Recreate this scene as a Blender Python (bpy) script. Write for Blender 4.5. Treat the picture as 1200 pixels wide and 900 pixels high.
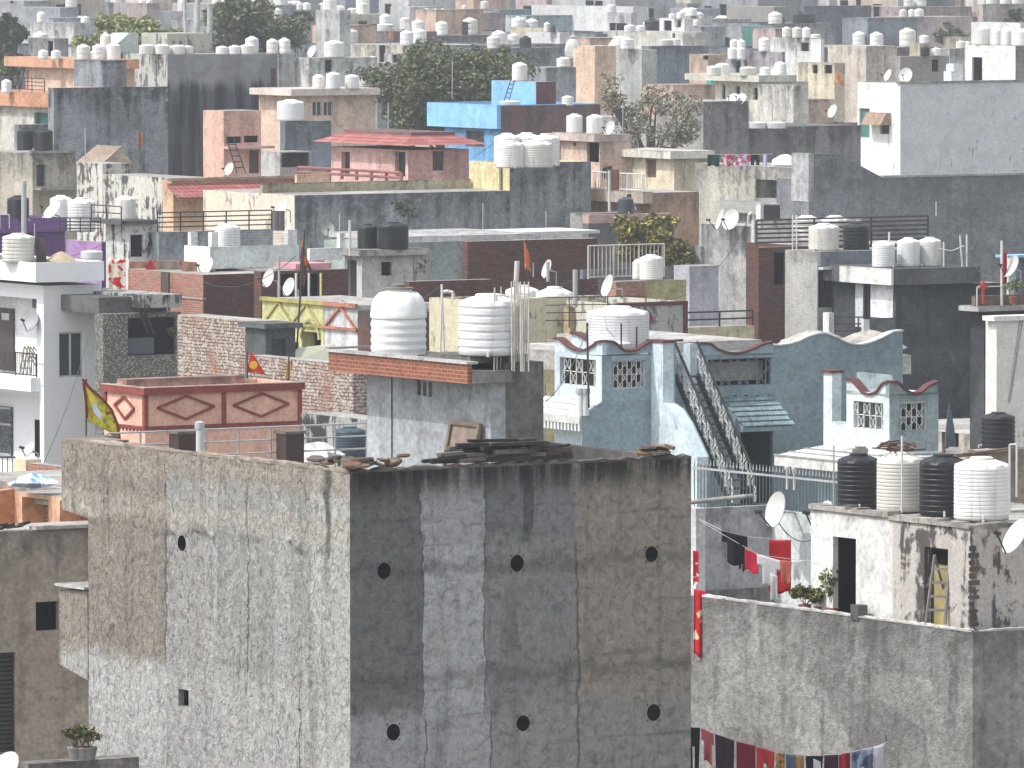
import bpy, math, random
from mathutils import Vector, Matrix, noise
R = math.radians
random.seed(7)
for o in list(bpy.data.objects): bpy.data.objects.remove(o)
S = bpy.context.scene
COL = S.collection
# ------------------------------------------------------------------ camera
F = 9600.0                      # focal length in photo pixels (1200 wide): a long tele view
CZ = 22.0                       # eye height above the street
PITCH = math.atan(572 / F)
cd = bpy.data.cameras.new("camera"); cam = bpy.data.objects.new("camera", cd); COL.objects.link(cam)
cam.location = (0, 0, CZ); cam.rotation_euler = (R(90) - PITCH, 0, 0)
cd.sensor_width = 36; cd.lens = 36 * F / 1200; cd.clip_start = 1; cd.clip_end = 6000
S.camera = cam
# ------------------------------------------------------------------ light
SUN_EL = R(54); _h = Vector((-0.95, -0.31)).normalized()
SUN = Vector((_h.x * math.cos(SUN_EL), _h.y * math.cos(SUN_EL), math.sin(SUN_EL)))
W = bpy.data.worlds.new("World"); S.world = W; W.use_nodes = True
wt = W.node_tree
sky = wt.nodes.new("ShaderNodeTexSky"); sky.sky_type = 'NISHITA'; sky.sun_disc = False
sky.sun_elevation = SUN_EL; sky.sun_rotation = math.atan2(SUN.x, SUN.y)
sky.air_density = 2.6; sky.dust_density = 3.5; sky.ozone_density = 3.0
hs_ = wt.nodes.new("ShaderNodeHueSaturation"); hs_.inputs["Saturation"].default_value = .16; wt.links.new(sky.outputs[0], hs_.inputs["Color"]); tn_ = wt.nodes.new("ShaderNodeMix"); tn_.data_type = "RGBA"; tn_.blend_type = "MULTIPLY"; tn_.inputs[0].default_value = 1; wt.links.new(hs_.outputs[0], tn_.inputs[6]); tn_.inputs[7].default_value = (.97, 1.0, 1.07, 1); wt.links.new(tn_.outputs[2], wt.nodes["Background"].inputs[0]); wt.nodes["Background"].inputs[1].default_value = 0.15
sl = bpy.data.lights.new("sun", 'SUN'); sl.energy = 2.0; sl.angle = R(0.5); sl.color = (1, .955, .885)
so = bpy.data.objects.new("sun", sl); COL.objects.link(so); so.location = (0, 0, 90)
so.rotation_euler = (-SUN).to_track_quat('-Z', 'Y').to_euler()
S.view_settings.view_transform = 'Standard'; S.view_settings.look = 'None'
S.view_settings.exposure = 0.71; S.view_settings.gamma = 1; S.view_settings.use_curve_mapping = False
try:
    S.cycles.use_denoising = True; S.cycles.max_bounces = 6; S.cycles.volume_bounces = 0; S.cycles.diffuse_bounces = 3
except Exception: pass

# ------------------------------------------------------------------ rays through photo pixels, used to survey the place
CP, SP = math.cos(PITCH), math.sin(PITCH)
EYE = Vector((0, 0, CZ))
def ray(px, py):
    x, y = (px - 600) / F, (450 - py) / F
    return Vector((x, CP + SP * y, -SP + CP * y))
def at(px, py, D):
    d = ray(px, py); return EYE + d * (D / d.y)
def proj(p):
    d = Vector(p) - EYE
    f = d.y * CP - d.z * SP; u = d.y * SP + d.z * CP
    return 600 + F * d.x / f, 450 - F * u / f
GA = R(32)                                     # the whole quarter stands on one street grid
UX = Vector((math.cos(GA), math.sin(GA), 0)); VY = Vector((-math.sin(GA), math.cos(GA), 0))

# ------------------------------------------------------------------ mesh builder
class MB:
    def __init__(s): s.v = []; s.f = []
    def add(s, vs, fs):
        n = len(s.v); s.v += [tuple(v) for v in vs]; s.f += [tuple(i + n for i in f) for f in fs]; return s
    def quad(s, a, b, c, d): return s.add([a, b, c, d], [(0, 1, 2, 3)])
    def box(s, x0, y0, z0, x1, y1, z1):
        x0, x1 = min(x0, x1), max(x0, x1); y0, y1 = min(y0, y1), max(y0, y1); z0, z1 = min(z0, z1), max(z0, z1)
        return s.add([(x0,y0,z0),(x1,y0,z0),(x1,y1,z0),(x0,y1,z0),(x0,y0,z1),(x1,y0,z1),(x1,y1,z1),(x0,y1,z1)],
                     [(0,3,2,1),(4,5,6,7),(0,1,5,4),(1,2,6,5),(2,3,7,6),(3,0,4,7)])
    def tube(s, p, q, r, n=6, r2=None, cap=True):
        p, q = Vector(p), Vector(q); r2 = r if r2 is None else r2
        d = (q - p)
        if d.length < 1e-6: return s
        d.normalize(); a = d.orthogonal().normalized(); b = d.cross(a)
        vs = []
        for c, rr in ((p, r), (q, r2)):
            for i in range(n):
                t = 2 * math.pi * i / n; vs.append(c + (a * math.cos(t) + b * math.sin(t)) * rr)
        fs = [(i, (i + 1) % n, n + (i + 1) % n, n + i) for i in range(n)]
        if cap: fs += [tuple(range(n - 1, -1, -1)), tuple(range(n, 2 * n))]
        return s.add(vs, fs)
    def path(s, pts, r, n=5):
        for a, b in zip(pts[:-1], pts[1:]): s.tube(a, b, r, n)
        return s
    def bar(s, p, q, w, h):                     # square bar between two points
        p, q = Vector(p), Vector(q); d = (q - p).normalized()
        a = d.cross(Vector((0, 0, 1)))
        if a.length < 1e-3: a = Vector((1, 0, 0))
        a.normalize(); b = a.cross(d).normalized()
        vs = [c + a * (w / 2 * i) + b * (h / 2 * j) for c in (p, q) for i, j in ((-1,-1),(1,-1),(1,1),(-1,1))]
        return s.add(vs, [(0,1,2,3),(7,6,5,4),(0,4,5,1),(1,5,6,2),(2,6,7,3),(3,7,4,0)])
    def lathe(s, prof, n=24, c=(0, 0, 0), fn=None):
        vs = []
        for k, (r, z) in enumerate(prof):
            for i in range(n):
                t = 2 * math.pi * i / n; rr, zz = (r, z) if fn is None else fn(r, z, t, k)
                vs.append((c[0] + rr * math.cos(t), c[1] + rr * math.sin(t), c[2] + zz))
        m = len(prof); fs = []
        for k in range(m - 1):
            for i in range(n):
                j = (i + 1) % n; fs.append((k*n+i, k*n+j, (k+1)*n+j, (k+1)*n+i))
        fs += [tuple(range(n - 1, -1, -1)), tuple((m - 1) * n + i for i in range(n))]
        return s.add(vs, fs)
    def prism(s, poly, ext):                    # polygon (3d points) pushed along ext
        n = len(poly); ext = Vector(ext)
        vs = [Vector(p) for p in poly] + [Vector(p) + ext for p in poly]
        fs = [tuple(range(n)), tuple(range(2 * n - 1, n - 1, -1))] + [(i, n + i, n + (i + 1) % n, (i + 1) % n) for i in range(n)]
        return s.add(vs, fs)
    def mesh(s, name, mat, smooth=None):
        me = bpy.data.meshes.new(name); me.from_pydata(s.v, [], s.f); me.update()
        if mat: me.materials.append(mat)
        if smooth:
            me.polygons.foreach_set('use_smooth', [True] * len(me.polygons)); me.set_sharp_from_angle(angle=R(smooth))
        return me
    def build(s, name, mat, parent=None, smooth=None, loc=None):
        o = bpy.data.objects.new(name, s.mesh(name, mat, smooth)); COL.objects.link(o)
        if parent: o.parent = parent
        if loc is not None: o.location = loc
        return o
def tag(o, label, cat, group=None, kind=None):
    if label: o['label'] = label
    if cat: o['category'] = cat
    if group: o['group'] = group
    if kind: o['kind'] = kind
    return o
def empty(name, label, cat, loc=(0, 0, 0), rz=0, group=None):
    o = bpy.data.objects.new(name, None); COL.objects.link(o); o.location = loc; o.rotation_euler = (0, 0, rz)
    o.empty_display_size = .3
    return tag(o, label, cat, group)

# ------------------------------------------------------------------ materials
class NT:
    def __init__(s, name):
        s.m = bpy.data.materials.new(name); s.m.use_nodes = True; s.t = s.m.node_tree; s.b = s.t.nodes["Principled BSDF"]
    def n(s, typ, props=None, **ins):
        nd = s.t.nodes.new("ShaderNode" + typ)
        for k, v in (props or {}).items(): setattr(nd, k, v)
        for k, v in ins.items():
            key = int(k[1:]) if k[0] == '_' else k.replace('__', ' ')
            s.put(nd.inputs[key], v)
        return nd
    def put(s, sock, v):
        if isinstance(v, bpy.types.NodeSocket): s.t.links.new(v, sock)
        elif isinstance(v, bpy.types.Node): s.t.links.new(v.outputs[0], sock)
        else: sock.default_value = v
    def math(s, op, a, b=0.5, c=None):
        nd = s.n("Math", {'operation': op}, _0=a, _1=b)
        if c is not None: s.put(nd.inputs[2], c)
        return nd.outputs[0]
    def sstep(s, v, a, b):                      # clamped smooth ramp 0..1 between a and b
        return s.n("MapRange", {'interpolation_type': 'SMOOTHSTEP'}, Value=v, From__Min=a, From__Max=b).outputs[0]
    def mix(s, f, a, b, mode='MIX'):
        nd = s.n("Mix", {'data_type': 'RGBA', 'blend_type': mode})
        s.put(nd.inputs[0], f)
        for i, v in ((6, a), (7, b)): s.put(nd.inputs[i], v if not isinstance(v, tuple) else (*v[:3], 1))
        return nd.outputs[2]
    def noise(s, vec, scale, detail=4, rough=.55, dist=0, w=None):
        nd = s.n("TexNoise", {'noise_dimensions': '4D' if w is not None else '3D'}, Vector=vec, Scale=scale, Detail=detail, Roughness=rough, Distortion=dist)
        if w is not None: s.put(nd.inputs['W'], w)
        return nd.outputs[0]
    def obj(s): return s.n("TexCoord").outputs['Object']
    def rnd(s, k=40.0): return s.math('MULTIPLY', s.n("ObjectInfo").outputs['Random'], k)
    def scale(s, v, sc): return s.n("VectorMath", {'operation': 'MULTIPLY'}, _0=v, _1=sc).outputs[0]
    def xyz(s, v): return s.n("SeparateXYZ", _0=v).outputs
    def ramp(s, f, stops, interp='LINEAR'):
        nd = s.n("ValToRGB", _0=f); cr = nd.color_ramp; cr.interpolation = interp
        while len(cr.elements) < len(stops): cr.elements.new(.5)
        for e, (p, c) in zip(cr.elements, stops):
            e.position = p; e.color = (*c[:3], 1) if isinstance(c, tuple) else (c, c, c, 1)
        return nd.outputs[0]
    def bump(s, h, strength=.5, dist=.02):
        nd = s.n("Bump", Height=h, Strength=strength, Distance=dist); s.put(s.b.inputs['Normal'], nd)
    def fin(s, col, rough=.9, spec=.25):
        s.put(s.b.inputs['Base Color'], col if not isinstance(col, tuple) else (*col[:3], 1)); s.put(s.b.inputs['Roughness'], rough)
        s.b.inputs['Specular IOR Level'].default_value = spec
        return s.m
def mul(c, k): return tuple(min(1, x * k) for x in c)
_mc = {}
def plaster(col, stain=.5, blot=.5, bump=.4, grime=(.06, .058, .055), alt=None, streak=1.0, fine=9.0, relief=.012):
    """weathered render: cloudy tone, rain streaks, grit"""
    key = ('p', col, stain, blot, bump, grime, alt, streak, fine)
    if key in _mc: return _mc[key]
    t = NT("plaster"); v = t.obj(); w = t.rnd()
    n1 = t.noise(v, .45, 6, .62, .4, w); n3 = t.noise(v, fine, 4, .6, 0, w)
    n2 = t.noise(t.scale(v, (1.9, 1.9, .16 / streak)), 1.0, 5, .6, .3, w)
    n4 = t.noise(v, 1.9, 8, .72, .8, w)
    base = t.mix(t.sstep(n1, .34, .66), alt or mul(col, 1 - .5 * blot), mul(col, 1.08))
    pv = t.n("TexVoronoi", Vector=t.scale(t.n("VectorMath", {'operation': 'ADD'}, _0=v, _1=t.n("CombineXYZ", X=w, Y=t.math('MULTIPLY', n4, .5), Z=t.math('MULTIPLY', n4, .5)).outputs[0]).outputs[0], (.5, .5, .42)), Scale=1.0, Randomness=.9)
    base = t.mix(min(.62, .2 + .6 * stain), base, t.mix(1, base, t.ramp(t.xyz(pv.outputs['Color'])[0], [(0, .70), (.25, 1.0), (.6, .86), (.85, 1.16)], 'CONSTANT'), 'MULTIPLY'))
    base = t.mix(t.math('MULTIPLY', t.sstep(n4, .45, .72), min(1, .45 + blot)), base, t.mix(1, base, (.58, .57, .56), 'MULTIPLY'))
    base = t.mix(min(1, .4 + .5 * blot), base, t.mix(1, base, t.ramp(n3, [(.28, .45), (.5, .95), (.72, 1.4)]), 'MULTIPLY'))
    m = t.math('MULTIPLY', t.sstep(n2, .47, .70), t.sstep(n4, .3, .6))
    base = t.mix(t.math('MULTIPLY', m, min(1, stain * 1.25)), base, grime)
    gz = t.xyz(t.n("TexCoord").outputs['Generated'])[2]
    te = t.math('MULTIPLY', t.sstep(t.math('ADD', gz, t.math('MULTIPLY_ADD', n2, .5, -.25)), .84, 1.02), t.sstep(n4, .3, .58))
    base = t.mix(t.math('MULTIPLY', te, min(.9, stain * 1.3)), base, grime)
    base = t.mix(1, base, t.ramp(t.n("ObjectInfo").outputs['Random'], [(0, .86), (1, 1.06)]), 'MULTIPLY')
    t.bump(t.math('ADD', n3, t.math('MULTIPLY', t.noise(v, fine * 3, 3, .6, 0, w), .5)), bump, relief)
    _mc[key] = t.fin(base, .92, .2); return _mc[key]
def blotchy(col, dark, amt=.5, bump=.5, scale=1.3):
    """lime wash flaking off, black mould patches"""
    key = ('b', col, dark, amt, scale)
    if key in _mc: return _mc[key]
    t = NT("mouldy_wash"); v = t.obj(); w = t.rnd()
    n1 = t.noise(v, scale, 9, .7, .9, w); n2 = t.noise(t.scale(v, (2.6, 2.6, .3)), 1, 6, .65, .4, w); n3 = t.noise(v, 14, 4, .6, 0, w)
    m = t.sstep(t.math('ADD', t.math('MULTIPLY', n1, .6), t.math('MULTIPLY', n2, .5)), .605 - .13 * amt, .675 - .13 * amt)
    base = t.mix(t.sstep(n1, .3, .7), mul(col, .8), mul(col, 1.08))
    base = t.mix(m, base, dark); base = t.mix(.5, base, t.mix(1, base, t.ramp(n3, [(.3, .6), (.7, 1.2)]), 'MULTIPLY'))
    t.bump(t.math('ADD', n3, n1), bump, .02)
    _mc[key] = t.fin(base, .95, .15); return _mc[key]
def brick(c1, c2, mortar, bw=.23, bh=.078, ms=.012, bump=.6, stain=.35):
    key = ('k', c1, c2, mortar, bw)
    if key in _mc: return _mc[key]
    t = NT("brickwork"); v = t.obj(); w = t.rnd(); x, y, z = t.xyz(v)
    nd = t.noise(v, 3.0, 3, .6, 0, w)
    uv = t.n("CombineXYZ", X=t.math('ADD', t.math('ADD', x, y), t.math('MULTIPLY', nd, .03)), Y=t.math('ADD', z, t.math('MULTIPLY', nd, .05)), Z=0.0)
    bt = t.n("TexBrick", Vector=uv, Color1=(*c1, 1), Color2=(*c2, 1), Mortar=(*mortar, 1), Scale=1.0, Mortar__Size=ms, Mortar__Smooth=.3, Bias=0.0, Brick__Width=bw, Row__Height=bh)
    n1 = t.noise(v, .8, 6, .65, .5, w); n3 = t.noise(v, 16, 4, .65, 0, w)
    c = t.mix(t.math('MULTIPLY', t.sstep(n1, .45, .72), stain), bt.outputs[0], mul(c1, .28))
    c = t.mix(.7, c, t.mix(1, c, t.ramp(n3, [(.25, .35), (.75, 1.5)]), 'MULTIPLY'))
    t.bump(t.math('ADD', t.math('MULTIPLY', bt.outputs[1], -1.0), n3), bump, .03)
    _mc[key] = t.fin(c, .93, .15); return _mc[key]
def rubble(c1=(.44, .38, .31), c2=(.33, .23, .18), c3=(.08, .06, .05), bw=.23, bh=.1):
    """rough unplastered brick laid with uneven courses and squeezed mortar"""
    t = NT("rough_brick"); v = t.obj(); w = t.rnd(); x, y, z = t.xyz(v)
    n0 = t.noise(v, 2.2, 3, .6, 0, w)
    uv = t.n("CombineXYZ", X=t.math('ADD', t.math('ADD', x, y), t.math('MULTIPLY', n0, .12)), Y=t.math('ADD', z, t.math('MULTIPLY', n0, .13)), Z=0.0)
    bt = t.n("TexBrick", Vector=uv, Color1=(*c1, 1), Color2=(*c2, 1), Mortar=(*c3, 1), Scale=1.0, Mortar__Size=.015, Mortar__Smooth=.4, Bias=.05, Brick__Width=bw, Row__Height=bh)
    n2 = t.noise(v, 7, 5, .65, .4, w); n3 = t.noise(v, .6, 5, .6, .4, w)
    col = t.mix(t.sstep(n2, .48, .62), bt.outputs[0], (.5, .46, .42)); col = t.mix(t.sstep(n3, .5, .75), col, (.3, .13, .09))
    col = t.mix(t.sstep(t.noise(v, 5, 4, .6, 0, w), .58, .68), col, c3)
    t.bump(t.math('ADD', t.math('MULTIPLY', bt.outputs[1], -1.2), n2), 1.0, .06)
    return t.fin(col, .95, .1)
def paint(col, rough=.6, grit=.15, spec=.4, dirt=.0, metal=0):
    key = ('t', col, rough, grit, dirt, metal)
    if key in _mc: return _mc[key]
    t = NT("paint"); v = t.obj(); w = t.rnd(); n = t.noise(v, 4, 5, .6, .2, w)
    c = t.mix(t.sstep(n, .3, .7), mul(col, 1 - grit), col)
    if dirt: c = t.mix(t.math('MULTIPLY', t.sstep(t.noise(t.scale(v, (3, 3, .5)), 1, 5, .65, .2, w), .48, .72), dirt), c, (.09, .08, .07))
    t.b.inputs['Metallic'].default_value = metal
    _mc[key] = t.fin(c, rough, spec); return _mc[key]
def cloth_mat(a, b=None, scale=6, th=.5):
    key = ('c', a, b, scale, th)
    if key in _mc: return _mc[key]
    t = NT("cloth"); v = t.obj(); n = t.noise(v, scale, 3, .5, 0, t.rnd())
    c = t.mix(t.sstep(n, th - .03, th + .03), a, b) if b else t.mix(n, mul(a, .75), a)
    t.bump(t.noise(v, 9, 2, .5), .4, .02)
    _mc[key] = t.fin(c, .95, .1); return _mc[key]
def leaf_mat(dark, light, dry=None):
    t = NT("leaves"); v = t.obj(); g = t.n("NewGeometry")
    n = t.noise(v, .55, 4, .6, .3)
    r = g.outputs['Random Per Island']
    c = t.mix(t.sstep(n, .3, .7), dark, light); c = t.mix(.8, c, t.mix(1, c, t.ramp(r, [(0, .45), (1, 1.5)]), 'MULTIPLY'))
    if dry: c = t.mix(t.sstep(r, .72, .76), c, dry)
    t.b.inputs['Transmission Weight'].default_value = 0
    return t.fin(c, .7, .25)
WHITE = plaster((.72, .72, .71), .12, .12, .15)
OFFWHITE = plaster((.66, .66, .63), .45, .3, .3)
DIRTYWHITE = plaster((.62, .60, .57), .8, .45, .4)
GREY = plaster((.36, .36, .36), .5, .5, .4)
LGREY = plaster((.48, .48, .48), .5, .4, .4)
BLUEGREY = plaster((.24, .28, .33), .5, .5, .4)
DARK = plaster((.30, .315, .335), .7, .55, .5, (.035, .037, .042))
CHAR = plaster((.078, .082, .088), .5, .6, .35, (.02, .022, .025), alt=(.04, .043, .048))
BEIGE = plaster((.52, .45, .36), .5, .4, .4)
CREAM = plaster((.70, .62, .46), .35, .25, .25)
YELLOW = plaster((.78, .67, .38), .2, .2, .2)
PEACH = plaster((.70, .47, .34), .25, .2, .2)
PINK = plaster((.62, .38, .34), .25, .25, .25)
MAUVE = plaster((.40, .30, .30), .4, .3, .3)
TEAL = plaster((.36, .46, .47), .3, .25, .2, (.1, .13, .14))
MINT = plaster((.48, .57, .52), .2, .2, .2)
SLATE = plaster((.33, .36, .38), .4, .4, .3)
CONC = plaster((.33, .32, .30), .6, .5, .5)
ROOF = plaster((.42, .40, .37), .5, .5, .4)
SOOT = blotchy((.40, .40, .38), (.05, .05, .05), .6)
MOULD = blotchy((.62, .60, .54), (.09, .085, .08), .55)
BRICKD = brick((.16, .06, .045), (.09, .04, .032), (.12, .1, .09))
BRICKR = brick((.42, .18, .12), (.28, .11, .075), (.34, .29, .25))
BRICKG = brick((.36, .34, .32), (.3, .28, .26), (.22, .2, .19), .3, .12)
RUBBLE = rubble()
VOID = paint((.008, .008, .009), 1, .1, 0)  # near-black paint standing in for the darkness inside openings
GLASS = paint((.035, .045, .05), .12, .2, .6)
IRON = paint((.035, .033, .034), .6, .2)
STEEL = paint((.42, .43, .44), .4, .2, .5, .25)
PVCW = paint((.62, .61, .58), .5, .15, .4, .3)
MAROON = paint((.12, .04, .042), .8, .3)
WOODB = paint((.12, .05, .035), .7, .4)
GREENP = paint((.07, .2, .17), .6, .3)
def tank_white():
    t = NT("tank_plastic"); v = t.obj(); r = t.n("ObjectInfo").outputs['Random']; w = t.rnd(); z = t.xyz(v)[2]
    c = t.ramp(r, [(0, (.60, .58, .52)), (.3, (.74, .73, .70)), (.65, (.78, .78, .77)), (1, (.68, .69, .70))])
    n2 = t.noise(t.scale(v, (7, 7, .8)), 1, 5, .65, .3, w); n1 = t.noise(v, 3, 5, .6, .3, w)
    c = t.mix(t.math('MULTIPLY', t.sstep(n2, .5, .72), .45), c, (.22, .20, .17)); c = t.mix(t.math('MULTIPLY', t.sstep(n1, .5, .75), .25), c, (.4, .37, .32))
    c = t.mix(t.math('MULTIPLY', t.sstep(z, .12, .0), .5), c, (.2, .18, .15))
    return t.fin(c, .5, .35)
TANKW = tank_white(); TANKD = paint((.74, .74, .73), .45, .05, .4, .12); LIDD = paint((.20, .18, .15), .7, .3)
TANKG = paint((.66, .66, .62), .6, .1, .3, .5)
TANKB = paint((.016, .018, .022), .45, .3, .4, .0)
TANKC = paint((.05, .075, .10), .5, .3, .4, .0)
# ------------------------------------------------------------------ houses on the street grid
HOUSES = []
class Block:
    """a rectangular storey block: (ox, oy) is its near corner in the house's frame, x runs along the shaded face, y along the sunlit one"""
class House:
    def __init__(s, ref, label, cx, cy, z, cat='house', name='house', group=None, far=False):
        s.ref = ref; D = (CZ - z) / -(ray(cx, cy).z / ray(cx, cy).y)
        s.D = D; s.top = z; p = at(cx, cy, D); s.loc = Vector((p.x, p.y, 0)); s.far = far
        s.root = empty(name, label, cat, s.loc, GA, group); s.tanks = []; s.foot = []
        HOUSES.append(s)
    def w2l(s, p): d = Vector(p) - s.loc; return Vector((d.dot(UX), d.dot(VY), d.z))
    def l2w(s, x, y, z): return s.loc + UX * x + VY * y + Vector((0, 0, z))
    def hit(s, px, py, ax, c):
        d = ray(px, py); e = s.w2l(EYE); dl = Vector((d.dot(UX), d.dot(VY), d.z)); t = (c - e[ax]) / dl[ax]; return e + dl * t
    def L(s, px, py, c=0): p = s.hit(px, py, 0, c); return p.y, p.z      # on a sunlit (x = c) plane
    def Rr(s, px, py, c=0): p = s.hit(px, py, 1, c); return p.x, p.z     # on a shaded (y = c) plane
    def atD(s, px, py, D): return s.w2l(at(px, py, D))
    def near(s, px, py, back): return s.atD(px, py, s.D + back)
def rects(H, side, c, ops):
    out = []
    for o in ops:
        if o[0] == 'local': out.append((o[1], o[2], o[3], o[4], o[5], o[6] if len(o) > 6 else {})); continue
        x0, y0, x1, y1 = o[:4]; f = H.L if side == 'L' else H.Rr
        xm, ym = (x0 + x1) / 2, (y0 + y1) / 2
        a0, a1 = f(x0, ym, c)[0], f(x1, ym, c)[0]; z1 = f(xm, y0, c)[1]; z0 = f(xm, y1, c)[1]
        out.append((min(a0, a1), z0, max(a0, a1), z1, o[4], o[5] if len(o) > 5 else {}))
    return out
DEPTH = dict(hole=.4, win=.12, door=.12, grille=.3, niche=.35, shut=.1, pipe=.5)
def face(mb, side, c, a0, a1, z0, z1, ops, H, parent, mat):
    """one wall face with real recessed openings"""
    P = (lambda a, d, z: (c + d, a, z)) if side == 'L' else (lambda a, d, z: (a, c + d, z))
    ops = [(max(o[0], a0 + .01), max(o[1], z0 + .01), min(o[2], a1 - .01), min(o[3], z1 - .01), o[4], o[5]) for o in ops]
    ops = [o for o in ops if o[2] - o[0] > .03 and o[3] - o[1] > .03]
    A = sorted(set([a0, a1] + [v for o in ops for v in (o[0], o[2])])); Z = sorted(set([z0, z1] + [v for o in ops for v in (o[1], o[3])]))
    def q(mb, a, b, c_, d): mb.quad(a, b, c_, d) if side == 'R' else mb.quad(d, c_, b, a)
    for i in range(len(A) - 1):
        for j in range(len(Z) - 1):
            am, zm = (A[i] + A[i+1]) / 2, (Z[j] + Z[j+1]) / 2
            if any(o[0] < am < o[2] and o[1] < zm < o[3] for o in ops): continue
            q(mb, P(A[i], 0, Z[j]), P(A[i+1], 0, Z[j]), P(A[i+1], 0, Z[j+1]), P(A[i], 0, Z[j+1]))
    for (b0, w0, b1, w1, kind, opt) in ops:
        d = opt.get('d', DEPTH.get(kind, .2))
        if kind == 'pipe':                      # round drain hole, ringed flush into its square of wall
            n = 20; cx, cz = (b0 + b1) / 2, (w0 + w1) / 2; r = min(b1 - b0, w1 - w0) / 2 * .98; rz = (w1 - w0) / 2 * .98; rx = (b1 - b0) / 2 * .98
            ring = [(cx + rx * math.cos(2*math.pi*k/n), cz + rz * math.sin(2*math.pi*k/n)) for k in range(n)]
            sq = []
            for k in range(n):
                t = 2*math.pi*k/n; u, v = math.cos(t), math.sin(t); m = max(abs(u), abs(v)); sq.append((cx + (b1-b0)/2*u/m, cz + (w1-w0)/2*v/m))
            for k in range(n):
                k2 = (k + 1) % n
                q(mb, P(sq[k][0], 0, sq[k][1]), P(sq[k2][0], 0, sq[k2][1]), P(ring[k2][0], 0, ring[k2][1]), P(ring[k][0], 0, ring[k][1]))
            pm = MB()
            for k in range(n):
                k2 = (k + 1) % n
                q(pm, P(ring[k][0], 0, ring[k][1]), P(ring[k2][0], 0, ring[k2][1]), P(ring[k2][0], d, ring[k2][1]), P(ring[k][0], d, ring[k][1]))
            pm.add([P(x, d, z) for x, z in ring], [tuple(range(n))])
            pm.build('drain_hole', VOID, parent)
            continue
        # reveals
        def reveal(m, e0, e1):
            q(m, P(b0, e0, w0), P(b0, e1, w0), P(b0, e1, w1), P(b0, e0, w1)); q(m, P(b1, e1, w0), P(b1, e0, w0), P(b1, e0, w1), P(b1, e1, w1))
            q(m, P(b0, e0, w0), P(b1, e0, w0), P(b1, e1, w0), P(b0, e1, w0)); q(m, P(b0, e1, w1), P(b1, e1, w1), P(b1, e0, w1), P(b0, e0, w1))
        back = MB(); dr = d
        if kind in ('hole', 'grille') and d > .14: dr = opt.get('rv', .13); reveal(back, dr, d)  # deeper part of the recess is painted dark as interior shade
        reveal(mb, 0, dr)
        def bx(m, u0, d0, v0, u1, d1, v1): m.box(*P(u0, d0, v0), *P(u1, d1, v1))
        q(back, P(b0, d, w0), P(b1, d, w0), P(b1, d, w1), P(b0, d, w1))
        if kind == 'hole': back.build(opt.get('name', 'opening'), opt.get('m', VOID), parent); continue
        if kind == 'niche':
            back.build('niche_wall', opt.get('m', mat), parent); continue
        if kind == 'door':
            m = MB(); bx(m, b0, d - .05, w0, b1, d, w1); o = m.build('door', opt.get('m', WOODB), parent)
            m = MB()
            for u0, u1 in ((b0, b0 + .05), (b1 - .05, b1)): bx(m, u0, d - .08, w0, u1, d - .052, w1)
            bx(m, b0 + .05, d - .08, w1 - .05, b1 - .05, d - .052, w1); m.build('door_frame', opt.get('fm', opt.get('m', WOODB)), parent)
            continue
        if kind == 'shut':
            m = MB(); k = max(4, int((w1 - w0) / .09))
            for i in range(k): z = w0 + (w1 - w0) * i / k; bx(m, b0, d - .05, z, b1, d - .01, z + (w1 - w0) / k * .72)
            back.build('opening', VOID, parent); m.build('shutter', opt.get('m', IRON), parent); continue
        if kind in ('win', 'grille'):
            fm = opt.get('fm', IRON if kind == 'grille' else OFFWHITE); t = opt.get('t', .05)
            pane = back.build('pane' if kind == 'win' else 'opening', opt.get('m', GLASS if kind == 'win' else VOID), parent)
            m = MB(); e = .04
            if kind == 'win':
                bx(m, b0, d - .06, w0, b0 + t, d - .003, w1); bx(m, b1 - t, d - .06, w0, b1, d - .003, w1)
                bx(m, b0 + t, d - .06, w0, b1 - t, d - .003, w0 + t); bx(m, b0 + t, d - .06, w1 - t, b1 - t, d - .003, w1)
                for k in range(opt.get('mull', 1)):
                    u = b0 + (b1 - b0) * (k + 1) / (opt.get('mull', 1) + 1); bx(m, u - t / 2, d - .05, w0 + t, u + t / 2, d - .004, w1 - t)
                m.build('window', fm, parent)
            else:
                k = opt.get('n', max(4, int((b1 - b0) / .11)))
                for i in range(k):
                    u = b0 + (b1 - b0) * (i + .5) / k; bx(m, u - t / 4, .05, w0, u + t / 4, .05 + t / 2, w1)
                for f_ in (.0, .5, 1.0):
                    z = w0 + (w1 - w0 - t / 2) * f_; bx(m, b0, .052 + t / 2, z, b1, .05 + t, z + t / 2)
                if opt.get('scroll'):
                    for i in range(k):
                        u = b0 + (b1 - b0) * (i + .5) / k; r = (b1 - b0) / k * .42; nz = max(2, int((w1 - w0) / (r * 2.4)))
                        for jz in range(nz):
                            zc = w0 + (w1 - w0) * (jz + .5) / nz
                            sg = 1 if (i + jz) % 2 else -1; pts = [P(u + sg * r * (.15 + .85 * abs(math.sin(q_))), .06, zc + r * 1.15 * math.cos(q_)) for q_ in [j * math.pi / 5 for j in range(6)]] + [P(u + sg * r * .3, .06, zc - r * .3)]
                            m.path(pts, opt.get('sr', .016), 4)
                m.build('window_grille', fm, parent)
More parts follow.
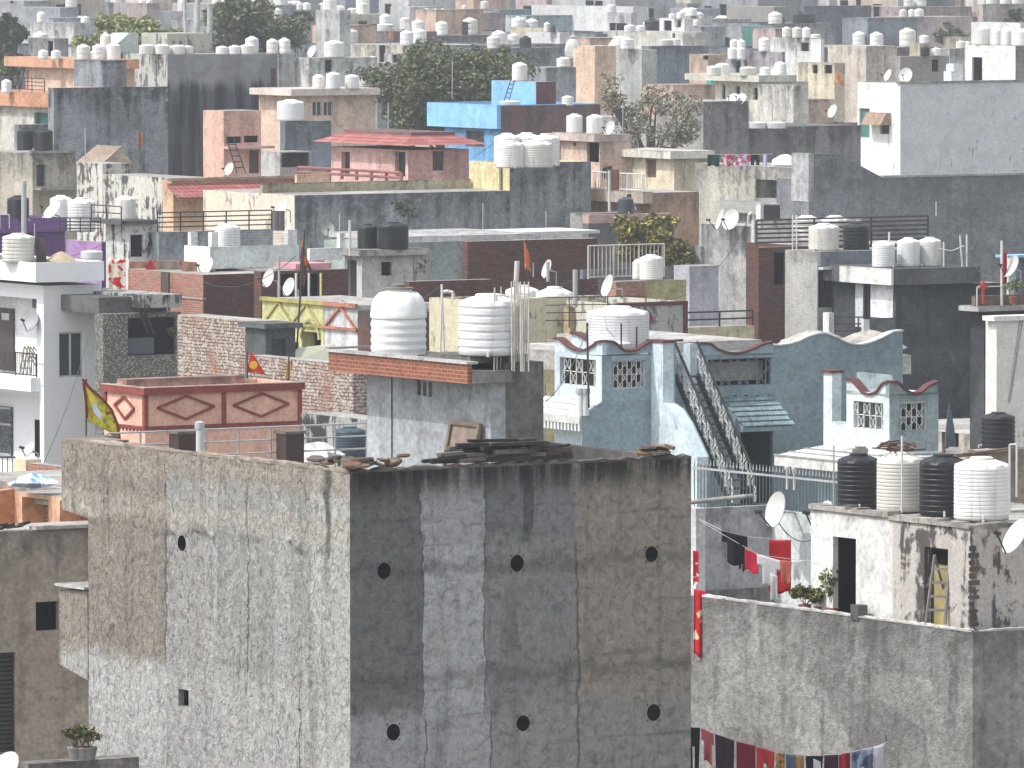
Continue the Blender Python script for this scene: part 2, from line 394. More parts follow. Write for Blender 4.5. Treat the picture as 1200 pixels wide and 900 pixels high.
def block(H, ox, oy, Lx, Ly, z0, z1, mat, opL=(), opR=(), par=0, th=.13, roof=None, name='wall', parent=None, pxops=True):
    """storey block with openings, parapet and roof deck; returns the wall mesh object"""
    mb = MB(); P = parent or H.root
    holder = bpy.data.objects.new(name, bpy.data.meshes.new(name)); COL.objects.link(holder); holder.parent = P
    sub = P if parent is None and name == 'wall' else holder
    def lim(l, mx):
        for o in l: o[5]['d'] = min(o[5].get('d', DEPTH.get(o[4], .2)), mx - .04)
        return l
    lim_ = lambda l, mx: lim([(*o[:5], dict(o[5])) for o in l], mx)
    face(mb, 'L', ox, oy, oy + Ly, z0, z1, lim_(rects(H, 'L', ox, opL), Lx), H, sub, mat)
    face(mb, 'R', oy, ox, ox + Lx, z0, z1, lim_(rects(H, 'R', oy, opR), Ly), H, sub, mat)
    x0, y0, x1, y1 = ox, oy, ox + Lx, oy + Ly
    mb.quad((x1, y0, z0), (x1, y1, z0), (x1, y1, z1), (x1, y0, z1)); mb.quad((x1, y1, z0), (x0, y1, z0), (x0, y1, z1), (x1, y1, z1))
    zr = z1 - par
    if par > 0:
        i0, j0, i1, j1 = x0 + th, y0 + th, x1 - th, y1 - th
        o4 = [(x0, y0), (x1, y0), (x1, y1), (x0, y1)]; i4 = [(i0, j0), (i1, j0), (i1, j1), (i0, j1)]
        for k in range(4):
            a, b, c, d = o4[k], o4[(k+1) % 4], i4[(k+1) % 4], i4[k]
            mb.quad((*a, z1), (*b, z1), (*c, z1), (*d, z1)); mb.quad((*d, z1), (*c, z1), (*c, zr), (*d, zr))
        rf = MB().quad((i0, j0, zr), (i1, j0, zr), (i1, j1, zr), (i0, j1, zr))
    else:
        rf = MB().quad((x0, y0, zr), (x1, y0, zr), (x1, y1, zr), (x0, y1, zr))
    rf.build('roof', roof or ROOF, sub)
    me = mb.mesh(name, mat); old = holder.data; holder.data = me; bpy.data.meshes.remove(old)
    H.foot.append((x0, y0, x1, y1, z1))
    H.roof = zr
    return holder
def house(ref, label, cx, cy, xl, xr, z, mat, opL=(), opR=(), par=0, Lx=None, Ly=None, z0=0, roof=None, **k):
    H = House(ref, label, cx, cy, z, **k)
    ly = Ly if Ly else H.L(xl, cy)[0]; lx = Lx if Lx else H.Rr(xr, cy)[0]
    H.Lx, H.Ly = lx, ly
    block(H, 0, 0, lx, ly, z0, z, mat, opL, opR, par, roof=roof)
    return H
def hut(H, cx, cy, back, xl, xr, mat, opL=(), opR=(), name='stair_hut', z0=None, par=0, ly=None, lx=None, roof=None, ztop=None):
    """a smaller block standing on the house's roof, its near corner seen at (cx, cy) and `back` metres behind the house corner"""
    p = H.near(cx, cy, back); z1 = ztop or p.z; r = H.roof
    Ly = ly or H.L(xl, cy, p.x)[0] - p.y; Lx = lx or H.Rr(xr, cy, p.y)[0] - p.x
    o = block(H, p.x, p.y, Lx, Ly, H.top if z0 is None else z0, z1, mat, opL, opR, par, name=name, roof=roof)
    H.hut = (p.x, p.y, Lx, Ly, z1, o); hr = H.roof; H.roof = r; H.hroof = hr
    return o
def pbox(H, name, mat, x0, y0, z0, x1, y1, z1, parent=None):
    return MB().box(x0, y0, z0, x1, y1, z1).build(name, mat, parent or H.root)
def polywall(H, side, c, pts, th, mat, name='wall', parent=None):
    """a wall panel whose outline is surveyed on the plane x=c (L) or y=c (R)"""
    q = [(H.hit(px, py, 0 if side == 'L' else 1, c)) for px, py in pts]
    ext = (th, 0, 0) if side == 'L' else (0, th, 0)
    return MB().prism([tuple(v) for v in q], ext).build(name, mat, parent or H.root)
def strip(H, side, c, pts, h, out, inn, mat, name='coping', parent=None):
    """moulding that follows a wavy wall top"""
    q = [H.hit(px, py, 0 if side == 'L' else 1, c) for px, py in pts]; mb = MB()
    for a, b in zip(q[:-1], q[1:]):
        if side == 'L': pr = [(c - out, a.y, a.z), (c + inn, a.y, a.z), (c + inn, a.y, a.z + h), (c - out, a.y, a.z + h)]; pr2 = [(c - out, b.y, b.z), (c + inn, b.y, b.z), (c + inn, b.y, b.z + h), (c - out, b.y, b.z + h)]
        else: pr = [(a.x, c - out, a.z), (a.x, c + inn, a.z), (a.x, c + inn, a.z + h), (a.x, c - out, a.z + h)]; pr2 = [(b.x, c - out, b.z), (b.x, c + inn, b.z), (b.x, c + inn, b.z + h), (b.x, c - out, b.z + h)]
        mb.add(pr + pr2, [(0,1,5,4),(1,2,6,5),(2,3,7,6),(3,0,4,7),(3,2,1,0),(4,5,6,7)])
    return mb.build(name, mat, parent or H.root)
def curve(pts, n=6):
    """smooth curve through surveyed points (Catmull-Rom)"""
    out = []
    for i in range(len(pts) - 1):
        p0, p1, p2, p3 = pts[max(0, i-1)], pts[i], pts[i+1], pts[min(len(pts)-1, i+2)]
        for k in range(n):
            t = k / n; out.append(tuple(.5*((2*b)+(-a+c)*t+(2*a-5*b+4*c-d)*t*t+(-a+3*b-3*c+d)*t**3) for a, b, c, d in zip(p0, p1, p2, p3)))
    return out + [pts[-1]]

# ------------------------------------------------------------------ water tanks
def tank_profile(kind):
    if kind == 'fine': ribs, amp = 13, .011
    elif kind == 'band': ribs, amp = 6, .02
    else: ribs, amp = 9, .008
    pr = [(.47, 0), (.49, .01)]; z0, z1 = .02, .80
    for i in range(ribs):
        a = z0 + (z1 - z0) * i / ribs; h = (z1 - z0) / ribs
        pr += [(.5, a + .08*h), (.5, a + .62*h), (.5 - amp, a + .72*h), (.5 - amp, a + .92*h)]
    pr += [(.5, z1 + .01), (.497, z1 + .03), (.47, z1 + .055), (.24, .945), (.20, .955), (.20, .96)]
    return pr
def tank_mesh(kind, mat, n=40):
    pr = tank_profile(kind); m = len(pr)
    def fn(r, z, t, k):
        if k in (m - 4, m - 3): # raised flutes on the shoulder
            s = 1 if (math.cos(t * 8) > .2) else 0
            return (r + .012 * s, z + (.03 if k == m - 4 else .012) * s)
        return r, z
    me = MB().lathe(pr, n, fn=fn).mesh('tank_body', mat, 35)
    lid = MB().lathe([(.205, .945), (.215, .95), (.215, .985), (.19, 1.0), (.05, 1.005)], 20).mesh('tank_lid', mat, 35)
    return me, lid
def dome_mesh(mat):
    pr = [(.46, 0), (.48, .02)]
    for i in range(5):
        a = .03 + i * .105; pr += [(.485, a), (.497, a + .03), (.497, a + .05), (.48, a + .085)]
    pr += [(.47, .56), (.5, .58), (.505, .62), (.48, .66), (.475, .70), (.455, .77), (.41, .84), (.33, .9), (.24, .93), (.235, .96)]
    m = len(pr)
    def fn(r, z, t, k):
        if m - 7 <= k < m - 2 and math.cos(t * 6) > .35: return r + .014, z + .012
        return r, z
    return MB().lathe(pr, 48, fn=fn).mesh('tank_body', mat, 40), MB().lathe([(.26, .955), (.27, .96), (.27, .98), (.13, .985), (.13, 1.02), (.1, 1.03)], 20).mesh('tank_lid', LIDD, 35)
def lowtank_mesh(mat):
    pr = [(.49, 0), (.5, .02), (.5, .3), (.488, .33), (.5, .36), (.5, .62), (.488, .65), (.5, .68), (.5, .80), (.46, .86), (.2, .95), (.2, .97), (.19, 1), (.03, 1.01)]
    return MB().lathe(pr, 14).mesh('water_tank', mat, 35)
TM = {}
for kind in ('fine', 'band', 'plain'):
    for nm, mt in (('white', TANKW), ('grey', TANKG), ('black', TANKB), ('blue', TANKC)): TM[kind, nm] = tank_mesh(kind, mt)
TM['dome', 'white'] = dome_mesh(TANKD)
TLOW = {nm: lowtank_mesh(mt) for nm, mt in (('white', TANKW), ('grey', TANKG), ('black', TANKB), ('blue', TANKC))}
CNAME = {'white': 'white', 'grey': 'greyish white', 'black': 'black', 'blue': 'dark blue'}
ALLT = []
def put_tank(loc, dia, h, kind, col, low, rot):
    if low:
        o = bpy.data.objects.new('water_tank', TLOW[col]); COL.objects.link(o); o.location = loc; o.scale = (dia, dia, h); o.rotation_euler = (0, 0, rot); return o
    o = empty('water_tank', None, None, loc, rot); o.scale = (dia, dia, h)
    b, l = TM[kind, col]
    for nm, me in (('tank_body', b), ('lid', l)):
        c = bpy.data.objects.new(nm, me); COL.objects.link(c); c.parent = o
    if dia > .3 and not low:
        pm = OUTLET; c = bpy.data.objects.new('outlet_pipe', pm); COL.objects.link(c); c.parent = o
    return o
OUTLET = MB().path([(.0, -.48, .07), (0, -.6, .07), (0, -.6, .0)], .025, 6).mesh('outlet_pipe', PVCW)
def tank(H, px, w, h, back=1.2, col='white', kind='plain', z=None, label=None, low=None, stand=0):
    """a tank on the house's roof, width and height in photo pixels"""
    z = (H.roof if z is None else z)
    D = H.D + back; m = D / F
    d = ray(px, 450); X = d.x / d.y * D
    loc = Vector((X, D, z + stand)); dia, hh = w * m, h * m
    low = (w < 17) if low is None else low
    o = put_tank(loc, dia, hh, kind, col, low, random.uniform(0, 6))
    if stand:
        pass
    tag(o, label, 'water tank', 'rooftop water tanks')
    if not label: H.tanks.append((px, o, col))
    ALLT.append(o)
    return o
ORD = ['leftmost', 'second from the left', 'third from the left', 'fourth from the left', 'fifth from the left', 'sixth from the left', 'seventh from the left', 'eighth from the left', 'ninth from the left', 'tenth from the left', 'eleventh from the left', 'twelfth from the left']
NUM = ['', 'one', 'two', 'three', 'four', 'five', 'six', 'seven', 'eight', 'nine', 'ten', 'eleven', 'twelve']
def label_tanks():
    for H in HOUSES:
        by = {}
        for px, o, c in H.tanks: by.setdefault(c, []).append((px, o))
        for c, l in by.items():
            l.sort(key=lambda q: q[0]); n = len(l); cn = CNAME[c]
            for i, (px, o) in enumerate(l):
                if n == 1: o['label'] = f"{cn} water tank on {H.ref}"
                elif n == 2: o['label'] = f"{('left', 'right')[i]} of two {cn} tanks on {H.ref}"
                elif i == n - 1: o['label'] = f"rightmost {cn} tank on {H.ref}"
                elif i == 0: o['label'] = f"leftmost {cn} tank on {H.ref}"
                else: o['label'] = f"{cn} tank {ORD[i]} on {H.ref}"

# ------------------------------------------------------------------ small things
def place(name, label, cat, px, py, D, mb_or_parts, mat=None, group=None, rz=GA, smooth=None):
    """one thing made of local-space parts, standing where the survey ray meets depth D"""
    p = at(px, py, D)
    if isinstance(mb_or_parts, MB):
        o = mb_or_parts.build(name, mat, None, smooth, p); o.rotation_euler = (0, 0, rz); return tag(o, label, cat, group)
    e = empty(name, label, cat, p, rz, group)
    for pn, mb, m in mb_or_parts: mb.build(pn, m, e, 40)
    return e
DISHM = paint((.62, .61, .58), .5, .1, .3, .15)
def dish(px, py, D, dia, label, n=(-.80, -.5, .33), pole=.7, off=(.15, .1), mat=None, foot=None):
    """satellite dish: bowl, feed arm with head, bent mast; px,py is the bowl centre"""
    n = Vector(n).normalized(); c = at(px, py, D); R_ = dia / 2; dep = R_ * .28
    up = (Vector((0, 0, 1)) - n * n.z).normalized(); side = n.cross(up)
    M = Matrix((side, up, n)).transposed()
    e = empty('satellite_dish', label, 'satellite dish', c, 0, 'satellite dishes')
    mb = MB(); rings = 6; seg = 28; vs = []; fs = []
    for lay, o_ in ((0, 0), (1, -.02)):
        for k in range(rings + 1):
            r = R_ * k / rings
            for i in range(seg): t = 2*math.pi*i/seg; vs.append(M @ Vector((r*.92*math.cos(t), r*math.sin(t), -dep + dep*(k/rings)**2 + o_)))
    N = (rings + 1) * seg
    for k in range(rings):
        for i in range(seg):
            j = (i + 1) % seg; fs.append((k*seg+i, k*seg+j, (k+1)*seg+j, (k+1)*seg+i)); fs.append((N+k*seg+i, N+(k+1)*seg+i, N+(k+1)*seg+j, N+k*seg+j))
    for i in range(seg): j = (i + 1) % seg; fs.append((rings*seg+i, rings*seg+j, N+rings*seg+j, N+rings*seg+i))
    mb.add(vs, fs).build('reflector', mat or DISHM, e, 50)
    a = M @ Vector((0, -R_, 0)); fo = M @ Vector((0, -R_ * .35, R_ * 1.0))
    am = MB().tube(a, fo, .018, 6); am.build('feed_arm', IRON, e)
    d_ = (fo - M @ Vector((0, 0, -dep))).normalized(); MB().tube(fo - d_ * .09, fo + d_ * .07, .04, 8).build('feed_horn', IRON, e)
    b = M @ Vector((0, 0, -dep - .03)); k = b - n * .12
    ft = Vector(foot) if foot else Vector((k.x + off[0], k.y + off[1], -R_ * .35 - pole))
    mm = MB().tube(b, k, .035, 8).tube(k, (ft.x, ft.y, k.z - .05), .025, 6).tube((ft.x, ft.y, k.z - .05), ft, .025, 6)
    mm.build('mast', STEEL, e)
    return e
def pole(px, y0, y1, D, r, label, mat=None, name='pole', cat='pole', lean=0, group=None, cap=False):
    p = at(px, y1, D); q = at(px + lean, y0, D)
    mb = MB().tube((0, 0, 0), q - p, r, 10)
    o = mb.build(name, mat or STEEL, None, 40, p)
    if cap:
        e = MB().lathe([(r * 1.35, 0), (r * 1.35, .14), (r * .5, .17)], 12, q - p - Vector((0, 0, .1))).build('cap', STEEL, o, 40)
    return tag(o, label, cat, group)
def cloth(pa, pb, D, drop, label, mat, cat='laundry', group='laundry on the lines', folds=5, amp=.04, name='garment', taper=0, Db=None, sag=0, legs=False, seed=0, sleeves=False):
    """a garment hung from the line between photo points pa and pb"""
    a = at(*pa, D); b = at(*pb, Db or D); rnd = random.Random(seed + int(pa[0] * 7)); ph = rnd.uniform(0, 6)
    u = (b - a); nrm = Vector((-u.y, u.x, 0)).normalized(); nx, nz = 18, 14; vs = []; fs = []
    for j in range(nz + 1):
        t = j / nz
        for i in range(nx + 1):
            s_ = i / nx; sc = (s_ - .5) * (1 - taper * t) + .5
            p = a + u * sc - Vector((0, 0, drop * t + sag * math.sin(math.pi * s_)))
            p = p + nrm * (amp * (.25 + t) * (math.sin(folds * math.pi * s_ * 1.3 + ph + t * 1.1) + .5 * math.sin(folds * 4.7 * s_ + 2 * ph - t * 2.0))) + Vector((0, 0, .03 * math.sin(s_ * 9 + ph) * t))
            vs.append(p - a)
    for j in range(nz):
        for i in range(nx):
            if legs and j > nz * .42 and abs((i + .5) / nx - .5) < .08 + .02 * j / nz: continue
            if sleeves and j > nz * .32 and (i < nx * .2 or i >= nx * .8): continue
            k = j * (nx + 1) + i; fs.append((k, k + 1, k + nx + 2, k + nx + 1))
    o = MB().add(vs, fs).build(name, mat, None, None, a)
    for p in o.data.polygons: p.use_smooth = True
    so_ = o.modifiers.new('thick', 'SOLIDIFY'); so_.thickness = .012
    return tag(o, label, cat, group)
def leaf_cloud(mb, c, rad, n, size, rnd, flat=1.0, shell=.55):
    for _ in range(n):
        while True:
            d = Vector((rnd.uniform(-1, 1), rnd.uniform(-1, 1), rnd.uniform(-1, 1)))
            if d.length < 1 and d.length > shell * rnd.random() ** .4: break
        p = Vector(c) + Vector((d.x * rad[0], d.y * rad[1], d.z * rad[2])); s_ = size * rnd.uniform(.6, 1.3)
        a = Vector((rnd.gauss(0, 1), rnd.gauss(0, 1), rnd.gauss(0, .6))).normalized(); b = a.orthogonal().normalized(); b = (b * math.cos(rnd.random() * 6) + a.cross(b) * math.sin(rnd.random() * 6)).normalized()
        mb.add([p - a * s_, p + b * s_ * .45, p + a * s_, p - b * s_ * .45], [(0, 1, 2, 3)])
def tree(px, ytop, ybot, wpx, D, mat, label, n=5000, leaf=.2, seed=1, lobes=9, group='trees among the houses', bark=None, sparse=False, name='tree', cat='tree'):
    rnd = random.Random(seed); m = D / F; w = wpx * m; top = at(px, ytop, D); zc = at(px, ybot, D).z
    h = top.z - zc; base = Vector((top.x, D, 0)); e = empty(name, label, cat, base, 0, group)
    bm = MB(); fork = Vector((0, 0, zc * .75)); bm.tube((0, 0, 0), fork, .28, 9, .2)
    lm = MB(); bm_pts = []
    for k in range(lobes):
        ang = 2.4 * k + rnd.uniform(-.4, .4); rr = (w / 2) * (.74 if k else 0) * rnd.uniform(.4, 1.05)
        zz = zc + h * (rnd.uniform(.18, .72) if k else .66); c = Vector((rr * math.cos(ang), rr * math.sin(ang) * .8, zz))
        rad = (w * rnd.uniform(.11, .21), w * rnd.uniform(.11, .19), h * rnd.uniform(.13, .25)); c.z = min(c.z, zc + h - rad[2])
        if sparse: rad = tuple(r_ * .8 for r_ in rad)
        mid = fork.lerp(c, .55) + Vector((rnd.uniform(-.3, .3), rnd.uniform(-.3, .3), .2)); bm.tube(fork, mid, .14, 6, .09); bm.tube(mid, c, .09, 5, .03)
        for q in range(7):
            t = c + Vector((rnd.uniform(-1, 1) * rad[0], rnd.uniform(-1, 1) * rad[1], rnd.uniform(-.6, 1) * rad[2])); bm.tube(mid.lerp(c, rnd.uniform(.3, 1)), t, .03, 4, .012)
            leaf_cloud(lm, t, tuple(r_ * .38 for r_ in rad), n // (lobes * 14), leaf, rnd, shell=0)
        leaf_cloud(lm, c, rad, n // (lobes * 2), leaf, rnd)
    bm.build('trunk', bark or BARK, e); lm.build('crown', mat, e)
    return e
BARK = plaster((.16, .12, .09), .4, .5, .8)
def plant(px, py, D, h, w, mat, label, n=160, potm=None, seed=3, name='potted_plant'):
    rnd = random.Random(seed); e = empty(name, label, 'plant', at(px, py, D), 0, 'plants on the roofs'); lm = MB(); z0 = 0
    if potm:
        MB().lathe([(.10, 0), (.14, .2), (.15, .2), (.15, .24), (.12, .24)], 14).build('pot', potm, e, 40); z0 = .22
    sm = MB()
    for _ in range(5):
        t = Vector((rnd.uniform(-w/2, w/2), rnd.uniform(-w/2, w/2), z0 + h * rnd.uniform(.6, 1))); sm.tube((0, 0, z0 - .02), t, .012, 4, .006)
        leaf_cloud(lm, t, (w * .3, w * .3, h * .3), n // 5, .07, rnd, shell=0)
    sm.build('stem', BARK, e); lm.build('foliage', mat, e); return e
def railing(pts, h, mat, label, H=None, nb=3, gap=1.0, r=.022, name='railing', cat='railing', D=None, vert=False, group=None, bars=.12):
    """posts and rails along world points"""
    pts = [Vector(p) for p in pts]; e = empty(name, label, cat, pts[0], 0, group); o = pts[0]; pm = MB(); rm = MB()
    for a, b in zip(pts[:-1], pts[1:]):
        n = max(1, round((b - a).length / gap))
        for i in range(n + 1):
            p = a.lerp(b, i / n) - o; MB().tube(p, p + Vector((0, 0, h)), r * 1.2, 6).build('post', mat, e)
        hs_ = [h] + ([h * k / (nb) for k in range(1, nb)] if not vert else [.06])
        for z in hs_: rm.tube(a - o + Vector((0, 0, z)), b - o + Vector((0, 0, z)), r, 6)
        if vert:
            m = int((b - a).length / bars)
            for i in range(m): p = a.lerp(b, (i + .5) / m) - o; rm.tube(p + Vector((0, 0, .06)), p + Vector((0, 0, h)), r * .6, 5)
    rm.build('rails', mat, e); return e
def ladder(px, py, D, h, w, label, mat, lean=(.25, .1), rz=0, rungs=7, aframe=False):
    e = empty('ladder', label, 'ladder', at(px, py, D), rz); t = Vector((lean[0], lean[1], h)); rail = MB(); rg = MB()
    for s_ in (-w/2, w/2): rail.bar((s_, 0, 0), t + Vector((s_ * .8, 0, 0)), .05, .04)
    for k in range(1, rungs): f = k / rungs; MB().bar(t * f + Vector((-w/2 * (1 - .2*f), 0, 0)), t * f + Vector((w/2 * (1 - .2*f), 0, 0)), .04, .05).build('rung', mat, e)
    if aframe:
        for s_ in (-w/2, w/2): rail.bar((s_ + lean[0] * 2.2, lean[1] * 2.2 + .5, 0), t + Vector((s_ * .8, 0, 0)), .04, .03)
    rail.build('stiles', mat, e); return e
def flag(px, y0, y1, D, label, mat, shape, polel=1.5, pm=None, r=.02, motif=None):
    """a pennant on its staff: shape = outline in photo pixels"""
    p = at(px, y1, D); e = empty('flag', label, 'flag', p); MB().tube((0, 0, 0), at(px, y0, D) - p, r, 8).build('flagpole', pm or STEEL, e)
    pts = [at(x, y, D) - p for x, y in shape]; n = len(pts)
    c = sum(pts, Vector()) / n; vs = []; fs = []
    rows = 7
    for k in range(rows + 1):
        f = k / rows
        for i, q in enumerate(pts):
            v = c.lerp(q, f); v = v + Vector((0, .07 * math.sin(v.x * 7 + v.z * 4), 0)); vs.append(v)
    for k in range(rows):
        for i in range(n): j = (i + 1) % n; fs.append((k*n+i, k*n+j, (k+1)*n+j, (k+1)*n+i))
    o = MB().add(vs, fs).build('cloth', mat, e); so_ = o.modifiers.new('thick', 'SOLIDIFY'); so_.thickness = .008
    for q in o.data.polygons: q.use_smooth = True
    if motif: motif(e, p)
    return e
# ================================================================== the ground
gm = plaster((.27, .25, .22), .3, .4, .4)
g = MB().quad((-2500, -60, 0), (2500, -60, 0), (2500, 4000, 0), (-2500, 4000, 0)).build('ground', gm); g['kind'] = 'structure'

# ================================================================== A: the big rough cement building in front
A = House('the big cement building in front', 'large windowless rough cement building with round drain holes, in front of everything', 410, 553, 11.5, name='apartment_building', cat='building')
A.Lx = A.Rr(810, 535)[0]; A.Ly = A.L(103, 520)[0]
def rough_cement(side):
    t = NT("rough_cement"); v = t.obj(); x, y, z = t.xyz(v)
    n0 = t.noise(v, 1.5, 6, .65, .6); n1 = t.noise(v, .6, 6, .62, .3); n2 = t.noise(t.scale(v, (2.4, 2.4, .22)), 1, 7, .66, .5)
    n3 = t.noise(v, 6, 6, .68, .9); n4 = t.noise(t.scale(v, (7, 7, 3.2)), 1, 5, .6, 2.2); n5 = t.noise(v, 26, 4, .6)
    zt = t.math('ADD', z, t.math('MULTIPLY_ADD', n0, .9, -.45))
    def zz(py): return (A.Rr(600, py) if side == 'R' else A.L(250, py))[1]
    if side == 'R':
        a = t.math('DIVIDE', t.math('ADD', x, t.math('MULTIPLY_ADD', n0, .34, -.17)), A.Lx)
        P = lambda px: A.Rr(px, 545)[0] / A.Lx
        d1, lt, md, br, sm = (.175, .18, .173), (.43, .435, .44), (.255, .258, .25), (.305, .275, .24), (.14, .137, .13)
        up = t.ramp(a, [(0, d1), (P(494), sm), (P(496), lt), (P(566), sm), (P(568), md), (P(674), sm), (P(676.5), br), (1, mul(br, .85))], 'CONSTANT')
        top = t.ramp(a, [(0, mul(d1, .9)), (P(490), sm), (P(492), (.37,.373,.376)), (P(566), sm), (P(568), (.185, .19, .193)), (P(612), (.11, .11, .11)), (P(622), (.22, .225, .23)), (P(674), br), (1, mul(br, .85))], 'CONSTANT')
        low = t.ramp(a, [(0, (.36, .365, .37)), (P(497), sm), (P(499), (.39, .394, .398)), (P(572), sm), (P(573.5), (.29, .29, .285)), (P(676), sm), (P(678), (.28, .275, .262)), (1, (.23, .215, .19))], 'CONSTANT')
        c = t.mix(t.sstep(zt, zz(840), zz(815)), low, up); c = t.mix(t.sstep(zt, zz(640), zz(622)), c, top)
        c = t.mix(t.math('MULTIPLY', t.sstep(n2, .5, .7), .4), c, (.05, .05, .048))
        c = t.mix(t.math('MULTIPLY', t.sstep(t.noise(v, 2.6, 8, .72, .6), .54, .64), .36), c, (.08, .08, .077))
        c = t.mix(t.math('MULTIPLY', t.sstep(n0, .54, .72), .5), c, (.2, .19, .17))
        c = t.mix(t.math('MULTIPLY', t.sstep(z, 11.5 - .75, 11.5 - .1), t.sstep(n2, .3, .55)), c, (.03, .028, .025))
        hb = t.math('MULTIPLY', t.sstep(t.noise(t.scale(v, (.5, .5, 4.5)), 1, 5, .6, .4), .55, .72), .4); c = t.mix(hb, c, (.045, .044, .042))
        for zc in (zz(662), zz(790)): c = t.mix(t.math('MULTIPLY', t.math('SUBTRACT', 1.0, t.sstep(t.math('ABSOLUTE', t.math('SUBTRACT', zt, zc)), .02, .22)), .35), c, (.05, .048, .045))
    else:
        a = t.math('DIVIDE', t.math('ADD', y, t.math('MULTIPLY_ADD', n0, .5, -.25)), A.Ly)
        P = lambda px: A.L(px, 540)[0] / A.Ly
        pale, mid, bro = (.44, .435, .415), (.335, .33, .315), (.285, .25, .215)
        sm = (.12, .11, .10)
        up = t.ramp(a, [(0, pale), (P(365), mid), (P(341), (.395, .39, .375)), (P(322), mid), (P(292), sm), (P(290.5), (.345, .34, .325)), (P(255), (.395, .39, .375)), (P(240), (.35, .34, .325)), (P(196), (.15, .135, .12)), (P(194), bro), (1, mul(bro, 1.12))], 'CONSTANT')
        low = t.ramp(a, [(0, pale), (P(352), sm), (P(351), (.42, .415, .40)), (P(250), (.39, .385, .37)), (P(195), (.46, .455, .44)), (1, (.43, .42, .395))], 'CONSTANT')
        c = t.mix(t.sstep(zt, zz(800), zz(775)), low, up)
        c = t.mix(t.math('MULTIPLY', t.sstep(t.math('ADD', z, t.math('MULTIPLY', n0, .3)), 11.5 - .5, 11.5 - .2), .75), c, (.34, .295, .245))
        zb = zz(606); band = t.math('SUBTRACT', 1.0, t.sstep(t.math('ABSOLUTE', t.math('SUBTRACT', zt, zb)), .1, .3)); c = t.mix(t.math('MULTIPLY', band, .55), c, (.46, .42, .36))
        zb2 = zz(628); band2 = t.math('SUBTRACT', 1.0, t.sstep(t.math('ABSOLUTE', t.math('SUBTRACT', zt, zb2)), .01, .09)); c = t.mix(t.math('MULTIPLY', t.math('MULTIPLY', band2, t.sstep(n1, .45, .6)), .7), c, (.1, .09, .08))
        yc = A.L(384, 560)[0]; cr = t.math('SUBTRACT', 1.0, t.sstep(t.math('ABSOLUTE', t.math('SUBTRACT', t.math('ADD', y, t.math('MULTIPLY_ADD', n0, .5, -.25)), yc)), .02, .2))
        c = t.mix(t.math('MULTIPLY', t.math('MULTIPLY', cr, t.sstep(z, 8.2, 11.0)), .85), c, (.06, .055, .05))
        c = t.mix(t.math('MULTIPLY', t.sstep(n2, .5, .72), .5), c, (.13, .12, .105))
        c = t.mix(t.math('MULTIPLY', t.sstep(n0, .55, .75), .45), c, (.62, .6, .56))
    c = t.mix(.72 if side == 'L' else .62, c, t.mix(1, c, t.ramp(n3, [(.33, .30), (.47, .85), (.6, 1.1), (.75, 1.45)]), 'MULTIPLY'))
    c = t.mix(.4 if side == 'L' else .16, c, t.mix(1, c, t.ramp(n4, [(.37, .18), (.45, .9), (.55, 1.0), (.8, 1.2)]), 'MULTIPLY'))
    hgt = t.math('ADD', t.math('ADD', t.math('MULTIPLY', n4, 1.0), t.math('MULTIPLY', n3, .8)), t.math('MULTIPLY', n5, .25))
    t.bump(hgt, 1.0, .08 if side == 'L' else .05)
    return t.fin(c, .95, .15)
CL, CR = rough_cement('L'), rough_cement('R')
CDARK = plaster((.16, .15, .135), .6, .6, .8)
holeR = [(442, 659, 458, 679, 'pipe'), (598, 650, 614, 670, 'pipe'), (756, 640, 771, 659, 'pipe'), (453, 848, 469, 868, 'pipe'), (605, 838, 621, 857, 'pipe'), (758, 825, 774, 845, 'pipe')]
holeL = [(208, 627, 218, 646, 'pipe', {'d': .45}), (209, 808, 221, 828, 'hole', {'name': 'vent_opening', 'd': .3})]
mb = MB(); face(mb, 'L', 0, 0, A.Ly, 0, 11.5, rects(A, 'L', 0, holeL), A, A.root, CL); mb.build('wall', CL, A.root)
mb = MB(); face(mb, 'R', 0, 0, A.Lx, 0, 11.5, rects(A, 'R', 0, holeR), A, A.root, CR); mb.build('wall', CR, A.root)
X1, Y1, T = A.Lx, A.Ly, 11.5
mb = MB(); mb.quad((X1, 0, 0), (X1, Y1, 0), (X1, Y1, T), (X1, 0, T)); mb.quad((X1, Y1, 0), (0, Y1, 0), (0, Y1, T - .85), (X1, Y1, T - .85))
th = .22; A.roof = T - .85
mb.quad((0,0,T),(X1,0,T),(X1-th,th,T),(th,th,T)); mb.quad((X1,0,T),(X1,Y1,T),(X1-th,Y1,T),(X1-th,th,T)); mb.quad((0,Y1,T),(0,0,T),(th,th,T),(th,Y1,T)); mb.quad((0,Y1,A.roof),(th,Y1,A.roof),(th,Y1,T),(0,Y1,T)); mb.quad((X1-th,Y1,A.roof),(X1,Y1,A.roof),(X1,Y1,T),(X1-th,Y1,T))
for a, b in (((th,th),(X1-th,th)),((X1-th,th),(X1-th,Y1)),((th,Y1),(th,th))): mb.quad((*a,T),(*b,T),(*b,A.roof),(*a,A.roof))
mb.build('wall', CDARK, A.root)
MB().quad((th,th,A.roof),(X1-th,th,A.roof),(X1-th,Y1,A.roof),(th,Y1,A.roof)).build('roof', ROOF, A.root)
A.foot.append((0, 0, X1, Y1, T))
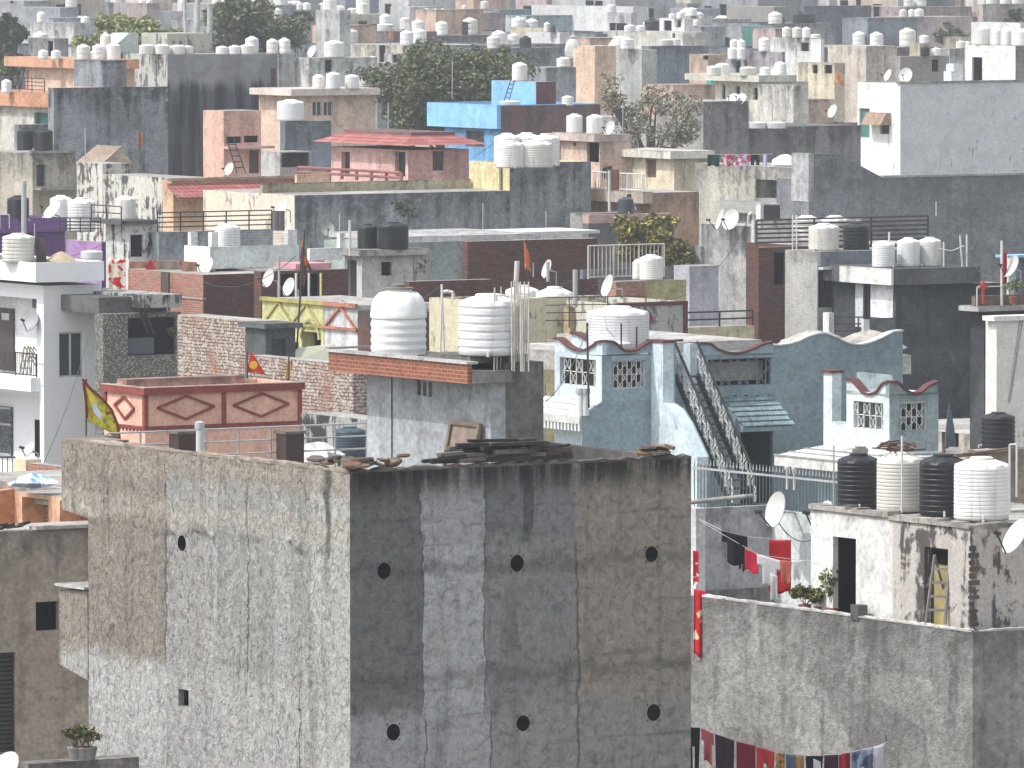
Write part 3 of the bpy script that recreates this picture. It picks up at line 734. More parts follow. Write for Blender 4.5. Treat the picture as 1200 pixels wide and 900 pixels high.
# broken mortar capping along the two visible parapets
def cap_strip(H, side, L, z, w, mat, seed, lo=.015, hi=.075, step=.13, gaps=()):
    rnd = random.Random(seed); mb = MB(); n = int(L / step); prev = None
    for i in range(n + 1):
        a = L * i / n; h = rnd.uniform(lo, hi) * (0.25 if rnd.random() < .18 else 1); o = rnd.uniform(-.012, .015)
        sec = [(-.012 + o, z - .02), (-.015 + o, z + h * .7), (w * .4, z + h), (w, z + h * .6), (w, z - .02)]
        cur = [(d, a, zz) if side == 'L' else (a, d, zz) for d, zz in sec]
        if prev is not None: mb.add(prev + cur, [(k, k+1, 5+k+1, 5+k) for k in range(4)] + [(4, 0, 5, 9)])
        prev = cur
    return mb.build('coping', mat, H.root)
cap_strip(A, 'L', A.Ly, T, .23, plaster((.36, .30, .24), .5, .5, .9), 3); cap_strip(A, 'R', A.Lx, T, .23, CDARK, 4)
# storey overhang and the small ledge at the far end of the sunlit wall
yo = A.L(72, 515)[0]; z0 = A.L(88, 601)[1]
pr = MB().prism([(0.0, Y1, A.L(103, 607)[1]), (0, Y1, T), (0, yo, T), (0, yo, A.L(74, 597)[1])], (.9, 0, 0)); pr.build('overhang', CL, A.root)
yl = A.L(70, 700)[0]
MB().prism([(-.02, Y1, A.L(103, 797)[1]), (-.02, Y1, A.L(103, 693)[1]), (-.02, yl, A.L(72, 691)[1]), (-.02, yl, A.L(70, 778)[1])], (.9, 0, 0)).build('ledge', CL, A.root)
pbox(A, 'ledge_slab', plaster((.45, .45, .43), .3, .3, .3), -.1, Y1 + .002, A.L(103, 691)[1], .95, yl + .03, A.L(103, 688)[1])
# stair hut
AR = A.roof
p = A.atD(575, 440, 156); hx, hy = p.x, p.y; zt = A.atD(575, 438, 156).z
HL = A.L(430, 480, hx)[0] - hy; HR = A.Rr(637, 470, hy)[0] - hx
HUTM = plaster((.42, .44, .46), .45, .3, .25, (.1, .1, .1))
hutw = block(A, hx, hy, HR * .28, HL, AR, zt, HUTM, [(489, 446, 493, 463, 'hole', {'d': .12, 'name': 'vent_slot'}), (495.5, 447, 499.5, 464, 'hole', {'d': .12, 'name': 'vent_slot'}), (502, 448, 506, 465, 'hole', {'d': .12, 'name': 'vent_slot'})], [], name='stair_hut')
CHAR2 = plaster((.21, .20, .185), .6, .5, .7)
zt2 = A.atD(600, 424, 156.5).z
pbox(A, 'stair_hut', CHAR2, hx + HR * .28 + .002, hy + .003, AR, hx + HR, hy + HL, zt2)
MB().tube((hx - .02, A.L(460, 480, hx)[0], AR), (hx - .02, A.L(460, 480, hx)[0], zt), .012, 5).build('cable', IRON, hutw)
# tiled slab round the hut top
sx = hx - .62; p1 = A.L(548, 427, sx); p2 = A.L(385, 406, sx); zs1 = p1[1]; zs0 = A.L(548, 450, sx)[1]; ys0, ys1 = p1[0], p2[0]
t = NT("red_tile"); v = t.obj(); x, y, z = t.xyz(v); bt = t.n("TexBrick", Vector=t.n("CombineXYZ", X=y, Y=z, Z=0.0), Color1=(.27, .085, .05, 1), Color2=(.2, .06, .038, 1), Mortar=(.36, .2, .12, 1), Scale=1.0, Mortar__Size=.008, Brick__Width=.22, Row__Height=.075, Bias=.1)
nz = t.noise(v, 3, 5, .6); c = t.mix(t.math('MULTIPLY', t.sstep(nz, .5, .7), .4), bt.outputs[0], (.1, .05, .04)); t.bump(bt.outputs[1], -.3, .01); TILE = t.fin(c, .5, .4)
tilw = MB(); tilw.box(sx, ys0, zs0, sx + .1, ys1, zs1); tilw.build('tile_fascia', TILE, A.root)
pbox(A, 'roof_slab', plaster((.30, .29, .28), .5, .4, .4), sx + .1, ys0 - .04, zs0 + .01, hx + HR * .3, ys1, zt + .06)
pbox(A, 'coping', plaster((.44, .43, .42), .4, .3, .3), sx - .05, ys0 - .05, zs1 + .002, sx + .2, ys1 + .05, zs1 + .05)
pbox(A, 'coping', plaster((.44, .43, .42), .4, .3, .3), sx - .05, ys1 - .1, zs1 + .051, hx + .4, ys1 + .06, zs1 + .09)
pz = A.hit(600, 421, 1, hy)
pbox(A, 'tank_plinth', CHAR2, hx - .25, hy + .35, zs1 - .02, hx + HR - .1, hy + 1.9, zs1 + .12)
# tanks on A's hut
DA = 156
def tank_at(px, ybot, w, h, D, label, kind, col, z=None, yaw=0):
    p = at(px, ybot, D); m = D / F
    o = put_tank(Vector((p.x, D, p.z if z is None else z)), w * m, h * m, kind, col, False, yaw); tag(o, label, 'water tank', 'rooftop water tanks'); ALLT.append(o); return o
slabz = zt + .06
tank_at(467, 412, 66, 88, DA + 3.3, 'domed white water tank with grey lid on the tiled red slab', 'dome', 'white', slabz)
tank_at(572, 412, 70, 72, DA + .6, 'broad ribbed white tank beside the bundle of upright pipes', 'band', 'white', zs1 + .12)
# upright pipes and rods cast into the corner of the hut
rodm = paint((.60, .57, .51), .6, .3, .3, .35)
for i, px in enumerate([579, 582.5, 586.5, 598, 600, 602.5, 605, 608, 610.5, 612.5, 614.5, 617, 619.5]):
    rnd = random.Random(i); D = DA + .1 + (i % 4) * .12; ytop = [337, 345, 336, 352, 330, 328, 344, 331, 330, 350, 330, 346, 330][i]
    p = at(px, 431 if i < 3 else 428, D); pz_ = zt2 if i >= 3 else zs1 + .1; q = at(px + rnd.uniform(-1, 1), ytop, D)
    o = MB().tube((0, 0, 0), (q.x - p.x, 0, q.z - p.z + .12), [.015, .02, .013, .017][i % 4], 8).build('upright_pipe', rodm, None, 40, (p.x, D, p.z - .12))
    tag(o, 'thin grey pipe in the bundle standing beside the ribbed white tank', 'pipe', 'bundle of upright pipes')
pole(603, 306, 372, DA + 6.5, .05, 'fat white vent pipe rising behind the pipe bundle', PVCW, 'vent_pipe', 'pipe', 3)
for px in (516, 520.5): pole(px, 333 if px > 518 else 334, 412, DA + 2.2, .02, 'one of two slim pipes standing right of the domed tank', PVCW, 'water_pipe', 'pipe', 2 if px < 520 else -3, 'pipes by the domed tank')
tag(MB().path([(0, 0, 0), (0, 0, .18), (-.12, 0, .22), (-.3, 0, .2)], .045, 8).build('elbow_pipe', PVCW, None, 40, at(531, 352, 198)), 'grey elbow pipe poking over the yellow stained wall', 'pipe')
# things lying along A's parapet
PLANK = [paint((.03, .025, .022), .9, .5), paint((.05, .042, .037), .9, .5), paint((.15, .135, .12), .9, .4), paint((.075, .055, .042), .9, .5)]
rnd = random.Random(5); zc = T + .07; k = 0
pile = [(530, 575, .05), (565, 600, .1), (590, 640, .06), (610, 668, .12), (545, 600, .27), (575, 640, .28), (538, 570, .2), (600, 630, .28), (560, 610, .34), (620, 660, .2), (518, 545, .12), (640, 676, .12), (505, 560, 0), (512, 620, .0), (540, 640, 0), (560, 676, 0), (585, 680, .0), (520, 600, .07), (545, 660, .07), (570, 676, .07), (535, 590, .14), (550, 640, .14), (580, 650, .14), (556, 612, .21), (566, 632, .21), (600, 648, .21), (526, 572, .1)]
for a, b, dz in pile:
    x0 = A.Rr(a, 545)[0]; x1 = A.Rr(b, 543)[0]; y0 = rnd.uniform(-.02, .4); y1 = rnd.uniform(-.02, .4); w = rnd.uniform(.08, .18)
    p = A.l2w(x0, y0, zc + dz + .04); q = A.l2w(x1, y1, zc + dz + .04 + rnd.uniform(-.02, .08))
    o = MB().bar((0, 0, 0), q - p, w, rnd.uniform(.05, .09)).build('old_plank', PLANK[k % 4], None, None, p); k += 1
    tag(o, 'weathered dark plank in the heap along the parapet of the big cement building', 'plank', 'old planks heaped on the parapet')
SLABM = [plaster((.22, .12, .07), .4, .6, .6), plaster((.2, .17, .14), .5, .5, .6), plaster((.30, .2, .12), .4, .5, .6), plaster((.09, .08, .07), .4, .5, .6)]
def slabs(px0, px1, D_y, n, seed, label, group, zb):
    rnd = random.Random(seed)
    for i in range(n):
        px = px0 + (px1 - px0) * (i + .5) / n + rnd.uniform(-4, 4); x = A.Rr(px, 546)[0]; r = rnd.uniform(.13, .24)
        poly = [(r * rnd.uniform(.75, 1.1) * math.cos(t), r * rnd.uniform(.7, 1.1) * math.sin(t) * .8, 0) for t in [j * 2 * math.pi / 9 for j in range(9)]]
        o = MB().prism(poly, (0, 0, rnd.uniform(.035, .06))).build('broken_tile', SLABM[(i * 7 + seed) % 4], None, None, A.l2w(x, D_y + rnd.uniform(-.05, .25), zb + (.06 if i % 3 == 1 else 0) + .05 + (.07 if i % 4 == 2 else 0)))
        o.rotation_euler = (rnd.uniform(-.45, .45), rnd.uniform(-.35, .35), rnd.uniform(0, 6)); tag(o, label, 'broken tile', group)
slabs(414, 480, .05, 11, 2, 'broken clay slab heaped on the corner of the cement parapet', 'broken slabs on the parapet corner', T + .05)
slabs(758, 790, .05, 7, 6, 'broken clay tile heaped at the far end of the dark parapet', 'broken tiles at the far end of the parapet', T + .05)
for i in range(9):
    rnd = random.Random(60 + i); yy = A.L(360 + i * 6, 548)[0]; r = rnd.uniform(.12, .2)
    poly = [(r * rnd.uniform(.75, 1.1) * math.cos(t_), r * rnd.uniform(.7, 1.1) * math.sin(t_), 0) for t_ in [j * 2 * math.pi / 8 for j in range(8)]]
    o = MB().prism(poly, (0, 0, .045)).build('broken_tile', SLABM[i % 4], None, None, A.l2w(.1 + rnd.uniform(-.05, .25), yy, T + .1 + (i % 2) * .05)); o.rotation_euler = (rnd.uniform(-.35, .35), rnd.uniform(-.3, .3), i)
    tag(o, 'broken clay slab heaped on the corner of the cement parapet', 'broken tile', 'broken slabs on the parapet corner')
# wooden frame leaning on the hut
yf0, yf1 = A.L(516, 520, hx - .35)[0], A.L(549, 520, hx - .35)[0]; zf = AR; zft = A.L(540, 496, hx - .1)[1]
e = empty('door_frame', 'old wooden frame with a board, leaning on the grey stair hut', 'wooden frame', A.l2w(hx - .35, yf1, zf), GA); fr = MB(); dy = yf0 - yf1; hgt = zft - zf
fr.bar((0, 0, 0), (.25, 0, hgt), .07, .07); fr.bar((0, dy, 0), (.25, dy, hgt), .07, .07); fr.bar((.25, -.03, hgt), (.25, dy + .03, hgt), .07, .07)
fr.build('frame', paint((.2, .15, .1), .9, .4), e); MB().quad((.03, .04, 0), (.03, dy - .04, 0), (.26, dy - .04, hgt - .04), (.26, .04, hgt - .04)).build('panel', paint((.26, .2, .16), .8, .4), e)

# ================================================================== B: terrace house at the right with the laundry
BW = plaster((.335, .33, .315), .55, .55, .9, (.1, .095, .09), fine=7, relief=.05)
B = house('the terrace hut roof', 'grey rough rendered house with a walled laundry terrace, right of the big cement building', 1140, 740, 790, 1290, 7.6, BW, par=.95, name='terrace_house')
cap_strip(B, 'L', B.Ly, 7.6, .15, plaster((.62, .61, .58), .4, .3, .4), 8, .02, .05); cap_strip(B, 'R', B.Lx, 7.6, .15, plaster((.5, .49, .46), .4, .3, .4), 9, .02, .045)
pbox(B, 'pier', CDARK, -.03, B.L(1007, 722)[0], 7.52, .2, B.L(998, 722)[0], B.L(1003, 709)[1])
0 and pbox(B, 'pilaster', plaster((.25, .245, .235), .6, .6, .9, fine=7, relief=.05), -.05, B.L(870, 760)[0], 0, .0, B.Ly, 7.62)
BR = B.roof
hutx = .32; STW = blotchy((.56, .52, .48), (.10, .09, .085), .62, .6, 1.6); HW = plaster((.76, .75, .72), .3, .2, .3)
y_c, zc_ = B.L(1137, 618, hutx); y_m = B.L(1046, 610, hutx)[0]; y_e = B.L(950, 592, hutx)[0]
# washroom (stained) and stair room (white)
zr1 = zc_; zr2 = B.L(1000, 600, hutx)[1]
wr = block(B, hutx, y_c, 5.2, y_m - y_c, BR, zr1, STW, [(1083, 642, 1111, 737, 'door', {'m': paint((.48, .38, .17), .6, .35, dirt=.3), 'd': .25, 'fm': paint((.06, .045, .035))})], [], name='washroom')
mbr = MB()
rq = random.Random(2)
for i in range(19): mbr.box(hutx - .02 - rq.uniform(0, .03), y_c - .02, BR + .05 + i * .135, hutx + (.20 if i % 2 else .11) + rq.uniform(-.03, .03), y_c + .001, BR + .135 + i * .135 + rq.uniform(-.03, .02))
mbr.build('toothed_bricks', plaster((.13, .10, .085), .5, .5, .8), wr)
pbox(B, 'lintel_window', VOID, hutx + .18, B.L(1106, 660, hutx)[0], B.L(1097, 662, hutx)[1], hutx + .2, B.L(1086, 660, hutx)[0], B.L(1097, 645, hutx)[1], wr)
sr = block(B, hutx + .01, y_m + .003, 4.2, y_e - y_m, BR, zr2, HW, [(976, 630, 1003, 735, 'hole', {'d': 1.0, 'name': 'doorway'})], [], name='stair_room')
cap_strip_m = plaster((.5, .47, .42), .6, .5, .8)
mb = MB(); rnd = random.Random(3)
for i in range(26):
    a = y_c + (y_e - y_c) * i / 26; h = rnd.uniform(.02, .10); mb.box(hutx - .03 - rnd.uniform(0, .02), a, (zr1 if a < y_m else zr2) - .03, hutx + .3, a + (y_e - y_c) / 26 + .01, (zr1 if a < y_m else zr2) + h)
for i in range(16): mb.box(hutx + .3 + i * .3, y_c - .02, zr1 - .03, hutx + .6 + i * .3, y_c + .25, zr1 + rnd.uniform(.02, .07))
mb.build('coping', cap_strip_m, B.root)
# back wall of the terrace and the pale bluish return wall
yb = B.L(815, 600, 0)[0]
xr_ = B.Rr(905, 600, yb)[0]; zb1 = B.Rr(905, 591, yb)[1]
yb = B.Ly + .002
xr_ = B.Rr(905, 600, yb)[0]; zb1 = B.Rr(860, 594, yb)[1]
pbox(B, 'back_wall', plaster((.52, .52, .53), .35, .35, .3), B.Rr(818, 600, yb)[0], yb, 0, xr_, yb + .15, zb1)
pbox(B, 'back_wall', plaster((.70, .74, .74), .3, .2, .2), xr_ + .002, B.L(952, 600, xr_)[0] - 1.0, BR, xr_ + .12, yb + .14, B.L(930, 600, xr_)[1])
pbox(B, 'side_wall', plaster((.72, .72, .7), .3, .2, .2), B.Rr(811, 600, yb)[0] - .1, yb - .3, 0, B.Rr(817.5, 600, yb)[0], yb + .15, zb1 + .03)
tag(MB().tube((0, 0, 0), at(882, 581, B.D + 10.9) - at(805, 589, B.D + 10.9), .05, 10).build('drain_pipe', plaster((.36, .35, .33), .5, .4, .3), None, 40, at(805, 589, B.D + 10.9)), 'fat grey pipe lying along the laundry back wall', 'pipe')
# tanks on B
BD = B.D
def btank(px, w, h, col, kind, label, D, rot=0):
    p = at(px, 600, D); m = D / F; o = put_tank(Vector((p.x, D, zr1 + .07)), w * m, h * m, kind, col, False, rot); tag(o, label, 'water tank', 'rooftop water tanks'); return o
btank(1006, 50, 64, 'black', 'plain', 'black tank nearest the spiked fence, end of the four big tanks', BD + 5.0)
btank(1055, 56, 70, 'white', 'fine', 'ribbed white tank with sticks piled on it, between two black tanks', BD + 4.0)
btank(1105, 56, 72, 'black', 'plain', 'black tank standing between the two ribbed white tanks', BD + 3.0)
BT = btank(1150, 65, 74, 'white', 'fine', 'large ribbed white tank with valve pipe at the hut corner', BD + 1.75)
# faded lettering on the big tank
pt = at(1150, 600, BD + 1.75); rr_ = 65 * BD / F / 2
def lettering(text, px, py, D, size, mat, parent, name='lettering'):
    cu = bpy.data.curves.new(name, 'FONT'); cu.body = text; cu.size = size; cu.extrude = .002; cu.align_x = 'CENTER'; cu.materials.append(mat)
    o = bpy.data.objects.new(name, cu); COL.objects.link(o); o.parent = parent
    q = at(px, py, D); o.matrix_world = Matrix.Translation(q) @ Matrix.Rotation(R(90), 4, 'X'); return o
INK = paint((.12, .10, .10), .7, .3)
rnd = random.Random(9); mb = MB()
for i in range(16):
    a = rnd.uniform(0, 3.1); r0 = rnd.uniform(-.35, .35); mb.bar((r0 - .28 * math.cos(a), -.25 * math.sin(a), i * .012), (r0 + .28 * math.cos(a), .25 * math.sin(a), i * .012 + .03), .03, .03)
q = at(1055, 522, BD + 4); tag(mb.build('stick_pile', paint((.16, .08, .06), .9, .4), None, None, Vector((q.x, q.y, zr1 + .07 + 70 * (BD + 4) / F))), 'loose pile of brown sticks on the lid of the ribbed white tank', 'sticks')
for px, D, lb in ((1008, BD + 5, 'grey brick weighing down the lid of the end black tank'), (1118, BD + 3, 'pale rag lump on the lid of the middle black tank')):
    q = at(px, 520, D); mb = MB().box(-.16, -.1, 0, .16, .1, .09).box(-.1, -.07, .09, .12, .06, .13); o = mb.build('brick', plaster((.3, .28, .25), .4, .4, .6) if px < 1100 else plaster((.6, .58, .54), .3, .3, .3), None, None, Vector((q.x, D, zr1 + .07 + (64 if px < 1100 else 72) * D / F))); tag(o, lb, 'brick' if px < 1100 else 'rag')
pole(1057, 511, 600, BD + 2.7, .022, 'tall thin white pipe in front of the ribbed tank', PVCW, 'water_pipe', 'pipe')
pole(977, 522, 592, BD + 6, .018, 'thin grey rod left of the end black tank', STEEL, 'rod', 'rod')
tag(MB().path([(0, 0, 0), (0, 0, 1.35), (.14, 0, 1.35), (.14, 0, .3)], .022, 8).build('loop_pipe', PVCW, None, 40, at(1183, 600, BD + 3)), 'white inverted U pipe right of the big ribbed tank', 'pipe')
dish(1189, 628, BD - .1, .78, 'white dish at the right frame edge below the ribbed tank', (-.78, -.38, .5), .2, (.3, .35))
dish(908, 597, B.D + 9.0, .76, 'white dish on the laundry back wall above the red cloth', (-.84, -.48, .25), .1, (.35, .35), foot=(.45, .75, -.1))
dish(962, 604, B.D + 7.6, .7, 'white dish half hidden behind the white stair room wall', (-.75, -.4, .5), .2, (-.2, .25))
# stepladder, chair, plants on the terrace
ladder(1096, 731, BD + 1.3, 1.35, .42, 'grey metal stepladder standing in front of the yellow door', paint((.25, .25, .24), .5, .2, metal=.3), (.08, .15), GA - R(60), 5, True)
ch = empty('plastic_chair', 'beige plastic chair back showing above the parapet by the stepladder', 'chair', B.l2w(.5, B.L(1125, 730, .5)[0], BR), GA - R(40)); CHM = paint((.50, .45, .36), .5, .2)
for x in (-.2, .2):
    for y in (-.2, .2): MB().bar((x, y, 0), (x * .9, y * .9, .44), .04, .04).build('leg', CHM, ch)
MB().box(-.23, -.23, .441, .23, .23, .48).build('seat', CHM, ch)
mb = MB()
for i in range(7): a0, a1 = [-1.1 + 2.2 * (i + j) / 7 for j in (0, 1)]; mb.quad((.26*math.sin(a0), .05+.2*math.cos(a0), .62), (.26*math.sin(a1), .05+.2*math.cos(a1), .62), (.29*math.sin(a1), .08+.22*math.cos(a1), .92), (.29*math.sin(a0), .08+.22*math.cos(a0), .92))
o = mb.build('backrest', CHM, ch); o.modifiers.new('t', 'SOLIDIFY').thickness = .02
for s_ in (-1, 1): MB().bar((s_ * .25, -.2, .66), (s_ * .26, .18, .68), .05, .03).bar((s_ * .22, -.2, .48), (s_ * .25, -.2, .66), .04, .04).build('armrest', CHM, ch)
LEAFG = leaf_mat((.05, .075, .02), (.13, .15, .035), (.24, .17, .05)); LEAFD = leaf_mat((.022, .042, .018), (.07, .10, .04), (.11, .11, .05)); LEAFY = leaf_mat((.06, .075, .03), (.17, .16, .05), (.3, .24, .08)); LEAFB = leaf_mat((.10, .09, .06), (.19, .17, .11), (.3, .27, .2)); LEAFL = leaf_mat((.055, .085, .03), (.13, .17, .05), (.2, .2, .08))
TERRA = paint((.3, .1, .06), .8, .3)
for i, (px, w, m, lb) in enumerate([(944, .5, LEAFG, 'bushy green potted plant at the left of the white doorway'), (962, .45, LEAFY, 'brownish yellow potted plant beside the white doorway'), (975, .35, LEAFL, 'thin twiggy green plant right in the doorway of the white room')]):
    plant(px, 722 + i * 2, B.D + 5.6 - i * .4, .34 if i < 2 else .7, w, m, lb, 500 if i < 2 else 120, TERRA, i)
# laundry, upper line
LD = B.D + 7.5
RED, DRED, BLACKC, WHITEC, CORAL = cloth_mat((.5, .03, .035)), cloth_mat((.3, .012, .02)), cloth_mat((.015, .014, .018)), cloth_mat((.75, .75, .76)), cloth_mat((.62, .16, .12))
m_ = LD / F
cloth((846, 622), (876, 629), LD, 36 * m_, 'black long sleeved top on the upper terrace line', BLACKC, sleeves=True, folds=2)
cloth((866, 636), (873, 640), LD - .5, 30 * m_, 'narrow black strap garment left of the crimson cloth', BLACKC, folds=1, legs=True)
cloth((873, 643), (889, 650), LD - .6, 24 * m_, 'bright crimson cloth on the lower terrace line', cloth_mat((.62, .03, .06)), folds=1, amp=.02)
cloth((901, 633), (927, 633), LD + .3, 62 * m_, 'long dark red cloth hanging behind the white shirt', cloth_mat((.42, .015, .025)), folds=1, amp=.025)
cloth((887, 649), (915, 657), LD - .6, 34 * m_, 'white shirt draped on the lower terrace line', WHITEC, folds=1, taper=.08, amp=.02, sleeves=True)
cloth((903, 672), (911, 675), LD - .6, 30 * m_, 'white trouser leg hanging below the white shirt', WHITEC, folds=1)
cloth((914, 656), (928, 658), LD - .6, 26 * m_, 'coral garment between white shirt and small white vest', CORAL, folds=1, taper=.3, amp=.02)
cloth((928, 657), (940, 657), LD - .6, 21 * m_, 'small white vest at the end of the lower line', WHITEC, folds=1, taper=.3, amp=.02)
wire = paint((.5, .5, .48), .6, .1)
def line(pts, r, label, mat=None, name='clothesline', cat='clothesline'):
    q = [at(*p) for p in pts]; o = q[0]; return tag(MB().path([v - o for v in q], r, 5).build(name, mat or wire, None, None, o), label, cat)
line([(819, 608, LD + .6), (845, 621, LD), (875, 629, LD + .1), (928, 633, LD + .3), (952, 632, LD + .8)], .006, 'upper clothesline holding the black top and red cloth')
line([(820, 610, LD), (850, 628, LD - .4), (889, 650, LD - .6), (940, 657, LD - .6), (978, 657, LD - .9), (1046, 655, BD + 3.2)], .006, 'lower clothesline holding the white shirt')
FLOR = cloth_mat((.72, .6, .42), (.5, .02, .03), 3.6, .4)
cloth((813, 690), (827, 693), B.D + 8.2, 78 * m_, 'red floral blanket hung over the terrace wall end', FLOR, 'blanket', 'blankets', 2, .03, 'blanket')
cloth((812, 645), (819, 646), B.D + 8.6, 40 * m_, 'red and white patterned cloth beside the side wall', cloth_mat((.7, .62, .6), (.55, .02, .05), 8, .42), 'cloth', 'blankets', 1, .02, 'cloth')
# lower line in front of the terrace wall
L2 = B.D - 1.0; m2 = L2 / F
cols = [(805, 822, 852, 853, .018, 'black'), (822, 838, 853, 860, .5, 'pink red'), (838, 862, 860, 868, .02, 'dark purple'), (863, 887, 869, 874, .16, 'maroon'), (886, 909, 875, 881, .55, 'bright red'), (910, 921, 882, 883, .4, 'orange patterned'), (921, 933, 884, 885, .1, 'blue denim'), (932, 944, 885, 886, .35, 'mustard'), (944, 966, 886, 886, .015, 'black'), (966, 984, 885, 884, .06, 'dark plum'), (983, 998, 884, 881, .3, 'deep red'), (998, 1024, 882, 876, .12, 'blue grey striped'), (1024, 1037, 875, 872, .5, 'pale lilac')]
cm = {'black': BLACKC, 'pink red': cloth_mat((.68, .16, .18)), 'dark purple': cloth_mat((.06, .025, .045)), 'maroon': cloth_mat((.25, .02, .04)), 'bright red': cloth_mat((.62, .05, .05)), 'orange patterned': cloth_mat((.5, .25, .08), (.15, .1, .08), 12), 'blue denim': cloth_mat((.12, .17, .28)), 'mustard': cloth_mat((.45, .27, .1)), 'dark plum': cloth_mat((.06, .012, .03)), 'deep red': cloth_mat((.3, .015, .03)), 'blue grey striped': cloth_mat((.2, .25, .33), (.06, .08, .14), 5), 'pale lilac': cloth_mat((.55, .52, .58))}
nb = 0
for i, (x0, x1, y0, y1, _, nm) in enumerate(cols):
    lb = f'{nm} garment on the lowest clothesline at the bottom of the frame'
    if nm == 'black': lb = ['black garment at the left end of the lowest clothesline', 'black garment with a white print on the lowest clothesline'][nb]; nb += 1
    cloth((x0, y0), (x1 - 1.5, y1), L2 - .05 * (i % 2), random.Random(i).uniform(.55, .95), lb, cm[nm], folds=1 + i % 3, seed=i, amp=.045, legs=(i in (0, 4, 6, 11)), sleeves=(i in (1, 5, 9)), taper=(.2, -.05, .1, 0)[i % 4])
cloth((953, 889), (962, 893), L2 - .06, .2, 'small white rag pinned over the black garment', WHITEC, folds=1)
line([(800, 851, L2), (838, 860, L2), (886, 875, L2), (944, 886, L2), (984, 884, L2), (1026, 875, L2), (1040, 870, L2)], .008, 'lowest clothesline full of dark red garments')
hk = at(1039, 871, L2); e = tag(MB().path([(0, 0, 0), (.03, 1.05, .05)], .02, 6).build('line_bracket', IRON, None, None, hk), 'iron bracket holding the end of the lowest clothesline', 'bracket')
# ================================================================== left edge, near
D1 = house('the plain beige house at lower left', 'plain dull beige house with a small dark window, at the lower left edge', -45, 625, -90, 180, 9.0, plaster((.44, .37, .30), .4, .35, .4), [], [(42, 705, 69, 739, 'hole', {'d': .5, 'name': 'window_opening'}), (-12, 765, 18.5, 882, 'shut', {'m': paint((.06, .055, .05), .8, .3), 'd': .12})])
pbox(D1, 'coping', plaster((.5, .45, .44), .5, .4, .5), D1.Rr(40, 622)[0], -.08, 9.002, D1.Lx, .2, 9.07)
for i, (a, b, dz) in enumerate([(2, 16, .0), (6, 22, .03), (14, 30, .0), (20, 38, .03), (26, 40, .06), (0, 12, .05)]):
    x0, x1 = D1.Rr(a, 622)[0], D1.Rr(b, 622)[0]; p, q = D1.l2w(x0, .05 + .1 * (i % 3), 9.05 + dz), D1.l2w(x1, .3 - .1 * (i % 3), 9.09 + dz)
    tag(MB().bar((0, 0, 0), q - p, .07, .05).build('old_board', PLANK[i % 4], None, None, p), 'thin dark board lying on top of the plain beige house wall', 'plank', 'boards on the beige house')
SALM = plaster((.78, .46, .30), .12, .15, .15)
SH = house('the salmon courtyard wall', 'salmon orange house with a brick filled niche, behind the plain beige house', 112, 588, 17, 200, 9.45, SALM, [(26, 584, 57, 640, 'niche', {'d': .5, 'm': BRICKR}), (70, 589, 108, 640, 'niche', {'d': .5, 'm': BRICKR})], [])
yq = SH.L(17, 575)[0]
polywall(SH, 'R', yq, [(-12, 577), (17, 573), (17, 640), (-12, 640)], .3, plaster((.55, .25, .12), .2, .2, .2))  # darker orange copy of the salmon: the face's shade is in its colour
pbox(SH, 'roof', plaster((.45, .55, .45), .3, .3, .2), .3, 1.0, 9.2, 6, yq - .3, 9.3)
place('plastic_bundle', 'white and blue plastic sheet bundled on the salmon house roof', 'tarpaulin', 38, 571, SH.D + 2, MB().lathe([(.05, -.02), (.42, .03), (.5, .1), (.36, .2), (.1, .24)], 11, fn=lambda r, z, t, k: (r * (1 + .25 * math.sin(3 * t + k)), z * (1 + .3 * math.sin(2 * t)))), cloth_mat((.7, .72, .74), (.2, .35, .5), 2.5), smooth=50)
CB = house('the cream brick yard wall', 'brick yard wall with a cream plastered end, behind the salmon house', 86, 549, 18, 100, 7.9, BRICKR, [], [])
pbox(CB, 'end_pier', blotchy((.68, .6, .42), (.3, .25, .15), .3), -.04, CB.L(32, 541)[0], 0, .4, CB.Ly + .02, 7.98)
p = at(-6, 585, 216); q = at(18, 582, 216)
railing([(p.x, 216, at(0, 560, 216).z), (q.x, 216, at(0, 560, 216).z)], .55, IRON, 'black vertical bar gate at the left edge beside the cream pier', vert=True, bars=.13, gap=.6, name='iron_gate', cat='gate')
dish(0, 905, 146, .9, 'white dish cut off by the bottom left corner', (-.6, -.5, .6), .6)
for i, px in enumerate((88, 97, 105)):
    plant(px, 890, 154, .35, .3, [LEAFY, LEAFL, LEAFY][i], ['spiky yellowish pot plant by the foot of the cement wall', 'green pot plant between two others low at the cement wall', 'small pot plant nearest the cement wall corner at bottom left'][i], 120, paint((.25, .24, .22), .9, .3), i)
tag(MB().box(-1.2, -.2, -6, 1.2, .3, 0).build('low_wall', plaster((.3, .28, .26), .6, .5, .7), None, None, at(92, 890, 154.6)), 'low dirty wall carrying pot plants at the bottom left', 'wall').rotation_euler[2] = GA

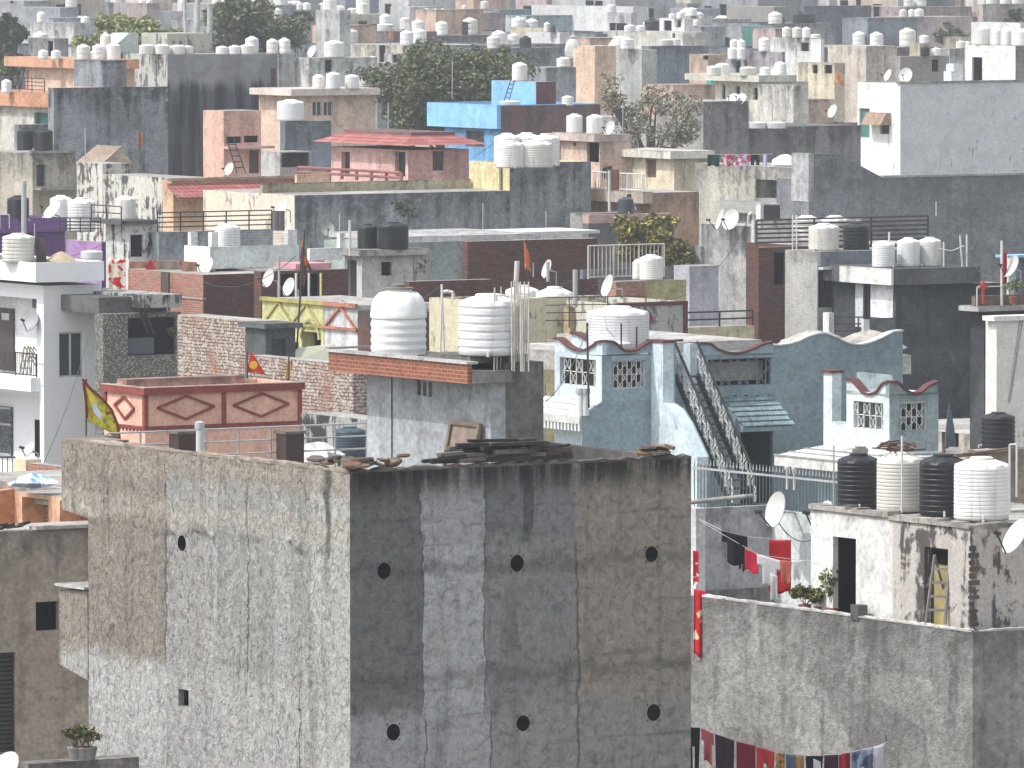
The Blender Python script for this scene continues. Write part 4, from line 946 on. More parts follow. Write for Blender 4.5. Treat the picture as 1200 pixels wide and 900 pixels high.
# ================================================================== E: white house on the left
E = House('the white house at left', 'smooth white house with a balcony and deep roof band, at the left edge', 51, 335, 8.75, name='white_house')
ELx = E.Rr(118, 335)[0]; EWHITE = paint((.80, .805, .82), .8, .05, .1)
zs = lambda py: E.L(30, py)[1]
block(E, 0, 0, ELx, 9, 0, 8.75, EWHITE, [(-60, 346, 43, 440, 'niche', {'d': .9, 'm': plaster((.82, .82, .81), .1, .1, .1)}), (-60, 458, 47, 690, 'niche', {'d': 1.3, 'm': EWHITE})], [(69, 389, 98, 442, 'win', {'m': paint((.05, .07, .07), .15, .3), 'fm': plaster((.6, .62, .62), .1, .1, .1), 't': .06})])
pf = E.L(40, 308, -.55); zf0, zf1 = E.L(40, 331, -.55)[1], pf[1]
cx_ = E.Rr(122, 307, -.45)[0]
mb = MB().box(-.55, -.45, zf0, cx_, 9, zf1 - .06); mb.build('roof_band', EWHITE, E.root)
pbox(E, 'roof', ROOF, -.4, -.3, zf1 - .059, cx_ - .15, 8.8, zf1 - .04)
mb = MB()
for b in ((-.55, -.45, cx_, -.33), (-.55, -.329, -.43, 9), (cx_ - .12, -.329, cx_, 9)): mb.box(b[0], b[1], zf1 - .058, b[2], b[3], zf1)
mb.build('parapet', EWHITE, E.root); E.roof = zf1 - .04; E.top = zf1
pbox(E, 'balcony_slab', EWHITE, -.35, -.02 + .3, zs(457), -.002, 8.5, zs(441))
# balcony rail, door, grille window, stools
y0, y1 = E.L(43, 430, -.25)[0], 7.5
railing([E.l2w(-.25, y0, zs(440)), E.l2w(-.25, y1, zs(440))], zs(413) - zs(440), IRON, 'dark balcony railing of the white house at left', vert=True, bars=.14, gap=1.4)
yd0, yd1 = E.L(17, 390, .88)[0], E.L(1, 390, .88)[0]
d_ = pbox(E, 'door', paint((.07, .05, .045), .6, .4), .82, yd0, zs(440), .897, yd1, E.L(9, 361, .88)[1])
pbox(E, 'door_glass', paint((.5, .48, .47), .4, .2), .80, yd0 + .25, E.L(9, 375, .88)[1], .818, yd1 - .2, E.L(9, 367, .88)[1])
yg0, yg1 = E.L(15, 500, 1.28)[0], E.L(-8, 500, 1.28)[0]
t = NT("patterned_glass"); v = t.obj(); vo = t.n("TexVoronoi", Vector=v, Scale=9.0).outputs[0]; PATG = t.fin(t.mix(t.sstep(vo, .3, .5), (.12, .13, .13), (.03, .035, .04)), .4, .4)
w_ = pbox(E, 'window', PATG, 1.2, yg0, E.L(5, 533, 1.28)[1], 1.297, yg1, E.L(5, 476, 1.28)[1])
for py in (478, 497, 532): pbox(E, 'window_frame', STEEL, 1.16, yg0, E.L(5, py + 1, 1.28)[1], 1.198, yg1, E.L(5, py - 1.5, 1.28)[1], w_)
yh0, yh1 = E.L(47, 510, 1.28)[0], E.L(41, 510, 1.28)[0]
pbox(E, 'doorway', VOID, 1.27, yh0 - .2, E.L(44, 535, 1.28)[1], 1.297, yh1, E.L(44, 492, 1.28)[1])
dish(36, 377, E.D + .3, .72, 'grey dish on a curved arm at the white house balcony', (-.6, -.6, .5), .1, (.35, .1), foot=(.5, .3, -.35), mat=paint((.30, .31, .32), .5, .1))
dish(34, 526, 240, .5, 'small pale dish low in front of the white house', (-.7, -.5, .5), .25, (.1, .1), mat=paint((.5, .52, .53), .5, .1))
for i, px in enumerate((27, 31)): ladder(px, 440, E.D + 1.6 - i * .4, 1.0, .4, ['wooden stepladder on the white house balcony', 'second thinner stepladder on the balcony nearer the pillar'][i], paint((.35, .31, .26), .8, .3), (.12, .1), GA - R(80), 4, True)
tank(E, 22, 38, 34, .9, 'white', 'band', label='white banded tank on the roof of the white house at left')
tank(E, 108, 26, 10, 3.4, 'white', 'band', label='white tank whose top barely shows over the white roof band')
pole(28, 212, 276, E.D + 4, .09, 'tall grey pipe standing on the white house roof', STEEL, 'vent_pipe', 'pipe')
pole(40.5, 262, 285, E.D + 6, .02, 'short thin rod beside the tall grey roof pipe', STEEL, 'rod', 'rod')
tag(MB().prism([(-.16, 0, 0), (.2, 0, 0), (.1, 0, .82), (-.2, 0, .85)], (0, .07, 0)).build('wooden_board', paint((.09, .06, .05), .9, .4), None, None, Vector((at(48, 300, E.D + .9).x, E.D + .9, E.roof))), 'dark wooden board propped by the banded tank', 'board')
place('sand_heap', 'small heap of sand on the white house roof', 'sand heap', 72, 306, E.D + 1.2, MB().lathe([(.55, 0), (.4, .12), (.2, .26), (.03, .33)], 13, fn=lambda r, z, t, k: (r * (1 + .12 * math.sin(5 * t + k)), z)), plaster((.42, .34, .24), .2, .3, .6), smooth=40)

# ================================================================== F: pink building with maroon diamonds
FP = plaster((.86, .52, .39), .16, .12, .15)
Fh = House('the pink diamond parapet', 'pink building whose parapet carries maroon diamond mouldings, behind the cement building', 170, 455, 9.2, name='pink_building')
fx, fy = Fh.Rr(352, 448)[0], Fh.L(122, 448)[0]
block(Fh, 0, 0, fx, fy, 0, 9.2, FP, [], [], .9)
FM = plaster((.29, .07, .058), .25, .3, .2)
def band(py0, py1, out, px=170, nm='moulding'):
    z1, z0 = Fh.Rr(px, py0)[1], Fh.Rr(px, py1)[1]
    mb = MB().box(-out, -out, z0, fx + out, -.001, z1).box(-out, .0, z0, -.001, fy + out, z1); return mb.build(nm, FM, Fh.root)
band(455, 463, .09, nm='cornice'); band(500, 503, .03)
pbox(Fh, 'coping', plaster((.6, .42, .36), .3, .3, .3), -.10, -.10, 9.203, fx + .10, .10, 9.225)
pbox(Fh, 'coping', plaster((.6, .42, .36), .3, .3, .3), -.10, .101, 9.203, .10, fy, 9.225)
mb = MB(); n = 46
for i in range(n):
    x = fx * (i + .5) / n; z = Fh.Rr(170, 503)[1]; mb.prism([(x - .06, -.03, z), (x + .06, -.03, z), (x, -.03, z - .09)], (0, .028, 0))
    y = fy * (i + .5) / n
    if i % 4 == 0: mb.prism([(-.03, y - .08, z), (-.03, y + .08, z), (-.03, y, z - .09)], (.028, 0, 0))
mb.build('scallop_trim', FM, Fh.root)
def post(px, side='R'):
    z0, z1 = Fh.Rr(170, 500)[1], Fh.Rr(170, 463)[1]
    if side == 'R': x = Fh.Rr(px, 470)[0]; return pbox(Fh, 'moulding', FM, x - .06, -.04, z0, x + .06, -.001, z1)
    y = Fh.L(px, 470)[0]; return pbox(Fh, 'moulding', FM, -.04, y - .07, z0, -.001, y + .07, z1)
for px in (262, 351): post(px)
post(124, 'L'); pbox(Fh, 'moulding', FM, -.05, -.05, Fh.Rr(170, 500)[1], .07, .07, Fh.Rr(170, 463)[1])
def diamond(side, pts, w=.058):
    q = [Fh.hit(px, py, 1 if side == 'R' else 0, 0) for px, py in pts]; mb = MB()
    for a, b in zip(q, q[1:] + q[:1]):
        e = Vector((0, -.02, 0)) if side == 'R' else Vector((-.02, 0, 0)); mb.bar(a + e, b + e, w, .06) if side == 'L' else mb.bar(a + e, b + e, .05, w)
    mb.build('diamond_moulding', FM, Fh.root)
diamond('R', [(184, 478), (218, 464), (251, 476), (218, 491)]); diamond('R', [(273, 475), (307, 461), (338, 473), (306, 488)]); diamond('L', [(135, 474), (146, 465), (158, 479), (147, 491)])
pbox(Fh, 'inner_wall', plaster((.48, .28, .22), .4, .4, .3), .5, fy - .3, 8, fx - .6, fy + .2, Fh.Rr(200, 442, fy)[1])
# steel railing with dark pillars in front of it
RB = House('the railed terrace', 'low terrace house with steel railing and dark brown pillars, between pink and cement buildings', 200, 566, 8.6, name='terrace_house')
block(RB, -3, -.3, 9, 5.5, 0, 8.6, plaster((.4, .33, .3), .4, .4, .3))
zr_ = 8.6
def rw(px): return RB.Rr(px, 540, .2)[0]
railing([RB.l2w(rw(126), .2, zr_), RB.l2w(rw(430), .2, zr_)], RB.Rr(200, 505, .2)[1] - zr_ , STEEL, 'stainless steel railing between the dark brown pillars', nb=4, gap=.85, r=.022)
for px, w, lb in ((207, 23, 'dark brown terrace pillar nearer the yellow flag'), (333, 24, 'dark brown terrace pillar nearer the cement parapet corner'), (112, 24, 'low dark pillar top at the foot of the yellow flag')):
    x = rw(px); ww = w / 50 / 2; e = empty('pillar', lb, 'pillar', RB.l2w(x, -.05, 8.0), GA); pz1 = (RB.Rr(px, 508, -.05)[1] if px != 112 else RB.Rr(px, 514, -.05)[1]) - 8.0
    MB().box(-ww, -.25, 0, ww, .2, pz1).build('shaft', paint((.05, .025, .022), .5, .3), e); MB().box(-ww - .04, -.29, pz1, ww + .04, .24, pz1 + .06).build('cap', plaster((.2, .17, .15), .4, .3, .3), e)
pole(234, 497, 545, RB.D - .6, .085, 'thick grey vent pipe in front of the pink building', paint((.55, .57, .58), .4, .1, .4), 'vent_pipe', 'pipe', cap=True)
tank(RB, 410, 40, 36, 5.0, 'blue', 'plain', z=zr_ + .25, label='dark blue tank behind the steel railing beside the stair hut')
place('white_sacks', 'crumpled white sacks on the terrace behind the railing', 'sacks', 372, 541, RB.D + 4.5, MB().lathe([(.2, 0), (.6, .05), (.55, .2), (.25, .34), (.05, .36)], 12, fn=lambda r, z, t, k: (r * (1 + .3 * math.sin(3 * t + k * 2)), z * (1 + .3 * math.cos(4 * t)))), cloth_mat((.7, .7, .7)), smooth=50)
SCR = house('the low stained screen wall', 'low soot stained screen wall behind the steel railing', 430, 492, 352, 470, 8.9, SOOT, [], [], z0=7.5)
YF = None
t = NT("flag_cloth"); v = t.obj(); vo = t.noise(v, 5, 3, .5); xx = t.xyz(v)
YF = t.fin(t.mix(t.sstep(vo, .6, .64), t.mix(t.sstep(t.noise(v, 9, 2), .5, .55), (.50, .42, .05), (.30, .30, .05)), (.22, .06, .03)), .9, .1)
def motif(e, p):
    mb = MB(); q = [at(x, y, e.location.y - .16) - p for x, y in ((108, 474), (112, 470), (114, 478), (119, 484), (118, 492), (114, 488), (110, 484))]; mb.prism(q, (0, .01, 0)).build('emblem', paint((.45, .5, .6), .9, .3), e)
    mb = MB(); q = [at(x, y, e.location.y) - p for x, y in ((97, 444), (106, 455), (121, 468), (131, 480), (138, 497), (141, 517))]
    for a, b in zip(q[:-1], q[1:]): mb.bar(a + Vector((0, -.1, 0)), b + Vector((0, -.1, 0)), .03, .06)
    q = [at(x, y, e.location.y) - p for x, y in ((98, 448), (101, 470), (102, 490))]
    for a, b in zip(q[:-1], q[1:]): mb.bar(a + Vector((0, -.06, 0)), b + Vector((0, -.06, 0)), .03, .06)
    mb.build('border', cloth_mat((.16, .025, .02)), e)
flag(101, 444, 512, RB.D + 1.5, 'large yellow green flag with dark red border drooping by the pink building', YF, [(97, 443), (106, 454), (121, 467), (132, 480), (138, 498), (142, 520), (136, 522), (132, 508), (118, 501), (101, 493), (98, 465)], pm=IRON, motif=motif)
flag(290, 412, 446, 232, 'red triangular flag with a yellow sun emblem above the pink parapet', cloth_mat((.6, .05, .02)), [(294, 411), (312, 440), (303, 437), (289, 436)], pm=IRON, motif=lambda e, p: MB().lathe([(.12, 0), (.12, .015), (.09, .02)], 14).build('emblem', cloth_mat((.75, .4, .05)), e, None, at(297, 428, e.location.y - .1) - p).__setattr__('rotation_euler', (R(90), 0, 0)))
flag(338.5, 416, 446, 231, 'small narrow orange yellow flag above the pink parapet', cloth_mat((.65, .28, .03)), [(338, 417), (341, 430), (340, 443), (335, 445), (336, 430)], pm=IRON)

# ================================================================== rubble brick walls and the dark workshop between E and the pink building
BR3 = house('the long rough brick wall', 'long wall of rough pale brick, behind the pink diamond parapet', 414, 428, 290, 436, 8.45, RUBBLE, [], [])
BR2 = house('the tall rough brick wall', 'tall rough brick wall with mortar spilling from its courses, behind the red flag', 313, 378, 208, 330, 9.0, RUBBLE, [], [], Lx=1.0)
GB = house('the grey cement box room', 'small grey cement box room with a dark door, beside the rough brick wall', 311, 385, 296, 346, 9.05, plaster((.13, .14, .14), .4, .4, .4), [], [(318, 397, 335, 440, 'door', {'m': paint((.03, .04, .04), .5, .3)})], Ly=1.2)
pbox(GB, 'roof_slab', plaster((.15, .16, .165), .4, .4, .4), -.15, -.2, 9.052, GB.Lx + .15, 1.4, 9.2)
t = NT("terrazzo_tile"); v = t.obj(); vo = t.n("TexVoronoi", Vector=v, Scale=13.0); MOS = t.fin(t.mix(t.sstep(vo.outputs[0], .32, .45), (.31, .29, .25), (.10, .098, .09)), .7, .3)
CT = house('the mosaic clad workshop', 'house clad in speckled mosaic with a dark open workshop, behind the white house', 121, 368, 100, 212, 7.9, MOS, [], [(150, 372, 206, 416, 'hole', {'d': 1.6, 'name': 'workshop_opening'})], Ly=.6)
zc1 = CT.Rr(190, 345)[1]; zc0 = CT.Rr(190, 361)[1]
pbox(CT, 'roof_slab', SOOT, CT.Rr(168, 350, -.5)[0], -.5, CT.Rr(170, 361, -.5)[1], CT.Rr(213, 350, -.5)[0], 5, CT.Rr(170, 346, -.5)[1])
pbox(CT, 'wall', plaster((.17, .17, .16), .4, .4, .4), -.0, .3, 7.9, CT.Lx - .4, 5, CT.Rr(150, 348, .3)[1])
pbox(CT, 'cloth_bundle', cloth_mat((.16, .16, .2)), CT.Rr(158, 400)[0], .45, CT.Rr(160, 416)[1], CT.Rr(188, 400)[0], 1.0, CT.Rr(160, 397)[1])
for i, (a, b) in enumerate(((163, 176), (168, 182))):
    p, q = CT.Rr(a, 362, -.2), CT.Rr(b, 392, -.2); tag(MB().bar((0, 0, 0), CT.l2w(q[0], -.1, q[1]) - CT.l2w(p[0], -.2, p[1]), .1, .05).build('wooden_beam', PLANK[i], None, None, CT.l2w(p[0], -.2, p[1])), ['dark wooden beam slanting across the workshop opening', 'second slanting beam nearer the brick wall'][i], 'beam')
plant(201, 395, CT.D + 1.2, .3, .4, LEAFG, 'green bunch hanging inside the dark workshop opening', 90)
BR1 = house('the twin brick wall', 'brick house with a sunlit and a dark wall, behind the rough brick', 238, 322, 150, 332, 8.6, BRICKR, [], [])
pbox(BR1, 'wall_panel', BRICKD, -.0, -.03, 0, BR1.Lx, -.002, 8.6)  # darker brick laid over the shaded face, shade put into its colour
pbox(BR1, 'string_course', plaster((.42, .36, .33), .3, .3, .3), -.04, -.06, BR1.L(238, 351)[1], .1, BR1.Ly, BR1.L(238, 349)[1])
pbox(BR1, 'pilaster', plaster((.1, .07, .06), .3, .3, .3), -.06, BR1.L(199, 335)[0], 0, -.002, BR1.L(190, 335)[0], 8.6)
REDB = cloth_mat((.5, .02, .03), (.68, .6, .48), 4)
cloth((127, 304), (147, 303), BR1.D - .6, 1.15, 'red and cream patterned blanket hung at the white house corner', REDB, 'blanket', 'blankets', 3, .03, 'blanket')
cloth((151, 306), (171, 306), BR1.D + 5.9, .52, 'brown blanket with a red stripe over the brick parapet, left end', cloth_mat((.30, .16, .12), (.4, .02, .03), 1.2), 'blanket', 'blankets', 2, .03, 'blanket')
cloth((171, 305), (213, 305), BR1.D + 4.0, .52, 'dark red and grey striped blanket over the brick parapet', cloth_mat((.35, .02, .03), (.22, .18, .15), 1.6), 'blanket', 'blankets', 4, .03, 'blanket')
cloth((213, 306), (231, 307), BR1.D + 2.6, .5, 'plain brown blanket at the right end of the brick parapet', cloth_mat((.32, .18, .13)), 'blanket', 'blankets', 2, .02, 'blanket')
# yellow green house with zigzag parapet
YG = plaster((.60, .58, .29), .2, .2, .15)
Y = House('the yellow green balcony', 'yellow green house with zigzag balcony panels and an arched window, in the middle left', 420, 358, 8.9, name='house')
yl, ym, ye = Y.L(380, 353)[0], Y.L(400, 355)[0], Y.L(308, 347)[0]
block(Y, 0, 0, 3, yl, 0, 8.9, plaster((.7, .7, .7), .3, .3, .2), [], [])
block(Y, -.02, yl + .003, 3, ye - yl, 0, 8.9, YG, [(354, 389, 376, 470, 'niche', {'d': .5, 'm': VOID}), (326, 400, 350, 413, 'hole', {'d': .3, 'name': 'window_opening'})], [])
yv = Y.L(365, 380)[0]; mb = MB(); n = 10
ra = (Y.L(354, 380)[0] - Y.L(376, 380)[0]) / 2; zz_ = Y.L(365, 397)[1]
pts = [(-.05, yv + ra * math.cos(a), zz_ + ra * 1.0 * math.sin(a)) for a in [math.pi * k / n for k in range(n + 1)]]
for a, b in zip(pts[:-1], pts[1:]): mb.bar(a, b, .1, .08)
mb.build('window_arch', YG, Y.root)
def Lband(py0, py1, y0_, y1_, out, m, nm='moulding', px=400): z0, z1 = Y.L(px, py1)[1], Y.L(px, py0)[1]; pbox(Y, nm, m, -out, y0_, z0, -.021, y1_, z1)
OL = plaster((.40, .36, .12), .3, .3, .2); RT = plaster((.5, .2, .14), .2, .3, .2)
zt1, zt0, zb1_, zb0_ = Y.L(420, 357)[1], Y.L(420, 361)[1], Y.L(420, 385)[1], Y.L(420, 388)[1]
for (a, b, m) in ((0, yl, RT), (yl, ye, OL)): pbox(Y, 'cornice', m, -.12, a, zt0, -.021, b, zt1 + .02); pbox(Y, 'moulding', m, -.10, a, zb0_, -.021, b, zb1_)
def zig(y0_, y1_, n, m):
    mb = MB()
    for i in range(n):
        a, c = y0_ + (y1_ - y0_) * i / n, y0_ + (y1_ - y0_) * (i + 1) / n; b = (a + c) / 2
        mb.bar((-.05, a, zb1_), (-.05, b, zt0), .06, .07); mb.bar((-.05, b, zt0), (-.05, c, zb1_), .06, .07)
    mb.build('zigzag_moulding', m, Y.root)
zig(.1, yl - .1, 1, RT); zig(yl + .2, ye - .2, 2, OL)
pbox(Y, 'wall', plaster((.2, .11, .08), .6, .5, .6), -.03, -2.0, 0, 2.5, -.01, 8.75)
tag(MB().prism([(0, 0, 0), (1.15, 0, -.1), (1.5, .3, .62), (.35, .3, .5)], (.0, .03, .02)).build('tarpaulin', cloth_mat((.50, .50, .40)), None, None, at(335, 428, 250)), 'pale canvas sheet propped below the arched yellow window', 'tarpaulin')
pole(347, 270, 420, 251, .03, 'dark pole carrying the brown temple flag by the yellow balcony', IRON, 'flagpole', 'pole', 10)
flag(356, 276, 338, 252, 'long ragged brown and orange flag above the yellow balcony', cloth_mat((.42, .12, .02), (.12, .05, .03), 3), [(355, 276), (359, 300), (366, 318), (360, 312), (357, 335), (351, 333), (352, 300)], pm=IRON)
dish(314, 326, 285, .66, 'upper left of two pale dishes by the yellow balcony', (-.75, -.58, .32), .5)
dish(338, 336, 280, .66, 'lower right of two pale dishes by the yellow balcony', (-.75, -.58, .32), .5)
for i, px in enumerate((327, 347, 362, 376)): pole(px, 300 if i == 0 else 320, 352, 276, .04, ['tall grey post behind the two dishes', 'white post left of the dark doorway behind the yellow balcony', 'white post in the middle of the dark opening', 'yellow post right of the dark opening'][i], [STEEL, PVCW, PVCW, paint((.6, .55, .2))][i], 'post', 'post')
BK = house('the brick rooms behind the yellow balcony', 'dark brick rooms with open bays, behind the yellow green balcony', 306, 318, 290, 408, 8.9, BRICKD, [], [(326, 321, 345, 350, 'hole', {'d': .35}), (348, 321, 374, 350, 'hole', {'d': .35})], Ly=.5)
pbox(BK, 'tin_roof', paint((.6, .3, .32), .6, .2), BK.Rr(350, 316)[0], .2, 8.93, BK.Rr(392, 316)[0], 1.6, 9.12)

# ================================================================== mint house with wire fence
MT = House('the mint terrace', 'pale mint house with a white pillared terrace and wire fence, in the middle left', 248, 318, 8.6, name='house')
mx, my = MT.Rr(348, 314)[0], MT.L(222, 314)[0]; MTW = plaster((.74, .75, .74), .15, .12, .15)
block(MT, 0, 0, mx, my, 0, 8.6, MINT)
zp1, zp0 = MT.Rr(248, 290)[1], MT.Rr(248, 303)[1]
pbox(MT, 'parapet', plaster((.68, .72, .70), .12, .12, .15), -.15, -.15, zp0 - .35, mx, .0, zp0 + .42); pbox(MT, 'parapet', MTW, -.16, .002, zp0 - .6, 0, my + .1, zp0 + .42)
for px, side in ((224, 'L'), (248, 'L')):
    y = MT.L(px, 290, -.1)[0]; pbox(MT, 'pillar', MTW, -.17, y - .12, zp0 + .422, .1, y + .12, MT.L(px, 272, -.1)[1])
for px in (345, 340): x = MT.Rr(px, 290, -.1)[0]; pbox(MT, 'pillar', MTW, x - .1, -.13, zp0 + .423, x + .1, .1, MT.Rr(px, 269, -.1)[1])
pbox(MT, 'parapet', MTW, mx + .002, -.9, MT.Rr(360, 304)[1], mx + 1.4, -.72, MT.Rr(360, 290)[1]); pbox(MT, 'pillar', MTW, mx + 1.25, -.93, MT.Rr(360, 290)[1] + .002, mx + 1.45, -.7, MT.Rr(378, 272)[1])
fm = MB(); za, zb = zp0 + .45, MT.Rr(300, 271)[1]
x0, x1 = MT.Rr(262, 280)[0], MT.Rr(340, 280)[0]
for k in range(6): z = za + (zb - za) * k / 5; fm.tube((x0, -.05, z), (x1, -.05, z), .008, 4)
for k in range(40): x = x0 + (x1 - x0) * k / 39; fm.tube((x, -.05, za), (x, -.05, zb), .006, 4)
fm.build('wire_fence', STEEL, MT.root)
MT.roof = zp0 + .2; tank(MT, 267, 30, 28, 2.2, 'white', 'plain', z=zp0 + .3, label='white tank behind the wire fence of the mint terrace')
dish(241, 312, MT.D - .5, .75, 'white dish on the lit pillar side of the mint terrace', (-.65, -.6, .45), .3)
dish(384, 268, 330, .6, 'grey green dish above the mint terrace end', (.1, -.95, .3), .6, mat=paint((.33, .35, .30), .6, .2))
pole(410, 258, 300, 296, .05, 'slim white post left of the two black tanks', PVCW, 'post', 'post')
Q = house('the sage green block', 'sage green plain block with a pale flat roof, behind the two black tanks', 440, 285, 380, 548, 8.8, plaster((.40, .47, .44), .2, .25, .2), [], [])
pbox(Q, 'roof_slab', plaster((.66, .66, .64), .4, .3, .3), 1.5, .3, 8.801, Q.Lx + 3.5, 6, 9.0)
RH = house('the pale hut with two black tanks', 'pale plastered hut with a rough slab carrying two black tanks', 424, 300, 404, 498, 8.9, plaster((.66, .65, .62), .35, .3, .3), [(407, 305, 418, 352, 'hole', {'d': .5, 'name': 'doorway', 'm': paint((.2, .2, .2), .8)})], [(447, 307, 459, 323, 'hole', {'d': .3, 'name': 'window_opening'})])
pbox(RH, 'roof_slab', plaster((.50, .48, .44), .7, .5, .6), -.25, -.25, 8.902, RH.Lx + .1, RH.Ly + .2, 9.12); RH.roof = 9.12
pbox(RH, 'pier', blotchy((.45, .43, .4), (.1, .1, .1), .6), RH.Lx - .5, -.06, 0, RH.Lx + .05, -.002, 8.9)
tank(RH, 431, 24, 29, 1.4, 'black', 'plain', label='smaller black tank on the pale hut slab'); tank(RH, 461, 36, 32, .9, 'black', 'plain', label='larger black tank with a plant behind it on the pale hut')
plant(474, 278, RH.D + 2.2, 1.0, .8, LEAFD, 'tall dark green plant rising behind the larger black tank', 260, TERRA, 5)
tag(MB().box(-.55, -.1, 0, .6, .2, .22).build('crate', YELLOW, None, None, at(408, 300, RH.D + 1)), 'pale yellow box at the left end of the hut slab', 'box').rotation_euler[2] = GA
BD1 = house('the dark brick wall', 'wide dark brick wall below the long grey wall, centre', 548, 283, 500, 700, 9.1, BRICKD, [], [], Ly=.4)
BD2 = house('the lower dark brick wall', 'lower dark brick wall beside the domed tank', 480, 330, 470, 577, 8.7, BRICKD, [], [], Ly=.4)
flag(617, 280, 340, 300, 'narrow yellow and red flag before the dark brick wall', cloth_mat((.5, .38, .1), (.4, .1, .04), 3), [(614, 282), (621, 300), (622, 318), (615, 316)], pm=IRON)
# stained yellow wall and the middle terrace with tanks
YS = house('the yellow stained wall', 'yellowish stained wall between the two big tanks', 545, 352, 503, 640, 9.9, blotchy((.62, .56, .40), (.22, .2, .15), .35), [], [], par=.4)
TT = house('the middle terrace', 'stained cream terrace with a maroon edged parapet, centre right', 716, 356, 625, 803, 8.6, blotchy((.58, .55, .45), (.2, .19, .15), .35), [], [], par=.9)
x0, x1 = 0, TT.Lx
pbox(TT, 'parapet_panel', blotchy((.45, .45, .43), (.14, .14, .13), .4), 0, -.05, TT.Rr(760, 395)[1], x1, -.002, 8.5)
for b in ((-.02, -.1, 8.5, x1 + .05, .12, 8.62), (x1 - .12, -.101, TT.Rr(760, 395)[1], x1 + .04, -.051, 8.5), (-.02, -.101, TT.Rr(760, 395)[1], .1, -.051, 8.5)): pbox(TT, 'maroon_edging', MAROON, *b)
mb = MB(); x = TT.Rr(759, 372)[0]; z = TT.Rr(759, 372)[1]; mb.prism([(x - .16, -.09, z), (x, -.09, z - .24), (x + .16, -.09, z), (x, -.09, z + .24)], (0, .038, 0)); mb.build('diamond_moulding', plaster((.35, .04, .04), .2, .2, .2), TT.root)
TT.roof = 8.3; tank(TT, 650, 44, 58, 4.6, 'white', 'plain', z=7.3, label='large white tank standing behind the pipe railing'); tank(TT, 612, 40, 50, 6.0, 'white', 'plain', z=7.5, label='white tank half hidden behind the upright pipes')
tank(TT, 587, 24, 28, 4.5, 'grey', 'plain', z=7.9, label='greyish small tank left of the upright pipes', low=True)
railing([at(622, 385, 252), at(757, 383, 252)], .95, IRON, 'thin rusty pipe railing in front of the large white tank', nb=4, gap=1.1, r=.016)
dish(711, 335, 272, .8, 'tilted white dish above the maroon edged parapet', (-.86, -.38, .32), .3, (.3, .2))
dish(640, 315, 296, .72, 'white dish before the dark brick wall beside the vent post', (-.86, -.38, .32), .6)
for px, y0, y1, D, r, lb, m in ((642, 307, 330, 290, .06, 'stubby grey post right of the small white dish', STEEL), (674, 316, 360, 262, .08, 'thick weathered pole behind the middle terrace', STEEL), (719, 350, 370, 262, .11, 'pale square stub at the maroon parapet corner', PVCW), (625, 308, 325, 290, .02, 'thin rod left of the small white dish', STEEL)): pole(px, y0, y1, D, r, lb, m, 'post', 'post')
pbox(TT, 'inner_wall', blotchy((.6, .56, .42), (.25, .22, .16), .4), -.9, 2.8, 6.5, 1.4, 3.0, TT.Rr(640, 348, 2.8)[1])
pbox(TT, 'pier', plaster((.42, .32, .2), .5, .4, .4), TT.Rr(668, 360, 2.2)[0], 2.2, 6.5, TT.Rr(676, 360, 2.2)[0], 2.6, TT.Rr(670, 359, 2.2)[1])
YC = house('the low yellow room', 'low pale yellow room between the pipe bundle and the teal house', 640, 400, 622, 662, 8.3, YELLOW, [], [], Ly=1.2)
PY = house('the pale yellow roof', 'pale yellow flat roofed house with a black roof rail, above the teal house', 806, 384, 790, 884, 7.6, plaster((.76, .68, .45), .2, .2, .2), [], [], Ly=.6)
railing([PY.l2w(0, .1, 7.6), PY.l2w(PY.Lx, .1, 7.6)], .5, IRON, 'low black rail on the pale yellow roof', nb=2, gap=1.2, r=.03)
# fence platform with tank
FPh = house('the olive tank room', 'olive and brick room carrying a fenced white tank, right of centre', 722, 330, 705, 803, 8.75, BRICKR, [], [], Ly=.5)
xm_ = FPh.Rr(755, 335)[0]; pbox(FPh, 'wall_panel', plaster((.42, .38, .2), .2, .2, .2), xm_, -.03, 0, FPh.Lx + .02, -.002, 8.75)
pbox(FPh, 'back_parapet', plaster((.25, .27, .34), .4, .4, .3), .05, 2.2, 8.75, FPh.Lx + .6, 2.4, FPh.Rr(760, 314, 2.2)[1])
railing([FPh.l2w(.2, 2.1, 8.75), FPh.l2w(FPh.Lx + .5, 2.1, 8.75)], 1.15, paint((.6, .58, .5), .7, .2, dirt=.4), 'cream vertical bar railing behind the fenced tank', vert=True, bars=.16, gap=1.2, r=.025)
tank(FPh, 763, 28, 30, 1.2, 'white', 'plain', label='white tank on the olive and brick room'); tank(FPh, 747, 12, 24, 1.6, 'white', 'plain', label='narrow white drum left of the fenced tank', low=True)
LEAFY2 = leaf_mat((.09, .11, .04), (.24, .23, .07), (.42, .34, .1))
LV = house('the pale lavender wall', 'pale lavender plain wall beside the grey wall with dishes', 808, 312, 804, 842, 9.0, plaster((.50, .50, .55), .2, .2, .2), [], [], Ly=1)
tree(765, 240, 316, 112, 318, LEAFY2, 'yellowish leafy young tree behind the fenced white tank', 4600, .12, 11, 13, sparse=True)
